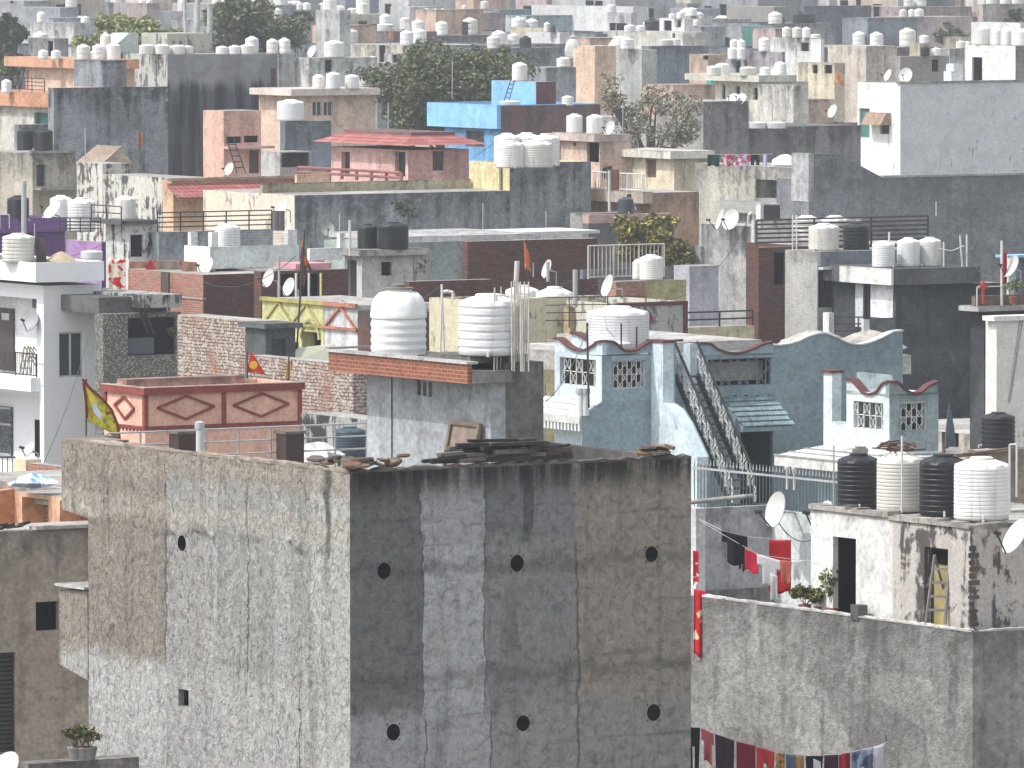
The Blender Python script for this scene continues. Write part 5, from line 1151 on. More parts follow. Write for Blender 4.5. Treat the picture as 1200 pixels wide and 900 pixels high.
# ================================================================== C: the teal house with wavy parapets
C = House('the teal house', 'teal house with wavy maroon edged parapets and an ornate iron stair, right of centre', 705, 400, 9.5, name='teal_house')
TEAL_LIT = plaster((.55, .64, .68), .08, .08, .1); TEAL_SHADE = plaster((.285, .37, .41), .16, .14, .2, (.15, .19, .21)); TB = plaster((.245, .32, .355), .24, .2, .2, (.13, .17, .19))  # one teal as a sunlit tone and a darker tone with shade painted in
CTOP = 9.0
x1 = C.Rr(762, 405)[0]; y1 = C.L(650, 395)[0]
SCR = {'fm': paint((.62, .62, .60), .5, .2), 'scroll': True, 't': .05, 'n': 6, 'd': .5, 'sr': .012, 'm': paint((.06, .05, .045), .9)}
zb = C.L(690, 470)[1]; zw = C.L(690, 416)[1]
block(C, 0, 0, x1, y1, 0, zw, TEAL_LIT, [(656, 420, 698, 452, 'grille', SCR)], [(717, 423, 755, 455, 'grille', dict(SCR, n=7))])
pbox(C, 'wall_panel', TEAL_SHADE, .0, -.03, zb, C.Rr(716.5, 440)[0], -.002, zw); pbox(C, 'wall_panel', TEAL_SHADE, C.Rr(755.5, 440)[0], -.03, zb, x1, -.002, zw)  # thin panels darken the shaded face; the shade is in their colour
pbox(C, 'wall_panel', TEAL_SHADE, C.Rr(716.5, 440)[0] + .002, -.03, C.Rr(735, 423)[1] + .01, C.Rr(755.5, 440)[0] - .002, -.002, zw); pbox(C, 'wall_panel', TEAL_SHADE, C.Rr(716.5, 440)[0] + .002, -.03, zb, C.Rr(755.5, 440)[0] - .002, -.002, C.Rr(735, 455)[1] - .01)
polywall(C, 'R', -.035, [(706, 471), (682, 488), (682, 620), (785, 620), (764, 468)], .03, TEAL_SHADE, 'flared_wall')
wvL = curve([(650, 398), (656, 398), (668, 408), (682, 412), (694, 407), (700, 402), (706, 401)], 5)
wvR = curve([(706, 401), (716, 401), (722, 404), (732, 412), (745, 411), (755, 405), (764, 401)], 5)
polywall(C, 'L', .0, wvL + [(706, 416.5), (650, 413)], .14, TEAL_LIT, 'wavy_parapet'); polywall(C, 'R', -.03, wvR + [(764, 413), (706, 416.5)], .17, TEAL_SHADE, 'wavy_parapet')
strip(C, 'L', 0, wvL, .055, .07, .18, MAROON); strip(C, 'R', 0, wvR, .055, .09, .18, MAROON)
wb = curve([(670, 392), (676, 392), (690, 400), (703, 408), (716, 405)], 5); polywall(C, 'L', x1 - .05, wb + [(716, 416), (670, 410)], .14, TEAL_LIT, 'wavy_parapet'); strip(C, 'L', x1 - .05, wb, .07, .07, .18, MAROON)
# fin wall flaring towards the street
fin = [(764, 402), (777, 402), (777, 472), (790, 482), (800, 497), (816, 535), (816, 640), (783, 640), (783, 528)]
xf = x1 + .01
q = [C.hit(px, py, 0, xf) for px, py in [(777, 402), (777, 472), (788, 480), (799, 497), (817, 536), (817, 640)]]
poly = [(xf, .2, q[0].z)] + [tuple(v) for v in q] + [(xf, .2, q[-1].z)]
MB().prism(poly, (.36, 0, 0)).build('flared_wall', TEAL_LIT, C.root); MB().prism([(v[0] + .3605, v[1] - .004, v[2]) for v in poly], (.05, 0, 0)).build('wall_panel', TEAL_SHADE, C.root)
pbox(C, 'coping', MAROON, xf - .03, q[0].y - .05, q[0].z, xf + .42, .2, q[0].z + .07)
# stepped eave on the sunlit side
ye0 = -.02
za, zb_ = C.L(705, 470)[1], C.L(705, 487)[1] ; MB().prism([(0, ye0, za), (-.75, ye0, zb_), (-.75, ye0, zb_ - .22), (0, ye0, zb_ - .22)], (0, y1 + .5, 0)).build('sloped_eave', plaster((.70, .71, .68), .25, .2, .15), C.root)
for k in (1, 2): f = k / 3; MB().box(-.75 * f - .03, ye0 - .01, za + (zb_ - za) * f - .01, -.75 * f + .03, y1 + .48, za + (zb_ - za) * f + .025).build('eave_ridge', plaster((.6, .6, .58), .2, .2, .1), C.root)
mb = MB()
for i in range(16): y = ye0 + .02 + i * (y1 + .4) / 16; mb.box(-.74, y, zb_ - .42, -.62, y + .09, zb_ - .221)
mb.build('corbels', plaster((.7, .72, .70), .2, .2, .1), C.root)
for px in (680, 686): pole(px, 457, 487, C.D - .7, .1, ['white drain pipe left of its twin on the teal house eave', 'white drain pipe right of its twin on the teal house eave'][px > 682], paint((.66, .68, .68), .4, .1), 'drain_pipe', 'pipe', cap=True)
pole(690, 378, 478, C.D - .9, .03, 'tall thin dark rod in front of the lit teal wall', IRON, 'rod', 'rod', -2)
C.roof = zw; tank(C, 724, 74, 54, 1.9, 'white', 'fine', z=zw + .01, label='very wide white tank sunk behind the teal wavy parapet')
tag(MB().path([at(708, 372, C.D - .8) - at(708, 372, C.D - .8), at(711, 385, C.D - .9) - at(708, 372, C.D - .8), at(720, 395, C.D - .9) - at(708, 372, C.D - .8)], .03, 8).build('hose', PVCW, None, 40, at(708, 372, C.D - .8)), 'white hose running down the side of the very wide tank', 'hose')
tank(C, 716, 46, 15, 1.0, 'white', 'plain', z=zw + .01, label='low white tank lid in front of the very wide tank')
for px, y0 in ((728, 379), (746, 383)): pole(px, y0, 408, C.D + .15, .025, ['short dark rod in the left dip of the teal parapet', 'short dark rod in the right of the teal parapet dip'][px > 730], IRON, 'rod', 'rod')
# second bay
xb = C.Rr(816, 405, .3)[0]; xe = C.Rr(906, 405, .3)[0]; zw2 = C.Rr(860, 415, .3)[1]
block(C, xb, .3, xe - xb, 6, 0, zw2, TEAL_SHADE, [], [(830, 420, 904, 452, 'grille', dict(SCR, fm=paint((.16, .2, .22), .5), n=7, sr=.014, m=VOID)), (868, 503, 920, 590, 'hole', {'d': 1.5, 'name': 'doorway', 'm': paint((.02, .05, .06), .9)})], par=.02)
pbox(C, 'pillar', TEAL_LIT, xb - .24, .25, 0, xb - .002, .6, C.Rr(812, 403, .3)[1])
wv2 = curve([(814, 404), (832, 404), (840, 410), (852, 414), (866, 415), (880, 411), (893, 405), (906, 402)], 5)
polywall(C, 'R', .3, wv2 + [(906, 416), (814, 416)], .16, TEAL_SHADE, 'wavy_parapet'); strip(C, 'R', .3, wv2, .06, .05, .2, MAROON)
za, zc2 = C.Rr(880, 466, .28)[1], C.Rr(880, 502, -.75)[1]; xa, xz = C.Rr(848, 480, .2)[0], C.Rr(926, 490, -.6)[0]
MB().prism([(xa, .29, za), (xa, -.75, zc2), (xa, -.75, zc2 - .1), (xa, .29, zc2)], (xz - xa, 0, 0)).build('tiled_canopy', TB, C.root)
mb = MB()
for k in range(6):
    f = k / 6; f2 = (k + 1) / 6
    for i in range(15):
        x = xa + (xz - xa) * (i + .5 * (k % 2)) / 15; mb.prism([(x, .29 - 1.04 * f, za + (zc2 - za) * f + .02), (x + .15, .29 - 1.04 * f, za + (zc2 - za) * f + .02), (x + .15, .29 - 1.04 * f2 + .02, za + (zc2 - za) * f2 + .06), (x + .07, .29 - 1.04 * f2 - .03, za + (zc2 - za) * f2 + .06), (x, .29 - 1.04 * f2 + .02, za + (zc2 - za) * f2 + .06)], (0, 0, .02))
mb.build('canopy_tiles', plaster((.28, .38, .405), .4, .4, .25), C.root)
mb = MB()
for px in (860, 873, 887, 901):
    x = C.Rr(px, 470, .28)[0]; r = .16; z = C.Rr(px, 470, .28)[1]; pts = [(x + r * math.cos(a), .27, z + r * 1.3 * math.sin(a)) for a in [math.pi * k / 8 for k in range(9)]]; mb.path(pts, .025, 5)
mb.build('arch_moulding', TEAL_SHADE, C.root)
# big plain wall with a wavy top
wv3 = curve([(905, 405), (918, 405), (935, 401), (950, 394), (966, 391), (980, 396), (996, 403), (1012, 404), (1030, 398), (1046, 390), (1058, 388)], 4)
yb3 = .45
polywall(C, 'R', yb3, wv3 + [(1058, 700), (905, 700)], .25, TB, 'big_wall'); strip(C, 'R', yb3, wv3, .04, .03, .28, plaster((.62, .64, .63), .4, .3, .3))
xw = C.Rr(1058, 400, yb3)[0]
pbox(C, 'roof', plaster((.52, .50, .46), .3, .4, .3), xb, yb3 + .3, 8.2, xw + .5, 12, 8.75)
pbox(C, 'stair_slab', plaster((.62, .6, .56), .3, .3, .3), xb + .2, 2.2, 8.751, xb + 3.5, 8, 9.25)
for a, b, D in ((905, 1000, 3.5), (985, 1050, 4.2)): place('sand_heap', ['low pale heap on the flat roof behind the big teal wall', 'second pale heap nearer the dark house balcony'][a > 950], 'sand heap', (a + b) / 2, 396, C.D + 6 + D, MB().lathe([(1.1, -.3), (.9, -.05), (.5, .1), (.25, .16), (.05, .2)], 15, fn=lambda r, z, t, k: (r * (1 + .2 * math.sin(4 * t + k) + .1 * math.sin(7 * t)), z + .05 * math.sin(5 * t + k))), plaster((.5, .47, .42), .2, .3, .5), smooth=45)
# ornate stair: a part of the house with its own pieces
st = empty('staircase', None, None, (0, 0, 0)); st.parent = C.root
xs0, xs1 = C.Rr(791, 420, -.1)[0], C.Rr(817, 418, -.1)[0]; ztop = C.Rr(800, 440, 0)[1]; Ls = 3.0; zlo = C.Rr(862, 585, -Ls)[1] - .35; n = 17
IRS = paint((.035, .038, .04), .5, .3); WSC = paint((.56, .56, .55), .5, .15)
for i in range(n):
    f = i / n; MB().box(xs0, -.1 - Ls * f - .25, ztop + (zlo - ztop) * f - .04, xs1, -.1 - Ls * f, ztop + (zlo - ztop) * f).build('step', IRS, st)
for x in (xs0, xs1):
    MB().bar((x, -.1, ztop + .02), (x, -.1 - Ls, zlo + .02), .05, .2).build('stringer', IRS, st)
    MB().bar((x, -.1, ztop + .95), (x, -.1 - Ls, zlo + .95), .05, .06).build('handrail', IRS, st)
    mb = MB()
    for i in range(17):
        y = -.1 - Ls * (i + .5) / 17; z = ztop + (zlo - ztop) * (i + .5) / 17
        mb.tube((x, y, z), (x, y, z + .95), .012, 4)
        for zc in (.25, .48, .7):
            sg = 1 if (i + int(zc * 10)) % 2 else -1; pts = [(x, y + sg * .085 * abs(math.sin(a)), z + zc + .11 * math.cos(a)) for a in [math.pi * k / 5 for k in range(6)]] + [(x, y + sg * .03, z + zc - .04)]; mb.path(pts, .02, 4)
    mb.build('balusters', WSC, st)
MB().bar((xs0 - .3, -.05, ztop + 1.0), (xs0 + .3, -.05, ztop + 1.0), .06, .06).build('handrail', IRS, st)
# porch pavilion
px_ = C.atD(1042, 450, 214.5); ox, oy = px_.x, px_.y
PORCH_LIT = plaster((.64, .70, .705), .2, .15, .12); PORCH_SHADE = plaster((.30, .37, .38), .3, .25, .2)  # porch paint as a sunlit tone and a darker tone carrying shade
zpv = lambda py: C.L(1042, py, ox)[1]; yl = lambda px: C.L(px, 480, ox)[0]; xr2 = lambda px: C.Rr(px, 480, oy)[0]
zt, zbm = zpv(462), zpv(531)
pv = block(C, ox, oy, xr2(1099) - ox, yl(992) - oy, zbm, zt, PORCH_LIT, [(1000, 471, 1035, 503, 'grille', dict(SCR, n=5, m=paint((.25, .3, .31), .8)))], [(1054, 472, 1085, 505, 'grille', dict(SCR, n=5, m=paint((.03, .03, .035), .8)))], par=.02, name='porch_tower')
for (a0, a1, c0, c1) in ((1042.3, 1053.5, 462, 531), (1085.5, 1099, 462, 531), (1053.6, 1085.4, 462, 471.7), (1053.6, 1085.4, 505.3, 531)): pbox(C, 'wall_panel', PORCH_SHADE, xr2(a0), oy - .03, zpv(c1), xr2(a1), oy - .002, zpv(c0), pv)  # overlay panels with shade painted in, on the porch's shaded face
ypl0, ypl1 = yl(975), yl(965); pbox(C, 'pillar', PORCH_LIT, ox, ypl0, zbm, ox + .3, ypl1, zpv(443), pv); pbox(C, 'coping', MAROON, ox - .06, ypl0 - .05, zpv(443), ox + .36, ypl1 + .08, zpv(440), pv)
pbox(C, 'parapet', PORCH_LIT, ox, yl(992) + .002, zbm, ox + .2, ypl0 - .002, zpv(500), pv); pbox(C, 'wall_panel', PORCH_SHADE, ox + 1.2, yl(992) - .4, zbm, ox + 1.3, ypl0 + .6, zpv(445), pv)
wl = curve([(992, 446), (998, 446), (1004, 452), (1012, 461), (1020, 463), (1028, 460), (1035, 451), (1042, 449)], 5); wr_ = curve([(1042, 449), (1051, 449), (1058, 456), (1068, 462), (1078, 461), (1088, 453), (1099, 448.5)], 5)
polywall(C, 'L', ox, wl + [(1042, 465), (992, 462)], .14, PORCH_LIT, 'wavy_parapet', pv); polywall(C, 'R', oy - .03, wr_ + [(1099, 462), (1042, 465)], .16, PORCH_SHADE, 'wavy_parapet', pv)
strip(C, 'L', ox, wl, .06, .06, .2, MAROON, parent=pv); strip(C, 'R', oy, wr_, .06, .09, .2, MAROON, parent=pv)
x2 = xr2(1099) - .18; wk = curve([(1005, 441), (1012, 440), (1024, 441), (1034, 449), (1042, 452)], 4); polywall(C, 'L', x2, wk + [(1042, 464), (1005, 464)], .14, PORCH_LIT, 'wavy_parapet', pv)
# stepped canopy below the porch
CNP = plaster((.66, .66, .62), .3, .25, .15); xe_, ye_ = xr2(1099), yl(962); z1_, z2_, z3_ = zpv(530), zpv(541), zpv(553)
def ring_(f, z): return [(ox - 1.15 * f, oy - .6 * f, z), (xe_ + .35 * f, oy - .6 * f, z), (xe_ + .35 * f, ye_ + .5 * f, z), (ox - 1.15 * f, ye_ + .5 * f, z)]
mb = MB(); mb.add(ring_(0, z1_) + ring_(1, z2_) + ring_(1, z3_), [(0, 4, 5, 1), (1, 5, 6, 2), (2, 6, 7, 3), (3, 7, 4, 0), (4, 8, 9, 5), (5, 9, 10, 6), (6, 10, 11, 7), (7, 11, 8, 4), (11, 10, 9, 8), (0, 1, 2, 3)]).build('sloped_canopy', CNP, pv)
mb = MB()
for f in (.34, .67, .99):
    q = ring_(f + .01, z1_ + (z2_ - z1_) * f + .012)
    for a, b in ((0, 1), (3, 0)): mb.bar(q[a], q[b], .05, .04)
mb.build('canopy_ridge', plaster((.34, .36, .36), .3, .3, .2), pv)
pbox(C, 'wall', TEAL_SHADE, ox + .1, oy + .3, 0, xr2(1099), yl(955), zpv(556), pv)
# spiked iron fence
fe = empty('iron_fence', 'grey iron fence topped with spikes in front of the teal house', 'fence', at(812, 600, 205)); o = fe.location
p0, p1 = at(812, 548, 205) - o, at(990, 566, 201) - o; rails = MB(); bars = MB(); spk = MB(); n = 46
rails.bar(p0, p1, .04, .05); rails.bar(p0 - Vector((0, 0, 1.05)), p1 - Vector((0, 0, 1.05)), .04, .05)
for i in range(n):
    q = p0.lerp(p1, (i + .5) / n); bars.tube(q - Vector((0, 0, 1.4)), q + Vector((0, 0, .12)), .014, 5); spk.tube(q + Vector((0, 0, .1)), q + Vector((0, 0, .26)), .022, 5, .002)
rails.build('rails', STEEL, fe); bars.build('bars', paint((.1, .12, .13), .5, .2), fe); spk.build('spikes', STEEL, fe)
for f, lb in ((.625, 0), (.672, 1)): q = p0.lerp(p1, f); MB().lathe([(.03, -.3), (.03, .15), (.07, .2), (.07, .27), (.02, .3)], 10, q).build('gate_post', PVCW, fe, 40)
tag(MB().box(-4.5, -.12, -6, 4.6, .12, -1.4).build('garden_wall', plaster((.2, .25, .26), .4, .4, .3), None, None, at(900, 556, 203.2) ), 'low teal grey wall under the spiked fence', 'wall').rotation_euler[2] = math.atan2(p1.y - p0.y, p1.x - p0.x)
# folded sun umbrella by the porch
um = empty('umbrella', 'folded grey umbrella standing beside the teal porch', 'umbrella', at(1112, 532, 219)); MB().lathe([(.02, 0), (.15, .25), (.11, .7), (.02, 1.35)], 9, fn=lambda r, z, t, k: (r * (1 + .3 * math.cos(3 * t)), z)).build('canopy', cloth_mat((.12, .14, .17)), um, 30); MB().tube((0, 0, 0), (0, 0, 1.55), .02, 6).build('shaft', IRON, um)
# ================================================================== right edge
RW = house('the white wall at right', 'flaking white house wall at the right frame edge, above the big tanks', 1168, 376, 1160, 1300, 8.6, blotchy((.74, .72, .68), (.3, .24, .18), .14), [], [], Ly=.6)
pbox(RW, 'coping', WHITE, -.2, -.15, 8.602, RW.Lx, .5, 8.75); MB().path([(.9, -.02, 8.6), (.45, -.03, 6.0)], .02, 5).build('cable', STEEL, RW.root); MB().path([(1.0, -.02, 8.6), (.5, -.03, 6.0)], .02, 5).build('cable', STEEL, RW.root)
TR = House('the right edge terrace', 'terrace house with a blue awning and pot plants at the right frame edge', 1146, 360, 8.6, name='terrace_house')
block(TR, .4, .2, 7, .8, 0, 8.4, CHAR); pbox(TR, 'roof_slab', plaster((.55, .53, .5), .5, .4, .4), 0, 0, 8.45, 8, 1.1, 8.62); pbox(TR, 'parapet', plaster((.25, .19, .15), .5, .4, .4), .1, .3, 8.622, 8, .5, 8.95)
railing([TR.l2w(.1, .2, 8.63), TR.l2w(6, .2, 8.63)], .62, PVCW, 'thin white rail on the right edge terrace', nb=1, gap=1.5, r=.018)
pole(1174, 282, 358, TR.D + .8, .045, 'tall white pole with a flag at the right edge terrace', PVCW); cloth((1175, 296), (1180, 296), TR.D + .8, 1.0, 'dark red flag cloth hanging by the tall white pole', DRED, 'flag', None, 1)
dish(1184, 312, TR.D + .7, .8, 'dish under the blue awning at the right edge', (-.75, -.45, .45), .5, mat=paint((.55, .55, .54), .5))
pbox(TR, 'awning', paint((.25, .5, .72), .5, .15), TR.Rr(1181, 300, .8)[0], .8, TR.Rr(1180, 302, 1)[1], TR.Rr(1180, 300, 1)[0] + 3, 1.5, TR.Rr(1180, 299, 1)[1]); pbox(TR, 'awning_post', PVCW, TR.Rr(1182, 330, .6)[0], .6, 8.62, TR.Rr(1184, 330, .6)[0], .7, TR.Rr(1180, 302, 1)[1])
pbox(TR, 'shed_wall', plaster((.3, .36, .4), .4, .3, .3), TR.Rr(1190, 330, 1)[0], 1, 8.62, TR.Rr(1190, 330, 1)[0] + 3, 1.45, TR.Rr(1180, 302, 1)[1])
plant(1187, 356, TR.D + .5, .5, .5, LEAFL, 'bright green pot plant on the right edge terrace', 140, TERRA, 8)
place('red_valve', 'red standpipe with two arms on the right edge terrace', 'standpipe', 1152, 356, TR.D + .4, MB().tube((0, 0, 0), (0, 0, .5), .05, 8).box(-.16, -.06, .5, .16, .06, .62).tube((0, 0, .62), (0, 0, .75), .06, 8), paint((.45, .06, .04), .5))
YT = house('the dim yard hut', 'low yard hut beside the dark house carrying a black banded tank', 1146, 528, 1120, 1260, 6.9, plaster((.35, .28, .22), .5, .4, .4), [], [], Ly=.5)
tank(YT, 1170, 40, 42, 1.2, 'black', 'band', label='black banded tank before the flaking white wall at right')
place('bench_pile', 'low pile of planks and pipes behind the big ribbed tank', 'planks', 1150, 534, 219, MB().bar((-1, 0, 0), (1.2, .3, .06), .15, .05).bar((-.8, .1, .06), (.9, -.1, .1), .12, .05).bar((-.4, -.2, .1), (1.3, .2, .16), .1, .05), paint((.2, .13, .1), .9))
# ================================================================== dark house with three tanks, and its neighbours
DH = House('the dark house', 'dark charcoal house with a white fronted slab carrying tanks, right of centre', 1050, 335, 7.9, name='house')
dlx = DH.Rr(1175, 330)[0]; dly = DH.L(985, 330)[0]
block(DH, 0, 0, dlx, dly + 2, 0, 7.9, CHAR, [(1020, 334, 1013, 395, 'hole', {'d': 1.0, 'm': paint((.18, .15, .16), .9), 'name': 'doorway'})], [])
pbox(DH, 'white_front', plaster((.74, .74, .74), .2, .2, .15), -.03, DH.L(1047, 350)[0], DH.L(1030, 372)[1], -.002, DH.L(1021, 350)[0], 7.9); pbox(DH, 'white_front', plaster((.66, .66, .68), .2, .2, .15), -.03, DH.L(1012, 350)[0], DH.L(1030, 385)[1], -.002, DH.L(1003, 350)[0], 7.9)
ztop, zbot = DH.L(1040, 315, -.4)[1], DH.L(1040, 334, -.4)[1]
pbox(DH, 'roof_slab', plaster((.72, .71, .69), .3, .25, .2), -.45, -.35, zbot, -.352, DH.L(985, 316, -.4)[0], ztop); pbox(DH, 'roof_slab', plaster((.11, .115, .12), .5, .5, .4), -.35, -.36, zbot - .001, DH.Rr(1148, 318, -.3)[0], 5, ztop - .002); DH.roof = ztop
pbox(DH, 'balcony_wall', plaster((.16, .17, .18), .4, .4, .3), -1.4, -.04, 0, -.035, .0, DH.L(1050, 372)[1]); pbox(DH, 'balcony_post', WHITE, -1.45, -.06, 0, -1.2, .1, DH.L(1050, 373)[1])
p = DH.atD(967, 395, DH.D + 2.0)
pbox(DH, 'balcony_wall', WHITE, p.x - .1, p.y - .4, 0, p.x + .12, p.y, p.z + .9)
railing([DH.l2w(p.x, p.y - .2, p.z), DH.l2w(p.x + 1.7, p.y - 1.6, p.z)], .75, IRON, 'black balcony rail below the white doorway of the dark house', nb=3, gap=.9, r=.025)
for px, h, k, lb in ((1035, 31, 'plain', 'left dusty white tank on the dark house slab'), (1064, 34, 'fine', 'middle white tank with a dark streak ring on the dark house'), (1089, 34, 'fine', 'right yellowish white tank on the dark house slab')): tank(DH, px, 27, h, 1.0 + (px - 1035) * .02, 'grey' if px > 1080 else 'white', k, label=lb)
for px, y0, y1, l, lb in ((1128, 276, 316, 3, 'left of a pair of white posts at the dark house slab end'), (1133, 275, 316, 0, 'right of a pair of white posts at the dark house slab end'), (1042, 272, 318, 0, 'thin rod between the tanks of the dark house'), (1106, 284, 314, 0, 'short stake right of the yellowish tank')): pole(px, y0, y1, DH.D + 1.5, .035, lb, PVCW, 'post', 'post', -l)
line([(1100, 291, DH.D + 1.4), (1115, 294, DH.D + 1.4), (1130, 288, DH.D + 1.4)], .018, 'white pipe running from the yellowish tank to the white posts', PVCW, 'pipe', 'pipe')
GP = House('the grey pebbledash house', 'grey pebbledash house with a barred window and tanks, left of the dark house', 958, 295, 9.0, name='house')
glx = GP.Rr(1002, 295)[0]; gly = GP.L(920, 292)[0]
PEB = plaster((.46, .45, .42), .3, .35, 1.0, fine=14, relief=.04)
block(GP, 0, 0, glx + 3, gly, 0, 9.0, PEB, [], [(959, 317, 985, 360, 'grille', {'n': 9, 'm': paint((.05, .05, .055)), 't': .06})]); pbox(GP, 'roof_slab', plaster((.20, .22, .25), .3, .3, .3), .0, -.2, GP.Rr(975, 311)[1], glx + 2.5, -.002, 9.0)
pbox(GP, 'window_hood', plaster((.62, .62, .62), .3, .3, .2), -.1, -.5, GP.Rr(975, 315)[1], glx + .6, -.203, GP.Rr(975, 312)[1])
tank(GP, 965, 36, 32, 1.0, 'white', 'fine', label='white tank nearest the grey pebbledash corner'); tank(GP, 1003, 31, 32, 1.9, 'black', 'band', label='black banded tank by the iron rail, among white tanks')
for px, lb in ((929, 'left of two thin pipes at the pebbledash roof edge'), (933.5, 'right of two thin pipes at the pebbledash roof edge')): pole(px, 252, 293, GP.D + 1.2, .03, lb, PVCW, 'water_pipe', 'pipe')
IB = house('the brick room with the iron rail', 'brick room with a dark doorway and iron roof rail, beside the grey dish wall', 889, 290, 870, 1090, 8.85, BRICKD, [], [(907, 296, 920, 334, 'hole', {'d': .2, 'name': 'doorway'})], Ly=.3)
railing([IB.l2w(.0, .15, 8.85), IB.l2w(IB.Lx, .15, 8.85)], 1.02, paint((.06, .045, .042), .6, .3), 'long dark iron rail of horizontal bars behind the tanks', nb=6, gap=2.4, r=.035)
block(IB, 2.3, .31, IB.Lx - 2.4, 4, 0, 8.85, BRICKD); IB.roof = 8.85; tank(IB, 945, 34, 34, 2.8, 'white', 'band', label='left of two white tanks behind the iron rail'); tank(IB, 978, 34, 34, 2.8, 'white', 'band', label='right of two white tanks behind the iron rail')
pbox(IB, 'parapet', OFFWHITE, 2.4, 3.9, 8.85, IB.Lx - .5, 4.1, 9.7)
for k, px in enumerate((887, 905, 1030, 1062, 1080)): pass
GW = house('the grey wall with dish shadows', 'grey plaster wall carrying two dishes and their shadows, right of centre', 890, 266, 822, 920, 9.3, plaster((.44, .44, .43), .4, .4, .4), [], [], Lx=1.5)
pbox(GW, 'corner_pier', plaster((.5, .5, .52), .3, .3, .2), -.15, GW.Ly - .2, 0, .3, GW.Ly + .6, GW.L(815, 288)[1])
for px, py, dia, n, lb in ((843, 257, .85, (-.93, -.2, .3), 'edge on dish, left of the pair on the grey shadowed wall'), (856, 257, .85, (-.62, -.7, .35), 'open faced dish, right of the pair on the grey shadowed wall')):
    q_ = GW.l2w(*GW.hit(px, py, 0, -.6)); dish(px, py, q_.y, dia, lb, n, .1, foot=(.62, .36, -.5))
place('air_conditioner', 'white air conditioner box with dark grille above the iron rail', 'air conditioner', 900, 258, IB.D + 2, [('casing', MB().box(-.45, -.16, 0, .45, .16, .62), OFFWHITE), ('grille', MB().box(-.30, -.19, .05, .42, -.163, .57), paint((.05, .05, .05), .5)), ('foot', MB().box(-.4, -.1, -.3, -.3, .1, -.001), STEEL), ('foot', MB().box(.3, -.1, -.3, .4, .1, -.001), STEEL)])
place('loop_pipe', 'pale inverted U pipe beside the air conditioner', 'pipe', 880, 263, GW.D + 1, MB().path([(-.12, 0, 0), (-.12, 0, .35), (0, 0, .45), (.12, 0, .35), (.12, 0, 0)], .05, 8), PVCW)
J = house('the mottled grey house', 'mottled grey yellow house with a clothes line on top, behind the dish wall', 936, 197, 815, 960, 10.0, plaster((.52, .50, .42), .5, .5, .5, alt=(.40, .39, .37)), [(886, 211, 926, 233, 'niche', {'d': 1.2, 'm': CONC})], [], Lx=3)
pbox(J, 'ledge', plaster((.45, .45, .42), .3, .3, .3), -.8, J.L(930, 240)[0], J.L(900, 250)[1], -.002, J.L(862, 240)[0], J.L(900, 236)[1])
for i, (a, b, c, nm) in enumerate(((829, 843, (.02, .05, .04), 'dark green'), (846, 860, (.55, .4, .45), 'pink and white'), (862, 880, (.5, .5, .65), 'lilac and red'), (880, 890, (.015, .015, .018), 'black trousers'), (894, 899, (.55, .5, .7), 'pale violet'))): cloth((a, 181), (b, 181.5), J.D + 3.8, .5, f'{nm} garment on the roof line of the mottled grey house', cloth_mat(c, (.4, .05, .1) if i in (1, 2) else None, 5), folds=2, legs=(i == 3))
line([(818, 180, J.D + 3.8), (850, 181.3, J.D + 3.8), (905, 180.5, J.D + 3.8)], .01, 'clothesline on top of the mottled grey house')
place('white_bundle', 'white bundle on the mottled grey house parapet', 'bundle', 921, 196, J.D + 2.5, MB().lathe([(.1, 0), (.55, .1), (.5, .35), (.2, .55), (.03, .58)], 12, fn=lambda r, z, t, k: (r * (1 + .2 * math.sin(3 * t)), z)), cloth_mat((.7, .7, .7)), smooth=50)
K = House('the huge dark slate wall', 'huge plain dark slate house wall spanning the right side', 948, 180, 10.9, name='house', cat='house')
klx = K.Rr(1300, 200)[0]; ky = K.L(928, 178)[0]; zk = K.Rr(1060, 208)[1]
KM = plaster((.235, .245, .26), .5, .5, .3, (.11, .115, .12), alt=(.175, .183, .195))
block(K, 0, 0, klx, 2.5, 0, zk, KM)
polywall(K, 'R', .001, [(948, 180), (984, 181), (1034, 208), (1034, 212), (948, 212)], .25, KM, 'stepped_parapet'); pbox(K, 'pier', LGREY, -.02, -.004, K.L(940, 236)[1], .25, ky, 10.9)  # lighter grey piece paints sunlight onto the wall's lit end face
pbox(K, 'coping', plaster((.42, .42, .43), .3, .3, .3), K.Rr(1034, 207)[0], -.05, zk + .002, klx, .3, zk + .1)
pole(1097, 236, 253, DH.D + 45, .02, 'thin rod standing above the iron rail', PVCW, 'rod', 'rod')
# ================================================================== centre back
Nn = House('the long grey wall', 'long streaked grey house wall with a sunlit beige end, centre', 345, 229, 9.4, name='house')
nlx, nly = Nn.Rr(692, 222)[0], Nn.L(238, 222)[0]
NR = plaster((.34, .36, .38), .95, .5, .4, (.08, .085, .09), streak=1.4); NL = blotchy((.72, .64, .52), (.35, .31, .26), .22)
x597 = Nn.Rr(597, 200)[0]; zhi = Nn.Rr(597, 191)[1]
block(Nn, 0, 0, x597, nly, 0, 9.4, NL); pbox(Nn, 'wall_panel', NR, 0, -.03, 0, x597 - .002, -.002, 9.4)
block(Nn, x597, 0, nlx - x597, Nn.L(550, 200, x597)[0], 0, zhi, YELLOW, par=.05); pbox(Nn, 'wall_panel', NR, x597 + .001, -.035, 0, nlx, -.003, zhi); Nn.roof = zhi - .05
pbox(Nn, 'drain_pipe', plaster((.3, .28, .2), .3, .3, .3), x597 - .1, Nn.L(589, 210, x597)[0], 9.0, x597 - .002, Nn.L(587, 210, x597)[0], Nn.L(590, 197, x597)[1])
pbox(Nn, 'back_parapet', plaster((.52, .47, .33), .6, .4, .4), .2, 3.0, 9.4, x597 - .1, 3.2, Nn.Rr(450, 212, 3.0)[1])
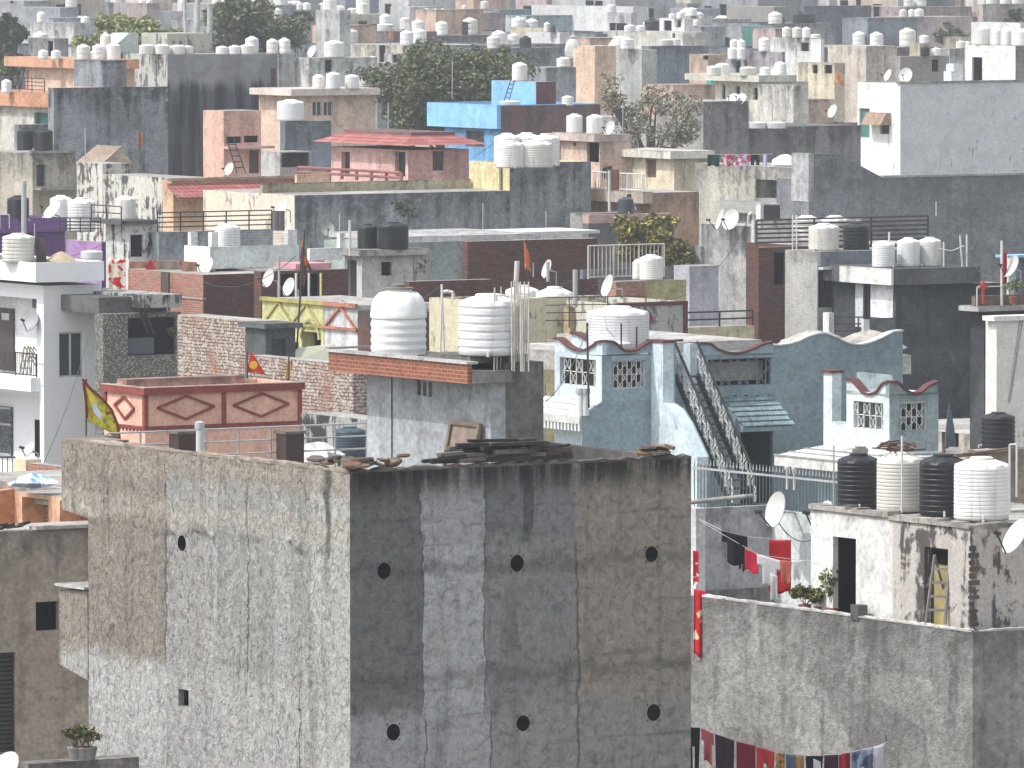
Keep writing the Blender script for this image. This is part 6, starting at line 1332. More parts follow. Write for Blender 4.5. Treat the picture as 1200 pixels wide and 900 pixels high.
for px, w, h, bk, lb in ((598, 34, 32, 1.0, 0), (627, 42, 32, 1.4, 0), (594, 30, 38, 4.0, 0), (617, 32, 38, 4.6, 0), (640, 32, 38, 3.4, 0)): tank(Nn, px, w, h, bk, 'white', 'plain')
place('tin_roof', 'white tin sheet roof lying left of the dark brick wall', 'sheet roof', 590, 274, Q.D + 8, MB().box(-3.5, -1.5, 0, 3.5, 1.5, .12), paint((.66, .67, .66), .5, .1))
PHO = House('the pink red roofed house', 'pink house with a red tiled roof and dark doors, centre back', 478, 176, 10.3, name='house')
plx, ply = PHO.Rr(549, 172)[0], PHO.L(388, 172)[0]; PINK_SHADE = plaster((.60, .37, .34), .2, .2, .15); PINK_LIT = plaster((.78, .50, .45), .2, .2, .15)  # one pink as a darker tone for the shaded face and a sunlit tone
DOORK = {'m': paint((.03, .028, .03), .7), 'd': .3}
block(PHO, 0, 0, plx, ply, 0, 10.3, PINK_LIT, [(400, 178, 410, 207, 'door', DOORK), (463, 178, 475, 207, 'door', DOORK)], [(507, 177, 520, 200, 'win', {'m': paint((.04, .05, .04), .3), 'fm': paint((.08, .08, .06))})])
for a0, a1 in ((478, 506.6), (520.4, 549)): pbox(PHO, 'wall_panel', PINK_SHADE, PHO.Rr(a0, 190)[0], -.03, 0, PHO.Rr(a1, 190)[0], -.002, 10.3)  # shaded face overlaid in the darker pink, shade put into colour
t = NT("roof_tile"); v = t.obj(); x, y, z = t.xyz(v); bt = t.n("TexBrick", Vector=t.n("CombineXYZ", X=t.math('ADD', x, y), Y=t.math('MULTIPLY', z, 2.2), Z=0.0), Color1=(.42, .15, .13, 1), Color2=(.34, .11, .10, 1), Mortar=(.14, .05, .045, 1), Scale=1.0, Mortar__Size=.03, Brick__Width=.3, Row__Height=.3)
t.bump(bt.outputs[1], -.8, .05); RTILE = t.fin(t.mix(t.math('MULTIPLY', t.sstep(t.noise(v, 1.2, 5), .5, .7), .3), bt.outputs[0], (.5, .35, .3)), .85, .2)
ze, zr3 = PHO.L(478, 171, -.6)[1], PHO.L(478, 159, 0)[1]; e_ = .65
mb = MB(); a = [(-e_, -e_, ze), (plx + e_, -e_, ze), (plx + e_, ply + e_, ze), (-e_, ply + e_, ze)]; b = [(.5, .5, zr3), (plx - .5, .5, zr3), (plx - .5, ply - .5, zr3), (.5, ply - .5, zr3)]
mb.add(a + b, [(0, 1, 5, 4), (1, 2, 6, 5), (2, 3, 7, 6), (3, 0, 4, 7), (4, 5, 6, 7), (3, 2, 1, 0)]).build('tiled_roof', RTILE, PHO.root)
pbox(PHO, 'ridge', plaster((.2, .12, .12), .3, .3, .3), .45, .45, zr3 + .002, plx - .45, ply - .45, zr3 + .13)
railing([PHO.l2w(-1.2, -1.4, PHO.L(470, 212)[1]), PHO.l2w(-1.2, ply + 1, PHO.L(470, 212)[1])], .45, plaster((.32, .14, .13), .3, .3, .2), 'low maroon balustrade before the pink red roofed house', nb=2, gap=1.3, r=.07)
PTh = House('the tall pink stair tower', 'tall pink stair tower with black openings, left of centre back', 262, 130, 11.4, name='house')
tlx, tly = PTh.Rr(306, 130)[0], PTh.L(238, 128)[0]
block(PTh, 0, 0, tlx, tly, 0, 11.4, plaster((.80, .50, .40), .2, .25, .2), [], [(265, 160, 283, 168, 'hole', {'d': .6}), (286, 159, 303, 167, 'hole', {'d': .6}), (292, 176, 304, 203, 'door', {'m': paint((.09, .05, .05), .7), 'd': .2})])
pbox(PTh, 'ledge', plaster((.62, .40, .36), .2, .2, .2), .0, -.6, PTh.Rr(285, 174)[1], PTh.Rr(315, 172)[0], -.002, PTh.Rr(285, 171)[1])
ladder(283, 203, PTh.D - .6, 1.7, .5, 'dark ladder leaning on the tall pink stair tower', IRON, (-.35, .5), GA, 6)
dish(268, 198, PTh.D - 2, .7, 'dish at the foot of the tall pink stair tower', (-.7, -.6, .4), .4)
RA = House('the red awning house', 'low house with a long red tiled awning, left of the long grey wall', 203, 212, 9.6, name='house')
rlx = RA.Rr(350, 209)[0]; block(RA, 0, 0, rlx, 1, 0, 9.6, plaster((.66, .46, .30), .25, .25, .2), [], [(262, 234, 268, 246, 'hole', {'d': .3})])
za, zb5 = RA.Rr(203, 215, 0)[1], RA.Rr(203, 231, -1.0)[1]
MB().prism([(-.3, 0, za), (-.3, -1.0, zb5), (-.3, -1.0, zb5 - .1), (-.3, 0, za - .15)], (RA.Rr(345, 212)[0] + .3, 0, 0)).build('tiled_awning', RTILE, RA.root); pbox(RA, 'coping', plaster((.5, .36, .3), .4, .4, .3), -.35, -.1, 9.602, rlx, .2, 9.72)
pbox(RA, 'parapet', PEACH, RA.Rr(348, 205, -1)[0], -1.0, 8.6, RA.Rr(386, 205, -1)[0], -.8, RA.Rr(370, 204, -1)[1])
GBh = House('the two tone grey house', 'grey blue house with a dark doorway and two black tanks, at the left', 38, 180, 9.9, name='house')
block(GBh, 0, 0, GBh.Rr(88, 178)[0], 5, 0, 9.9, plaster((.50, .46, .38), .5, .4, .4), [], [(43, 193, 54, 218, 'door', {'m': paint((.04, .04, .05)), 'd': .3})]); GBh.roof = 9.9
pbox(GBh, 'coping', CONC, -.1, -.1, 9.902, GBh.Lx if hasattr(GBh, 'Lx') else GBh.Rr(88, 178)[0], .3, 10.02)
GBh.roof = 10.02; tank(GBh, 31, 20, 26, 1.3, 'black', 'plain'); tank(GBh, 52, 22, 26, .9, 'black', 'plain')
pbox(GBh, 'ledge', CONC, 0, -.8, GBh.Rr(60, 222)[1], 3, -.002, GBh.Rr(60, 219)[1])
BWt = house('the mouldy pale wall', 'pale lime washed wall blackened with mould, at the left', 205, 209, 121, 212, 9.5, MOULD, [], [], Lx=2)
BWt2 = house('the mouldy pale tower', 'short pale tower streaked with black mould, left of the mouldy pale wall', 120, 192, 90, 124, 9.6, MOULD, [], [], Lx=1.5)
SR = House('the cream gable shed', 'small cream shed with a corrugated pitched roof, at the left', 121, 192, 9.3, name='shed')
slx, sly = SR.Rr(156, 190)[0], SR.L(96, 190)[0]; block(SR, 0, 0, slx, sly, 0, 9.3, plaster((.62, .56, .40), .3, .25, .2))
zr4 = SR.Rr(140, 174)[1]; MB().prism([(0, -.01, 9.3), (slx, -.01, 9.3), (slx * .55, -.01, zr4)], (0, .2, 0)).build('gable', plaster((.62, .56, .40), .3, .25, .2), SR.root)
mb = MB(); n = 12
for i in range(n):
    y0_, y1_ = -.2 + (sly + .4) * i / n, -.2 + (sly + .4) * (i + .6) / n; mb.prism([(-.25, y0_, 9.22), (slx * .55, y0_, zr4 + .06), (slx * .55, y0_, zr4 + .12), (-.25, y0_, 9.3)], (0, y1_ - y0_, 0))
mb.build('corrugated_roof', plaster((.55, .42, .33), .3, .3, .2), SR.root)
pbox(SR, 'roof_sheet', plaster((.4, .3, .25), .3, .3, .2), -.2, -.15, 9.2, slx + .1, sly, 9.22)
PV = House('the purple house', 'purple painted house with lilac parapets, at the left', -12, 257, 9.4, name='house')
PU = plaster((.13, .06, .20), .2, .2, .15); plx2 = PV.Rr(76, 257)[0]
block(PV, 0, 0, plx2, 4, 0, 9.4, PU, par=.4); pbox(PV, 'band', plaster((.19, .10, .28), .2, .2, .15), -.1, -.1, PV.Rr(30, 272)[1], plx2 + .02, -.002, 9.4)
LI = house('the lilac parapet', 'lilac sunlit parapet with a purple end, beside the purple house', 119, 284, 78, 126, 8.2, plaster((.46, .27, .52), .2, .2, .15), [], [])
pbox(LI, 'end_panel', PU, .0, -.03, 0, LI.Lx, -.002, 8.22)
PV.roof = 9.0; tank(PV, 22, 26, 30, 1.0, 'black', 'plain', z=9.3); tank(PV, 72, 26, 32, 4.5, 'white', 'plain', z=9.1, label='left white tank behind the purple house, beside the dish')
WT = tank(PV, 96, 33, 40, 4.2, 'white', 'plain', z=8.75, label='white tank with a red printed sign behind the purple house')
q = at(84, 241, WT.location.y - 33 * WT.location.y / F / 2 + .02)
tag(MB().box(-.14, -.012, -.035, .14, .0, .035).box(.19, -.008, -.02, .21, .004, .035).box(.23, -.008, -.02, .26, .004, .035).box(.28, -.008, -.02, .32, .004, .035).build('printed_mark', paint((.3, .05, .05), .6, .3), WT), None, None).matrix_world = Matrix.Translation(at(85.5, 242, WT.location.y - .48))
dish(60, 247, PV.D + 2.4, .95, 'bright white dish tilted beside the tanks of the purple house', (-.62, -.45, .64), .5)
railing([at(0, 268, PV.D - .5), at(11, 268, PV.D - .6)], .55, STEEL, 'bent grey rail at the left frame edge on the purple house', nb=1, gap=.5)
TH = House('the peeling tank hut', 'peeling black and white hut with a tank on top, right of the purple house', 151, 263, 9.2, name='house')
block(TH, 0, 0, TH.Rr(186, 262)[0], TH.L(124, 262)[0], 0, 9.2, blotchy((.66, .66, .63), (.05, .05, .05), .35), [], [(153, 275, 168, 301, 'hole', {'d': .7})]); pbox(TH, 'roof_slab', blotchy((.12, .12, .12), (.04, .04, .04), .4), -.5, -.3, 9.202, TH.Rr(180, 262)[0], TH.L(120, 262)[0], 9.36); TH.roof = 9.36
tank(TH, 148, 24, 28, .8, 'white', 'fine')
railing([TH.l2w(-.45, -.2, 9.36), TH.l2w(-.45, 2.2, 9.36)], .55, IRON, 'rusty rail left of the tank on the peeling hut', nb=2, gap=1.1)
RG = house('the long grey terrace', 'grey roof terrace with long black horizontal rails, left centre', 186, 272, 180, 320, 8.9, SLATE, [], [], Ly=.5)
railing([RG.l2w(0, .1, 8.9), RG.l2w(RG.Lx, .1, 8.9)], .75, IRON, 'long black horizontal rail on the grey terrace left of centre', nb=4, gap=1.0, r=.025)
for px in (329, 324): pole(px, 247, 270, 325, .16, ['dark square post left of its twin below the beige wall end', 'dark square post below the sunlit beige wall end'][px > 326], paint((.14, .12, .12), .8), 'post', 'post')
railing([at(70, 272, 316), at(118, 272, 318)], .55, IRON, 'short black rail below the white tanks behind the purple house', nb=4, gap=.7)
BK2 = house('the small brick yard', 'small brick wall between the peeling hut and the mint terrace', 186, 278, 180, 226, 8.3, BRICKR, [], [], Ly=.4)
# tree-side houses, centre right back
Mh = House('the cream house by the bare tree', 'cream house with a thick roof slab and brown door, centre right back', 790, 186, 10.1, name='house')
block(Mh, 0, 0, 2.0, Mh.L(727, 184)[0], 0, 10.1, CREAM, [(757, 187, 769, 208, 'door', {'m': paint((.16, .09, .07)), 'd': .2})], []); pbox(Mh, 'roof_slab', plaster((.72, .70, .62), .4, .3, .3), -.4, -.3, 10.102, 2, Mh.L(722, 182)[0], 10.45)
dish(736, 168, Mh.D + 4, .75, 'thin edge on dish above the cream house slab', (-.9, -.1, .4), .4)
PK = House('the pinkish house with two tanks', 'pinkish cream house carrying two white tanks and a dish, right of centre back', 703, 166, 10.8, name='house')
kx, ky2 = PK.Rr(740, 168)[0], PK.L(657, 166)[0]; block(PK, 0, 0, kx, ky2, 0, 10.8, plaster((.68, .50, .42), .3, .3, .3), [(688, 167, 702, 190, 'hole', {'d': .5, 'name': 'doorway'}), (671, 167, 675, 171, 'hole', {'d': .3})], [])
pbox(PK, 'roof_slab', plaster((.62, .52, .46), .4, .3, .3), -.3, -.0, PK.L(700, 166)[1], -.002, ky2 + .3, PK.L(700, 157)[1]); PK.roof = PK.L(700, 158)[1]; pbox(PK, 'roof_slab', plaster((.5, .42, .38), .4, .3, .3), 0, -.05, 10.802, kx, ky2, PK.roof)
tank(PK, 673, 19, 23, 2.6, 'white', 'fine', low=False); tank(PK, 697, 20, 23, 1.4, 'white', 'plain', low=False); dish(714, 150, PK.D + 1, .7, 'white dish right of the two tanks on the pinkish house', (-.7, -.6, .4), .3)
BA = House('the beige balcony house', 'beige balcony house with a white rail and brown panel, right of centre', 762, 226, 9.3, name='house')
block(BA, 0, 0, 2.5, BA.L(688, 226)[0], 0, 9.3, plaster((.42, .28, .2), .4, .3, .3)); pbox(BA, 'slab_band', plaster((.60, .50, .42), .4, .3, .3), -.5, -.2, BA.L(740, 237)[1], -.002, BA.L(688, 226)[0], 9.35)
railing([BA.l2w(-.4, -.1, 9.35), BA.l2w(-.4, BA.L(688, 226)[0], 9.35)], .75, PVCW, 'whitish balcony rail of the beige balcony house', vert=True, bars=.2, gap=1.2, r=.03)
pbox(BA, 'brown_panel', WOODB, -.46, BA.L(735, 215)[0], 9.352, -.43, BA.L(722, 215)[0], 9.35 + .9)
cloth((706, 197), (717, 194), BA.D + 3, .5, 'dark navy cloth hanging above the whitish balcony rail', cloth_mat((.03, .04, .06)))
pole(714, 200, 250, BA.D - 3, .06, 'thin whitish pole in front of the beige balcony house', PVCW)
PW = house('the low pinkish ledge', 'low grey wall with a pinkish coping in front of the balcony house', 690, 262, 680, 790, 8.4, plaster((.2, .2, .21), .4, .4, .3), [], [], Ly=.5)
pbox(PW, 'coping', plaster((.55, .38, .34), .3, .3, .3), 0, .0, 8.402, PW.Lx, .5, 8.75)
zfl = at(737, 227, PW.D + 3).z - 1.76; pbox(PW, 'terrace_floor', CONC, 0, .51, zfl - .25, PW.Lx, 6, zfl); pbox(PW, 'tank_stand', CONC, .6, .9, zfl + .001, 3.2, 2.4, at(733, 250, PW.D + 1.6).z); tank(PW, 733, 18, 19, 1.6, 'blue', 'plain', z=at(733, 250, PW.D + 1.6).z, low=False)
# person behind the blue tank
def person(loc, rz, label):
    e = empty('person', label, 'person', loc, rz); J_ = {'pel': (0, 0, .92), 'che': (0, -.02, 1.28), 'nek': (0, -.02, 1.47), 'hed': (0, -.04, 1.60), 'top': (0, -.03, 1.70),
      'sl': (-.18, 0, 1.42), 'el': (-.24, -.10, 1.16), 'wl': (-.16, -.30, 1.06), 'sr': (.18, 0, 1.42), 'er': (.24, -.10, 1.16), 'wr': (.14, -.30, 1.08), 'hl': (-.1, 0, .88), 'kl': (-.11, -.03, .48), 'al': (-.11, .02, .07), 'tl': (-.12, -.14, .04), 'hr': (.1, 0, .88), 'kr': (.11, -.03, .48), 'ar': (.11, .02, .07), 'tr': (.12, -.14, .04)}
    E_ = [('pel', 'che'), ('che', 'nek'), ('nek', 'hed'), ('hed', 'top'), ('che', 'sl'), ('sl', 'el'), ('el', 'wl'), ('che', 'sr'), ('sr', 'er'), ('er', 'wr'), ('pel', 'hl'), ('hl', 'kl'), ('kl', 'al'), ('al', 'tl'), ('pel', 'hr'), ('hr', 'kr'), ('kr', 'ar'), ('ar', 'tr')]
    rad = dict(pel=.15, che=.16, nek=.055, hed=.085, top=.06, sl=.065, el=.045, wl=.03, sr=.065, er=.045, wr=.03, hl=.09, kl=.06, al=.04, tl=.035, hr=.09, kr=.06, ar=.04, tr=.035)
    k = list(J_); me = bpy.data.meshes.new('body'); me.from_pydata([J_[n] for n in k], [(k.index(a), k.index(b)) for a, b in E_], []); o = bpy.data.objects.new('body', me); COL.objects.link(o); o.parent = e
    md = o.modifiers.new('skin', 'SKIN'); sv = me.skin_vertices[0].data
    for i, n in enumerate(k): sv[i].radius = (rad[n], rad[n] * .85); sv[i].use_root = (n == 'pel')
    o.modifiers.new('sub', 'SUBSURF').render_levels = 2
    t = NT('skin_clothes'); v = t.obj(); z = t.xyz(v)[2]
    me.materials.append(t.fin(t.mix(t.math('GREATER_THAN', z, 1.46), t.mix(t.math('GREATER_THAN', z, .92), (.04, .045, .06), (.22, .27, .33)), (.28, .15, .1)), .8))
    MB().lathe([(.02, 1.52), (.085, 1.55), (.105, 1.63), (.095, 1.71), (.05, 1.75), (.01, 1.755)], 14, (0, .015, 0)).build('hair', paint((.012, .01, .01), .7), e, 60); return e
q = Vector((at(737.5, 236, PW.D + 3).x, PW.D + 3, zfl)); person(q, R(30), 'dark haired person in blue standing behind the dark blue roof tank')
# the blue house
BLU = House('the sky blue house', 'sky blue house with a brown brick side and roof hut, centre back', 587, 123, 11.1, name='house')
SKYB = plaster((.26, .52, .84), .15, .15, .15); BRN = plaster((.19, .14, .135), .4, .4, .5, alt=(.2, .1, .09)); SKYB_SHADE = plaster((.17, .40, .68), .2, .2, .2)  # the darker blue has the shade under the overhang painted in
bl, br2 = BLU.L(505, 122)[0], BLU.Rr(703, 119)[0]; zlow = BLU.L(540, 149)[1]
block(BLU, 0, 0, br2, bl * .8, 0, zlow, SKYB_SHADE, [(546, 153, 567, 172, 'win', {'m': paint((.03, .035, .04), .4), 'fm': paint((.1, .1, .1))})], []); block(BLU, -.25, 0, br2 + .2, bl, zlow, 11.1, SKYB, par=.6); pbox(BLU, 'brick_side', BRN, -.0, -.04, 0, br2, -.003, 11.05)
hx2 = BLU.atD(628, 96, BLU.D + 2.2); BLU.roof = 10.5
hb = block(BLU, hx2.x, hx2.y, BLU.Rr(651, 96, hx2.y)[0] - hx2.x, BLU.L(576, 96, hx2.x)[0] - hx2.y, 10.5, hx2.z, SKYB, name='roof_hut'); pbox(BLU, 'brick_side', plaster((.2, .09, .085), .4, .4, .4), hx2.x + .01, hx2.y - .04, 10.4, BLU.Rr(651, 96, hx2.y)[0], hx2.y - .003, hx2.z, hb)
tank(BLU, 609, 18, 22, 4.2, 'white', 'plain', z=hx2.z, low=False); BLU.tanks.pop()[1]['label'] = 'white tank on top of the sky blue roof hut'
tank(BLU, 597, 24, 9, 1.6, 'white', 'plain', z=10.9, label='low white tank at the foot of the sky blue hut'); tank(BLU, 665, 14, 12, 2.4, 'white', 'plain', z=11.0, label='small white tank right of the dark brown blue house hut')
ladder(592, 124, BLU.D + 2.0, 1.35, .5, 'dark ladder leaning on the sky blue roof hut', IRON, (.25, .3), GA - R(90), 6)
# trees
LEAFB2 = leaf_mat((.16, .15, .10), (.29, .27, .18), (.4, .37, .28))
LEAFO = leaf_mat((.075, .10, .045), (.16, .185, .085), (.2, .19, .11)); LEAFP = leaf_mat((.19, .23, .07), (.32, .35, .13), (.33, .3, .14))
tree(538, 44, 165, 205, 462, LEAFO, 'large dense dark green tree behind the sky blue house', 42000, .15, 21, 34)
tree(765, 76, 185, 130, 432, LEAFB2, 'half bare brownish tree right of the pinkish house', 4600, .11, 22, 14, sparse=True)
tree(290, -8, 80, 150, 560, LEAFO, 'tall dark tree behind the long dark concrete house', 9000, .24, 23, 11)
tree(150, 14, 62, 135, 545, LEAFP, 'wide light green tree behind the three tank row', 9000, .22, 24, 13)
tree(8, 8, 75, 48, 600, LEAFD, 'dark tree at the left frame edge far back', 3500, .26, 25, 8)
tree(18, 58, 100, 60, 520, LEAFL, 'bright green small tree at the left edge', 3500, .2, 26, 8)
tree(1115, 24, 60, 56, 720, LEAFB, 'sparse olive tree far back at right', 2600, .26, 27, 8, sparse=True)
tree(1190, 6, 40, 40, 660, LEAFL, 'green tree top at the right frame edge', 2400, .24, 28, 7)
tree(868, -8, 14, 44, 1000, LEAFD, 'far dark green tree at the top edge of the picture', 2000, .4, 29, 7)
tree(845, 12, 44, 26, 840, LEAFD, 'narrow far tree left of the pale stone house', 1500, .34, 30, 6)
tree(1060, 66, 96, 20, 620, LEAFL, 'small green bush tree beside the far white hut', 900, .24, 32, 5)
# ================================================================== the far quarters: houses one can tell apart
HOLE = 'hole'
def T(H, *l):
    for px, w, h, *r in l: tank(H, px, w, h, r[0] if r else 1.2, r[1] if len(r) > 1 else 'white', 'plain')
G1 = house('the long dark concrete house', 'long dark concrete house wall, left half, at the left', 63, 103, 55, 197, 12.2, DARK, Ly=.6)
pbox(G1, 'upper_wall', DARK, G1.Rr(120, 90)[0], -.02, 12.2, G1.Rr(148, 90)[0], 3, G1.Rr(130, 71)[1])
G2 = House('the black streaked dark house', 'tall dark house with black rain streaks and a blotchy lit side, at the left', 196, 64, 13.0, name='house')
t = NT("black_streaks"); v = t.obj(); x, y, z = t.xyz(v); n1 = t.noise(t.scale(v, (1.6, 1.6, .12)), 1, 7, .68, .3); n2 = t.noise(v, .5, 6, .6, .4)
zm = G2.Rr(250, 95)[1]; m = t.sstep(t.math('SUBTRACT', t.math('ADD', z, t.math('MULTIPLY', n1, 2.4)), zm + 1.0), .5, -.4)
STK = t.fin(t.mix(m, t.mix(t.sstep(n2, .4, .6), (.22, .225, .235), (.32, .325, .335)), t.mix(t.sstep(n1, .4, .6), (.022, .024, .03), (.10, .103, .11))), .93, .15)
gx, gy = G2.Rr(325, 62)[0], G2.L(147, 64)[0]; block(G2, 0, 0, gx, gy, 0, 13.0, blotchy((.50, .49, .46), (.12, .12, .12), .5)); pbox(G2, 'stained_wall', STK, 0, -.04, 0, gx, -.002, 13.0)
pbox(G2, 'red_patch', plaster((.17, .08, .08), .4, .4, .3), G2.Rr(317, 90)[0], -.06, 9, G2.Rr(323, 90)[0], -.041, G2.Rr(320, 80)[1]); G2.roof = 13.0
T(G2, (173, 18, 12, 1), (191, 18, 12, 1), (209, 18, 11, 1.5), (221, 14, 10, 2), (261, 15, 10, .6), (276, 15, 11, .6), (291, 17, 12, .6), (296, 16, 20, 4), (320, 14, 18, 2), (334, 14, 19, 2))
pbox(G2, 'stair_hut', blotchy((.5, .48, .42), (.12, .12, .1), .4), G2.Rr(196, 50, 3)[0], 3, 13, G2.Rr(252, 50, 3)[0], 6, G2.Rr(220, 39, 3)[1])
MB().prism([(G2.Rr(196, 50, 2)[0] - 2.3, 5, 13), (G2.Rr(196, 50, 2)[0] - .2, 5, 13), (G2.Rr(196, 50, 2)[0] - .2, 5, 14.15), (G2.Rr(196, 50, 2)[0] - .8, 5, 14.15)], (0, 2, 0)).build('stair_slope', MINT, G2.root)
for px, y0, lb, lean in ((218, -6, 'thin concrete pole left of its twin above the dark house', -2), (229, -8, 'stout concrete pole above the black streaked house', 3), (246, 5, 'third concrete pole among the trees above the dark house', 0)): pole(px, y0, 62, G2.D + 6, .17 if px > 220 else .1, lb, plaster((.5, .5, .49), .3, .3, .3), 'utility_pole', 'pole', lean)
house('the light grey end house', 'lighter grey narrow house at the end of the streaked dark house', 326, 58, 318, 345, 12.9, LGREY, Ly=.5)
O = House('the orange house', 'orange house with a darker projecting roof slab and three tanks, upper left', 121, 80, 12.5, name='house')
block(O, 0, 0, 2, O.L(30, 80)[0], 0, 12.5, plaster((.76, .53, .40), .2, .2, .2), [(31, 82, 34, 108, HOLE, {'d': .1, 'm': plaster((.6, .3, .2), .2)})]); pbox(O, 'roof_slab', plaster((.62, .34, .22), .2, .2, .2), -.5, -.5, 12.45, 2, O.L(14, 74)[0], O.L(100, 69)[1]); O.roof = O.L(100, 70)[1]
T(O, (99, 16, 19, .6), (117, 16, 19, .5), (134, 17, 20, .5), (125, 13, 32, 3), (52, 12, 11, 3.5), (67, 12, 11, 3)); dish(104, 87, O.D - .6, 1.0, 'grey green dish before the orange house wall', (-.5, -.6, .6), .5)
OB = House('the orange band house', 'house with an orange parapet band above pale walls and a green window, left edge', 63, 126, 10.9, name='house')
block(OB, 0, 0, 3, OB.L(-30, 126)[0], 0, 10.9, plaster((.68, .65, .58), .3), [(40, 132, 62, 150, HOLE, {'d': .3, 'm': GREENP, 'name': 'window'})]); pbox(OB, 'orange_band', plaster((.55, .28, .17), .2), -.4, -.3, 10.9, 3, OB.L(-30, 126)[0], OB.L(30, 108)[1]); OB.roof = OB.L(30, 109)[1]; T(OB, (9, 12, 16, 3)); railing([OB.l2w(0, 1, OB.roof), OB.l2w(0, 12, OB.roof)], .8, IRON, 'dark rail above the orange parapet band', nb=4, gap=1.3)
house('the left edge grey wall', 'plain blue grey wall at the left edge beside two black tanks', 22, 146, -20, 60, 10.2, SLATE, Ly=.5)
house('the grey stair hut far left', 'grey stair hut with a dark door above the orange house', 64, 45, 33, 80, 12.8, GREY, [(56, 48, 62, 68, HOLE)], [])
PC = House('the peach house', 'peach house with a thick pale slab and twin dark windows, left of centre back', 347, 112, 11.2, name='house')
block(PC, 0, 0, PC.Rr(440, 112)[0], 4, 0, 11.2, plaster((.72, .54, .42), .2, .2, .2), [], [(366, 119, 377, 136, 'win', {'m': GLASS}), (379, 119, 390, 136, 'win', {'m': GLASS})]); pbox(PC, 'roof_slab', plaster((.74, .62, .55), .2, .2, .2), -.6, -.5, 11.2, PC.Rr(440, 112)[0], 4, PC.Rr(370, 104)[1]); PC.roof = PC.Rr(370, 104.5)[1]
T(PC, (374, 15, 17, 1.5), (391, 17, 20, 1), (413, 17, 17, 1.5))
RT_ = house('the blue grey slab house', 'blue grey wall below the wide banded tank, left of the pink red roofed house', 334, 142, 330, 388, 10.5, BLUEGREY, Ly=.5); tank(RT_, 341, 32, 25, .8, 'white', 'fine')
WS = house('the small white room', 'small white room with an olive dark opening beside the tall pink tower', 328, 178, 307, 366, 10.0, OFFWHITE, [], [(330, 179, 363, 196, HOLE, {'d': .8, 'm': plaster((.12, .13, .11), .3)})])
house('the white door house', 'whitish house with one tall dark door, top left of centre', 362, 68, 345, 442, 12.4, OFFWHITE, [], [(381, 70, 389, 84, HOLE)]); T(HOUSES[-1], (392, 24, 20, 1.5))
Lt = House('the tall grey tower house', 'tall grey rendered tower house with two small openings, right of centre back', 824, 119, 11.0, name='house')
lxx = Lt.Rr(877, 119)[0]; LM = plaster((.42, .40, .38), .4, .4, .4)
block(Lt, 0, 0, lxx, Lt.L(770, 118)[0], 0, 11.0, LM, [(775, 172, 788, 184, HOLE, {'d': .4}), (774, 236, 784, 246, HOLE)], []); pbox(Lt, 'shaded_face_panel', plaster((.27, .27, .27), .6, .5, .4), .0, -.03, 0, lxx, -.002, 11.0)  # overlay in darker grey render paints shade onto the shaded face
pbox(Lt, 'lower_wall', plaster((.27, .27, .27), .6, .5, .4), lxx + .002, .1, 0, Lt.Rr(1010, 148)[0], 6, Lt.Rr(940, 148)[1]); Lt.roof = Lt.Rr(940, 149)[1]; T(Lt, (887, 20, 8, 1), (909, 22, 8, 1))
dish(858, 116, Lt.D + 1.5, .8, 'left of two pale dishes on the tall grey tower house', (-.4, -.6, .6), .4); dish(867, 116, Lt.D + 1.5, .8, 'right of two pale dishes on the tall grey tower house', (-.4, -.6, .6), .4); pole(780, 108, 122, Lt.D + .5, .12, 'pale stub post on the tall grey tower house corner', PVCW, 'post', 'post')
W1 = House('the big white flaking house', 'big white house with flaking paint, small window and brown hood, upper right', 1055, 98, 10.9, name='house')
wx, wy = W1.Rr(1300, 98)[0], W1.L(1005, 98)[0]; block(W1, 0, 0, wx, wy, 0, 10.9, blotchy((.78, .78, .77), (.42, .42, .43), .05), [(1007, 127, 1019, 161, HOLE, {'d': .15, 'm': GREENP, 'name': 'window'}), (1031, 146, 1042, 157, HOLE, {'d': .3, 'name': 'window_opening'})]); pbox(W1, 'flaking_shaded_wall', blotchy((.62, .64, .66), (.24, .25, .27), .0, .5, 1.0), 0, -.03, 0, wx, -.002, 10.9)  # flaking paint; its darker, cooler base has the face's shade painted in
pbox(W1, 'coping', CONC, -.1, -.12, 10.902, wx, .3, 11.02)
a0, a1 = W1.L(1044, 140)[0], W1.L(1021, 140)[0]; zt_, zb_2 = W1.L(1032, 132)[1], W1.L(1032, 146)[1]; MB().prism([(0, a0, zt_), (-.35, a0, zt_), (-.75, a0, zb_2), (0, a0, zb_2)], (0, a1 - a0, 0)).build('window_hood', plaster((.45, .32, .22), .3, .3, .2), W1.root)
W0 = House('the white rooftop room', 'white rooftop room with a dark doorway carrying big tanks, top right', 1190, 54, 12.8, name='house')
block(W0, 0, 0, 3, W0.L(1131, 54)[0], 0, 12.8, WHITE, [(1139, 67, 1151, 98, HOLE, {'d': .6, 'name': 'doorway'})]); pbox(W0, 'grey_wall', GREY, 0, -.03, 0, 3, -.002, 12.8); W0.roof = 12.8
T(W0, (1150, 17, 22, 3.6), (1166, 10, 20, 3), (1178, 11, 20, 2.4), (1196, 22, 20, 1.2))
place('white_cabinet', 'white box cabinet on the roof left of the white rooftop room', 'cabinet', 1117, 98, W0.D - 8, [('body', MB().box(-.42, -.4, 0, .42, .4, .75), WHITE), ('top', MB().box(-.25, -.4, .752, .42, .4, 1.2), WHITE)])
B6 = house('the dark brick hut', 'dark rough brick rooftop hut with a dark green tank, upper right', 1055, 66, 1050, 1112, 12.2, BRICKG, [], [(1092, 70, 1100, 84, HOLE)], Ly=.5); T(B6, (1083, 11, 12, 1.0, 'black'), (1096, 11, 10, 1.3))
dish(1040, 88, W1.D + 12, .8, 'dish lying left of a round dish on the white roof', (-.8, -.4, .4), .4); dish(1061, 88, W1.D + 11, .95, 'round dish before the dark brick hut', (-.35, -.85, .35), .4)
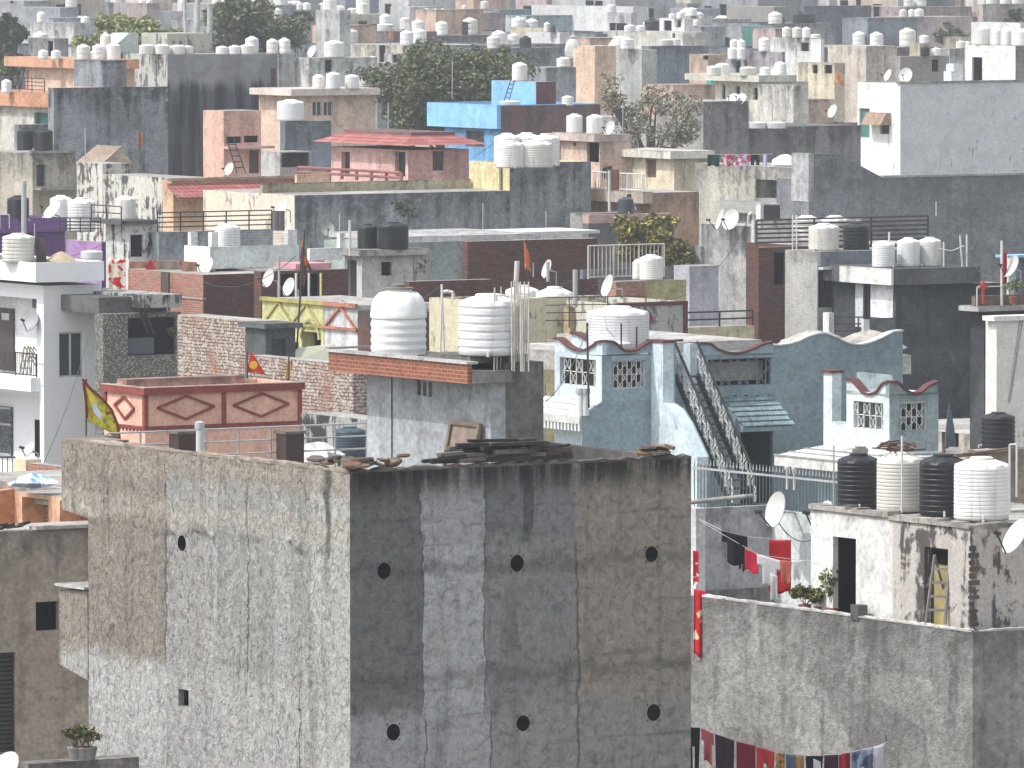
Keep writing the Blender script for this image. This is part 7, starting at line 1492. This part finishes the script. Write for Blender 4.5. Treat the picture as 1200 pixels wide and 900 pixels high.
F3 = house('the pale brick block', 'pale cream rough block house with a grey shaded side, upper right', 1015, 54, 970, 1051, 11.8, plaster((.68, .60, .52), .3, .4, .6)); 
SC = House('the cream slab house', 'cream house with deep verandah and dark doors, right of the bare tree', 900, 96, 10.6, name='house')
block(SC, 0, 0, 3, SC.L(838, 96)[0], 0, 10.6, plaster((.70, .68, .58), .2), [(846, 99, 850, 116, HOLE), (862, 101, 867, 111, HOLE), (883, 103, 888, 117, HOLE)]); pbox(SC, 'roof_slab', plaster((.72, .70, .60), .2), -.8, -.2, 10.602, 2, SC.L(815, 95)[0], SC.L(860, 87)[1]); SC.roof = SC.L(860, 88)[1]
T(SC, (836, 17, 12, 1), (876, 20, 11, 1), (896, 13, 11, .5), (846, 17, 14, 4), (914, 14, 16, 3))
house('the pale stone wall house', 'pale rough stone house right of the cream slab house', 930, 100, 888, 938, 10.5, plaster((.56, .54, .50), .6, .5, .8)); 
place('green_canopy', 'green peaked cloth tent above the tall grey tower house', 'tent', 833, 116, 545, MB().lathe([(.9, 0), (.45, .9), (.12, 1.5), (.02, 1.7)], 6), cloth_mat((.05, .32, .26)))
# more rooftops, back rows: (ref, label, cx, cy, xl, xr, z, mat, openings, tanks)
far = [
 ('the beige flat block', 'peach plastered block with a greyish side, above the bare tree', 697, 54, 672, 722, 11.5, plaster((.74, .55, .40), .2), [], []),
 ('the dim grey wall house', 'dim grey low house wall left of the peach block', 640, 79, 620, 675, 10.9, SLATE, [], [(660, 16, 12, 1)]),
 ('the bluish wall house', 'bluish grey long house wall above the bare tree', 760, 54, 752, 830, 11.0, BLUEGREY, [], [(727, 14, 12, 0), (781, 17, 8, 1), (791, 12, 9, 1)]),
 ('the greenish wall house', 'pale greenish house wall between peach block and bluish wall', 752, 58, 722, 770, 11.0, plaster((.50, .52, .48), .3), [], [(735, 16, 14, 1)]),
 ('the long cream house', 'long cream house far back at right of centre', 800, 38, 712, 830, 10.8, plaster((.70, .68, .60), .2), [(788, 39, 791, 46, HOLE)], [(738, 14, 9, 1), (750, 12, 8, 2)]),
 ('the big white building', 'big bright white building far back, top centre right', 742, 8, 623, 760, 11.6, WHITE, [(690, 0, 700, 7, HOLE)], []),
 ('the white building wing', 'white wing with dark windows under the big white building', 740, 15, 712, 746, 11.2, plaster((.62, .62, .66), .2), [(714, 27, 735, 36, HOLE)], [(716, 12, 10, 1)]),
 ('the whitewashed low house', 'whitewashed low house left of the temple domes', 656, 38, 616, 668, 11.0, WHITE, [], [(641, 8, 12, .8), (648, 6, 9, .5, 'blue')]),
 ('the cream terrace house', 'cream terrace house beside the whitewashed low house', 648, 33, 598, 655, 10.9, CREAM, [], []),
 ('the teal green house', 'dull teal house with a pale roof edge, top centre', 585, 11, 576, 623, 11.2, plaster((.20, .32, .34), .3), [], [(568, 10, 10, 1)]),
 ('the pinkish long house', 'long dusty pink house far back, top centre left', 520, 15, 480, 592, 11.0, plaster((.42, .33, .35), .3), [], [(544, 6, 9, .5), (500, 7, 5, 1), (510, 7, 5, 1), (519, 7, 5, 1)]),
 ('the pink shed house', 'pinkish house with a dark flat roof edge, top centre left', 508, 20, 490, 545, 10.6, plaster((.50, .40, .42), .3), [], []),
 ('the mauve brick house', 'mauve brown brick house with a white lattice window, left of the large tree', 486, 37, 410, 512, 11.0, plaster((.26, .20, .21), .5), [], [(452, 20, 9, 2), (452, 14, 20, 5)]),
 ('the white stair room', 'small white stair room with a dark door left of the large tree', 465, 63, 450, 480, 11.0, OFFWHITE, [(460, 64, 465, 73, HOLE)], []),
 ('the lavender flat house', 'pale lavender low house left of the white stair room', 462, 74, 432, 485, 10.7, plaster((.50, .49, .53), .3), [], [(437, 10, 8, 1)]),
 ('the slate tank house', 'slate grey roof wall left of the large tree with one white tank', 428, 90, 420, 470, 10.6, SLATE, [], [(412, 16, 17, .5)]),
 ('the tall white slab', 'tall pale slab house at the top left of centre', 398, 12, 370, 411, 13.0, plaster((.62, .62, .60), .3), [], [(360, 10, 9, 1), (352, 8, 8, 1)]),
 ('the far brick tower', 'pale grey brick house far back, right', 907, 8, 852, 926, 11.2, BRICKG, [], []),
 ('the dark blue grey tower', 'large blue grey plain house far back, top right', 943, 7, 938, 1021, 11.4, plaster((.20, .22, .25), .3), [], []),
 ('the tall blue grey shaft', 'narrow taller shaft rising from the blue grey house', 972, -4, 968, 994, 11.6, plaster((.20, .22, .25), .3), [], []),
 ('the pink line house', 'pale pink house hung with laundry far back, right', 1060, 20, 1025, 1140, 10.5, plaster((.58, .48, .48), .2), [], [(1057, 9, 9, 1), (1067, 8, 9, 1), (1076, 11, 10, .6)]),
 ('the beige top right house', 'beige house at the top right with a row of tanks', 1152, 5, 1146, 1215, 12.0, plaster((.52, .46, .42), .3), [], [(1160, 12, 8, 1), (1176, 12, 8, 1), (1190, 13, 9, 1)]),
 ('the white parapet row', 'white parapet with dark gaps at the top right', 1196, 27, 1138, 1220, 12.0, WHITE, [(1140, 24, 1190, 26, HOLE)], []),
 ('the cream low house right', 'cream low house between the brick hut and white rooftop room', 1078, 51, 1066, 1090, 11.5, CREAM, [], [(1082, 12, 10, .6)]),
 ('the grey row house', 'greyish row house left of the white rooftop room', 1113, 57, 1090, 1130, 11.5, LGREY, [(1114, 60, 1124, 68, HOLE)], [(1125, 12, 9, 1), (1133, 10, 8, 1)]),
 ('the mid cream pair house', 'cream house with twin dark windows left of the red orange flag', 978, 74, 935, 990, 10.8, CREAM, [(952, 76, 958, 86, HOLE), (966, 76, 975, 86, HOLE)], []),
 ('the white rounded room', 'white room with a green shutter right of the three tank row', 962, 46, 950, 966, 11.3, WHITE, [], []),
 ('the three tank roof', 'pale house roof carrying three tanks in a row, right of centre back', 962, 45, 900, 966, 11.2, OFFWHITE, [(938, 50, 948, 60, HOLE)], [(921, 11, 13, 3.2), (933, 11, 13, 2.4), (944, 10, 13, 1.6), (955, 12, 5, 1)]),
 ('the green roofed shed', 'shed with a pale roof and dark green side, right of centre back', 905, 31, 870, 915, 11.0, plaster((.06, .24, .2), .2), [], []),
 ('the lilac wall house', 'lilac and grey house wall below the mint awning', 916, 61, 870, 920, 10.9, plaster((.46, .42, .46), .4), [], [(860, 11, 14, 4), (868, 10, 14, 3), (895, 14, 17, 2)]),
 ('the two tank grey house', 'small grey house under two joined tanks right of centre back', 872, 70, 850, 876, 10.9, LGREY, [(862, 72, 868, 85, HOLE)], [(858, 12, 15, 1), (868, 10, 15, .6)]),
 ('the peach corner house', 'small peach house with a dark window right of the bluish wall', 830, 64, 808, 852, 10.8, plaster((.62, .46, .36), .3), [(824, 65, 831, 70, HOLE)], []),
 ('the pale slate room', 'pale slate house with a blue hanging sheet, right of the white building', 822, 31, 805, 850, 11.0, plaster((.44, .45, .48), .3), [(828, 48, 841, 58, HOLE, {'m': paint((.08, .2, .32))})], [(815, 7, 8, 1)]),
 ('the white tank block', 'whitish block with a heap of tanks at the top right of centre', 822, 19, 798, 835, 11.2, plaster((.60, .60, .60), .3), [], [(810, 13, 10, 1)]),
 ('the window white house', 'white house with two dark windows at the right of the white building', 802, 22, 773, 822, 11.0, WHITE, [(778, 24, 787, 36, HOLE), (793, 24, 798, 32, HOLE)], [(787, 8, 6, 1), (797, 10, 8, .6)]),
 ('the pinkish grey cube', 'pinkish beige block with a grey side, top left', 172, 4, 133, 187, 11.4, plaster((.52, .43, .41), .2), [], [(168, 8, 4, 1), (176, 8, 4, .6)]),
 ('the blue grey far house', 'blue grey house with a tin awning, top left', 70, 9, 22, 92, 11.3, plaster((.36, .38, .41), .2), [], [(85, 14, 12, 1)]),
 ('the white far wall', 'long white low wall house with round tank and dish, top left', 86, 27, 34, 100, 11.0, OFFWHITE, [], [(50, 11, 13, 2), (101, 10, 8, 1)]),
 ('the grey far left house', 'grey house with one dark window in the top left corner', 28, 1, -30, 60, 11.6, plaster((.42, .43, .45), .3), [(12, -4, 16, 4, HOLE)], [(54, 9, 8, 1)]),
 ('the dim slate far house', 'dim slate house behind the trees, top left', 128, 3, 105, 135, 11.2, SLATE, [], [(127, 8, 10, 1)]),
]
for ref, lb, cx, cy, xl, xr, z, m, op, tk in far:
    Hh = house(ref, lb, cx, cy, xl, xr, z, m, op, []); T(Hh, *tk)
for px, py, lb in ((672, 57, 'left of two white ribbed temple domes'), (722, 58, 'right of two white ribbed temple domes')):
    q = at(px, py, 640); e = empty('temple_dome', lb, 'dome', (q.x, 640, q.z - .6), 0, 'temple domes'); MB().lathe([(.62, 0), (.66, .5), (.56, 1.0), (.3, 1.35), (.12, 1.5)], 16, fn=lambda r, z, t, k: (r * (1 + .05 * math.cos(8 * t)), z)).build('dome', WHITE, e, 40); MB().lathe([(.3, 1.45), (.32, 1.5), (.1, 1.65), (.04, 2.0), (.01, 3.0)], 10).build('finial', plaster((.6, .58, .5), .2), e, 40)
flag(981, 80, 110, 520, 'red orange flag with yellow disc on the pale rooftops', cloth_mat((.5, .12, .06), (.55, .3, .1), 2), [(980, 82), (986, 90), (990, 102), (981, 97), (977, 98)], pm=STEEL)
flag(164, 152, 175, 378, 'small orange flag above the cream gable shed', cloth_mat((.62, .22, .04)), [(163, 153), (167, 156), (167, 170), (162, 170)], pm=IRON)
flag(458, 30, 62, 640, 'small orange flag on a thin pole left of the large tree', cloth_mat((.6, .2, .08)), [(457, 34), (460, 38), (458, 46), (455, 46)], pm=IRON)
flag(145, 42, 56, 570, 'tiny red flag right of the orange house tanks', cloth_mat((.5, .1, .05)), [(144, 42), (148, 48), (146, 54), (143, 54)], pm=IRON)
flag(522, 36, 44, 700, 'tiny orange flag over the mauve brick house', cloth_mat((.7, .25, .1)), [(516, 37), (521, 39), (521, 43), (516, 43)], pm=IRON)
# ------------------------------------------------------------------ rooftop clutter: cables, antenna poles, dishes
CAB = paint((.05, .05, .05), .7, .1)
def cable(a, b, sag, lb, r=.011):
    p, q = at(*a), at(*b); n = 14; pts = [p.lerp(q, i / n) - Vector((0, 0, sag * 4 * (i / n) * (1 - i / n))) for i in range(n + 1)]
    return tag(MB().path([v - p for v in pts], r, 4).build('overhead_cable', CAB, None, None, p), lb, 'cable')
for a, b, sag, lb in [((645, 330, 262), (805, 345, 268), .5, 'black cable sagging across the middle terrace'), ((700, 318, 285), (560, 330, 290), .4, 'black cable across the dark brick walls'), ((520, 333, 210), (400, 352, 255), .5, 'black cable running from the domed tank to the yellow balcony'), ((347, 300, 252), (238, 330, 288), .5, 'black cable from the temple flag to the twin brick wall'), ((874, 262, 312), (812, 330, 300), .5, 'black cable down from the dishes on the shadowed wall'), ((1130, 292, 300), (1190, 330, 265), .5, 'black cable from the white posts to the right edge terrace'), ((690, 380, 228), (640, 470, 200), .3, 'black cable down past the sunlit teal wall'), ((905, 600, 171), (952, 632, 166), .25, 'thin cable looping below the dish on the laundry back wall'), ((822, 612, 170.5), (858, 660, 170.5), .4, 'thin cable looping down the laundry back wall'), ((117, 345, 262), (50, 545, 215), .4, 'black cable down the corner of the white house'), ((60, 300, 300), (150, 262, 312), .4, 'black cable from the white house roof to the peeling hut'), ((470, 214, 352), (600, 150, 372), .5, 'black cable from the long grey wall to its tank platform'), ((255, 205, 380), (203, 250, 345), .5, 'black cable below the tall pink stair tower'), ((655, 200, 372), (770, 150, 430), .6, 'black cable crossing toward the tall grey tower house')]: cable(a, b, sag, lb)
for px, y0, y1, D, lb in [(398, 250, 300, 296, 'thin antenna pole left of the pale hut'), (566, 238, 278, 330, 'thin antenna pole on the sage block roof'), (640, 248, 285, 330, 'thin antenna pole before the long grey wall end'), (190, 236, 270, 330, 'thin antenna pole beside the peeling tank hut'), (100, 150, 190, 378, 'thin antenna pole on the gable shed'), (455, 120, 160, 400, 'thin antenna pole behind the red tiled roof'), (530, 70, 110, 440, 'thin antenna pole before the large tree'), (730, 120, 160, 400, 'thin antenna pole at the bare tree'), (905, 120, 150, 455, 'thin antenna pole on the lower dark wall'), (1035, 60, 98, 500, 'thin antenna pole on the white flaking house'), (1100, 170, 208, 365, 'thin antenna pole on the huge slate wall'), (860, 60, 90, 570, 'thin antenna pole over the cream slab house'), (610, 20, 60, 700, 'thin antenna pole by the big white building'), (330, 20, 60, 560, 'thin antenna pole above the end house'), (20, 100, 125, 450, 'thin antenna pole above the orange band'), (940, 240, 258, 318, 'thin antenna pole behind the iron rail tanks')]: pole(px, y0, y1 + 6, D, .025, lb, STEEL, 'antenna_pole', 'pole')
for px, py, D, lb in [(420, 100, 470, 'small dish right of the peach house tanks'), (640, 88, 560, 'small dish on the dim grey wall house'), (905, 84, 560, 'small dish behind the cream slab house'), (975, 130, 470, 'small dish left of the white flaking house'), (60, 75, 560, 'small dish on the grey stair hut'), (365, 60, 500, 'small dish on the white door house'), (330, 243, 340, 'small dish at the end of the long black rail')]: dish(px, py, D, .85, lb, (random.uniform(-.85, -.5), -.55, .4), .5)
# ------------------------------------------------------------------ filler streets: seen only where a gap lets them through
def uv(p): return Vector((p[0] * UX.x + p[1] * UX.y, p[0] * VY.x + p[1] * VY.y))
taken = []
for Hh in HOUSES:
    b = uv(Hh.loc)
    for (x0, y0, x1, y1, z) in Hh.foot: taken.append((b.x + x0 - .3, b.y + y0 - .3, b.x + x1 + .3, b.y + y1 + .3))
NB = 300
def skyline_put(sk, px0, px1, y):
    for i in range(max(0, int(px0 / 4)), min(NB, int(px1 / 4) + 1)): sk[i] = min(sk[i], y)
sky_ = [900.0] * NB; events = []
for Hh in HOUSES:
    for (x0, y0, x1, y1, z) in Hh.foot:
        cs = [proj(Hh.l2w(x, y, z)) for x, y in ((x0, y0), (x1, y0), (x0, y1))]
        events.append((Hh.D, 'h', min(c[0] for c in cs), max(c[0] for c in cs), max(c[1] for c in cs)))
rnd = random.Random(42)
FC = [((.66, .66, .64), 'white'), ((.58, .57, .55), 'off white'), ((.46, .46, .46), 'light grey'), ((.33, .34, .36), 'grey'), ((.22, .24, .27), 'slate'), ((.56, .49, .40), 'beige'), ((.62, .58, .47), 'cream'), ((.54, .42, .40), 'dusty pink'), ((.34, .27, .26), 'mauve brown'), ((.36, .44, .46), 'dull teal'), ((.58, .42, .33), 'peach')]
FM_ = [plaster(c, .5, .4, .3) for c, _ in FC]; FW = [5, 5, 5, 5, 3, 3, 3, 2, 2, 1, 1]
cand = []
u0 = 0
for iu in range(-20, 140):
    for iv in range(0, 130):
        u, v_ = iu * 8.6, 150 + iv * 13.0
        p = UX * (u + 4) + VY * (v_ + 6)
        if p.y < 255 or p.y > 1180: continue
        half = p.y / F * 640
        if abs(p.x) > half + 8: continue
        w, d = rnd.uniform(6.4, 8.5), rnd.uniform(9.5, 12.9); z = rnd.choice([8.2, 8.6, 9.0, 9.2, 10.2, 11.4, 12.0]) + rnd.uniform(-.5, .5)
        if p.y < 430: z = 3.4
        elif p.y < 530: z = 4.6
        elif p.y < 640: z = min(z, 8.6) - 1.2
        elif p.y < 800: z = min(z, 10.2)
        r = (u, v_, u + w, v_ + d)
        if any(r[0] < t_[2] and r[2] > t_[0] and r[1] < t_[3] and r[3] > t_[1] for t_ in taken): continue
        cand.append((UX * u + VY * v_, w, d, z, rnd.choices(range(len(FC)), FW)[0], rnd.random()))
events += [(c[0].y, 'c', c) for c in cand]; events.sort(key=lambda e: e[0])
mass = {}; massT = MB(); massB = MB(); nfill = 0; FL = {}; FT = {}
def name_spot(px, D):
    return ('far left', 'left of centre', 'middle', 'right of centre', 'far right')[min(4, max(0, int(px / 240)))]
for e in events:
    if e[1] == 'h': skyline_put(sky_, e[2], e[3], e[4]); continue
    pos, w, d, z, ci, q = e[2]
    cs = [proj(pos + UX * x + VY * y + Vector((0, 0, z))) for x, y in ((0, 0), (w, 0), (0, d))]; a, b, y = min(c[0] for c in cs), max(c[0] for c in cs), max(c[1] for c in cs)
    ytop = y - (1.6 * F / pos.y)
    cols_ = [i for i in range(max(0, int(a / 4)), min(NB, int(b / 4) + 1)) if sky_[i] > ytop + 2]
    if len(cols_) < 3: continue
    vis = [i for i in cols_ if sky_[i] > y + 1.2]
    far_mass = pos.y > 800
    r2 = random.Random(int(q * 1e6)); px = (a + b) / 2
    par = r2.choice([0, .7, .9])
    if not far_mass and nfill < 130 and len(vis) >= 3:
        nfill += 1; cn = FC[ci][1]
        Hh = House.__new__(House); Hh.ref = f'the {cn} house'; Hh.D = pos.y; Hh.top = z; Hh.loc = Vector((pos.x, pos.y, 0)); Hh.tanks = []; Hh.foot = []; Hh.far = True
        Hh.root = empty('house', None, 'house', Hh.loc, GA, 'flat roofed houses in the back rows'); FL.setdefault(ci, []).append((px, Hh))
        ops = []
        for _ in range(r2.choice([1, 2, 3])):
            c0 = r2.uniform(.5, d - 1.6); zz = z - par - r2.choice([2.1, 2.2, 1.6]); ops.append(('local', c0, zz, c0 + r2.uniform(.8, 1.1), zz + r2.uniform(1.1, 1.9), HOLE))
        o2 = [('local', c0, z - 2.3, c0 + 1.0, z - 1.1, HOLE) for c0 in ([r2.uniform(.6, w - 1.8)] if r2.random() < .6 else [])]
        block(Hh, 0, 0, w, d, 0, z, FM_[ci], ops, o2, par)
        loc = lambda x, y_: Hh.loc + UX * x + VY * y_ + Vector((0, 0, Hh.roof))
        if r2.random() < .45:
            hh = r2.uniform(1.9, 2.4); mb = MB().box(.4 + w * .3, .4 + d * .2, Hh.roof, w - .4, .4 + d * .5, Hh.roof + hh); mb.build('stair_hut', FM_[r2.randrange(len(FM_))], Hh.root); y = min(y, cs[0][1] - hh * F / pos.y * .8)
        if r2.random() < .9:
            for k in range(r2.choice([2, 2, 3, 4])):
                m = r2.choice([.95, 1.05, 1.15, 1.3]); c = 'black' if r2.random() < .1 else 'white'
                L_ = loc(r2.uniform(.8, w - .8), .9 + k * 1.3) if r2.random() < .6 else loc(.9 + k * 1.35, .9)
                o = put_tank(L_ + Vector((0, 0, .5 if par else 0)), m, m * 1.15, 'plain', c, True, 0)
                if par: MB().box(-.5, -.5, -.5 / (m * 1.15), .5, .5, -.001).build('stand', CONC, o)
                tag(o, None, 'water tank', 'rooftop water tanks'); FT.setdefault(id(Hh), (Hh, []))[1].append((proj(L_)[0], o, c))
    elif far_mass:
        mb = mass.setdefault(ci, MB()); o = pos
        def bx(m_, x0, y0, z0, x1, y1, z1):
            vs = [o + UX * x + VY * y_ + Vector((0, 0, zz)) for zz in (z0, z1) for x, y_ in ((x0, y0), (x1, y0), (x1, y1), (x0, y1))]
            m_.add(vs, [(0,3,2,1),(4,5,6,7),(0,1,5,4),(1,2,6,5),(2,3,7,6),(3,0,4,7)])
        bx(mb, 0, 0, 0, w, d, z)
        bx(mass.setdefault(r2.randrange(len(FM_)), MB()), w * .3, d * .2, z, w * .8, d * .5, z + r2.choice([0.05, 2.2, 2.3, 2.6]))
        for k in range(r2.choice([2, 3, 4])): a_ = r2.uniform(.4, d - 1.6); z_ = z - r2.choice([2.3, 2.0, 5.2]); bx(massB, -.04, a_, z_, -.005, a_ + r2.uniform(.7, 1.6), z_ + r2.uniform(.9, 1.9))
        for k in range(r2.choice([0, 1, 2])): a_ = r2.uniform(.4, w - 1.6); z_ = z - r2.choice([2.3, 2.0]); bx(massB, a_, -.04, z_, a_ + 1.0, -.005, z_ + 1.3)
        for k in range(r2.choice([3, 4, 5])):
            m = r2.choice([1.0, 1.2, 1.4]); c = o + UX * r2.uniform(.8, w - .8) + VY * (.9 + 1.4 * k) + Vector((0, 0, z)); massT.lathe([(m*.5, 0), (m*.5, m), (m*.25, m*1.15)], 8, c)
    else: continue
    skyline_put(sky_, a, b, y)
for ci, l in FL.items():
    l.sort(key=lambda q: q[0]); cn = FC[ci][1]
    for i, (px, Hh) in enumerate(l):
        near = min((h for h in HOUSES if not h.far and len(h.ref.split()) <= 4 and h.D > 300), key=lambda h: abs(proj(h.l2w(0, 0, h.top))[0] - px) + abs(h.D - Hh.D) * .15)
        hp = proj(near.l2w(0, 0, near.top))[0]; rel = 'beyond' if abs(hp - px) < 30 else ('left of' if px < hp else 'right of')
        Hh.ref = f'the {cn} house {rel} {near.ref}'; Hh.root['label'] = f'{cn} flat roofed back row house {rel} {near.ref}'
seen = {}
for ci, l in FL.items():
    for px, Hh in l: seen.setdefault(Hh.root['label'], []).append((px, Hh))
for lb, l in seen.items():
    if len(l) > 1:
        l.sort(key=lambda q: q[0])
        for i, (px, Hh) in enumerate(l): pre = ('leftmost', 'rightmost')[i] if len(l) == 2 else ('nearest the left edge,', 'middle', 'nearest the right edge,')[min(i, 2)] if len(l) <= 3 else ORD[i]; Hh.root['label'] = pre + ' ' + lb; Hh.ref = Hh.ref.replace('the ', 'the ' + pre.split(',')[0] + ' ', 1)
for Hh, l in FT.values():
    Hh.tanks = l; HOUSES.append(Hh)
for ci, mb in mass.items(): tag(mb.build('distant_rooftops', FM_[ci]), f'hazy far off mass of {FC[ci][1]} flat roofed houses along the top of the picture', 'houses', None, 'stuff')
tag(massT.build('distant_tanks', TANKW), 'hazy far off mass of white roof tanks along the top of the picture', 'water tanks', None, 'stuff'); tag(massB.build('distant_windows', VOID), 'dark openings of the far off houses along the top of the picture', 'windows', None, 'stuff')
label_tanks()
# ------------------------------------------------------------------ air
hz = MB().box(-2600, -80, -1, 2600, 4100, 45).build('haze', None); hz['kind'] = 'stuff'; hz['label'] = 'thin pale haze over the town'; hz['category'] = 'haze'
hm = bpy.data.materials.new('haze'); hm.use_nodes = True; ht = hm.node_tree
for n_ in list(ht.nodes):
    if n_.type == 'BSDF_PRINCIPLED': ht.nodes.remove(n_)
pv_ = ht.nodes.new('ShaderNodeVolumePrincipled'); pv_.inputs['Color'].default_value = (.66, .69, .73, 1); pv_.inputs['Density'].default_value = .00036; pv_.inputs['Anisotropy'].default_value = .2
ht.links.new(pv_.outputs[0], ht.nodes['Material Output'].inputs['Volume']); hz.data.materials.append(hm)
# ------------------------------------------------------------------ tidy
for o in bpy.data.objects:
    if o.parent is None and o.type in ('MESH', 'EMPTY', 'FONT') and not o.get('kind'): o['kind'] = 'thing'
lbls = {}
for o in bpy.data.objects:
    if o.parent is None and o.get('label'): lbls.setdefault(o['label'], []).append(o)
print('DUP', {k: len(v) for k, v in lbls.items() if len(v) > 1}, 'fill', nfill)

print('TANKS', sum(1 for o in bpy.data.objects if o.name.startswith('water_tank')), 'TOP', sum(1 for o in bpy.data.objects if o.parent is None))
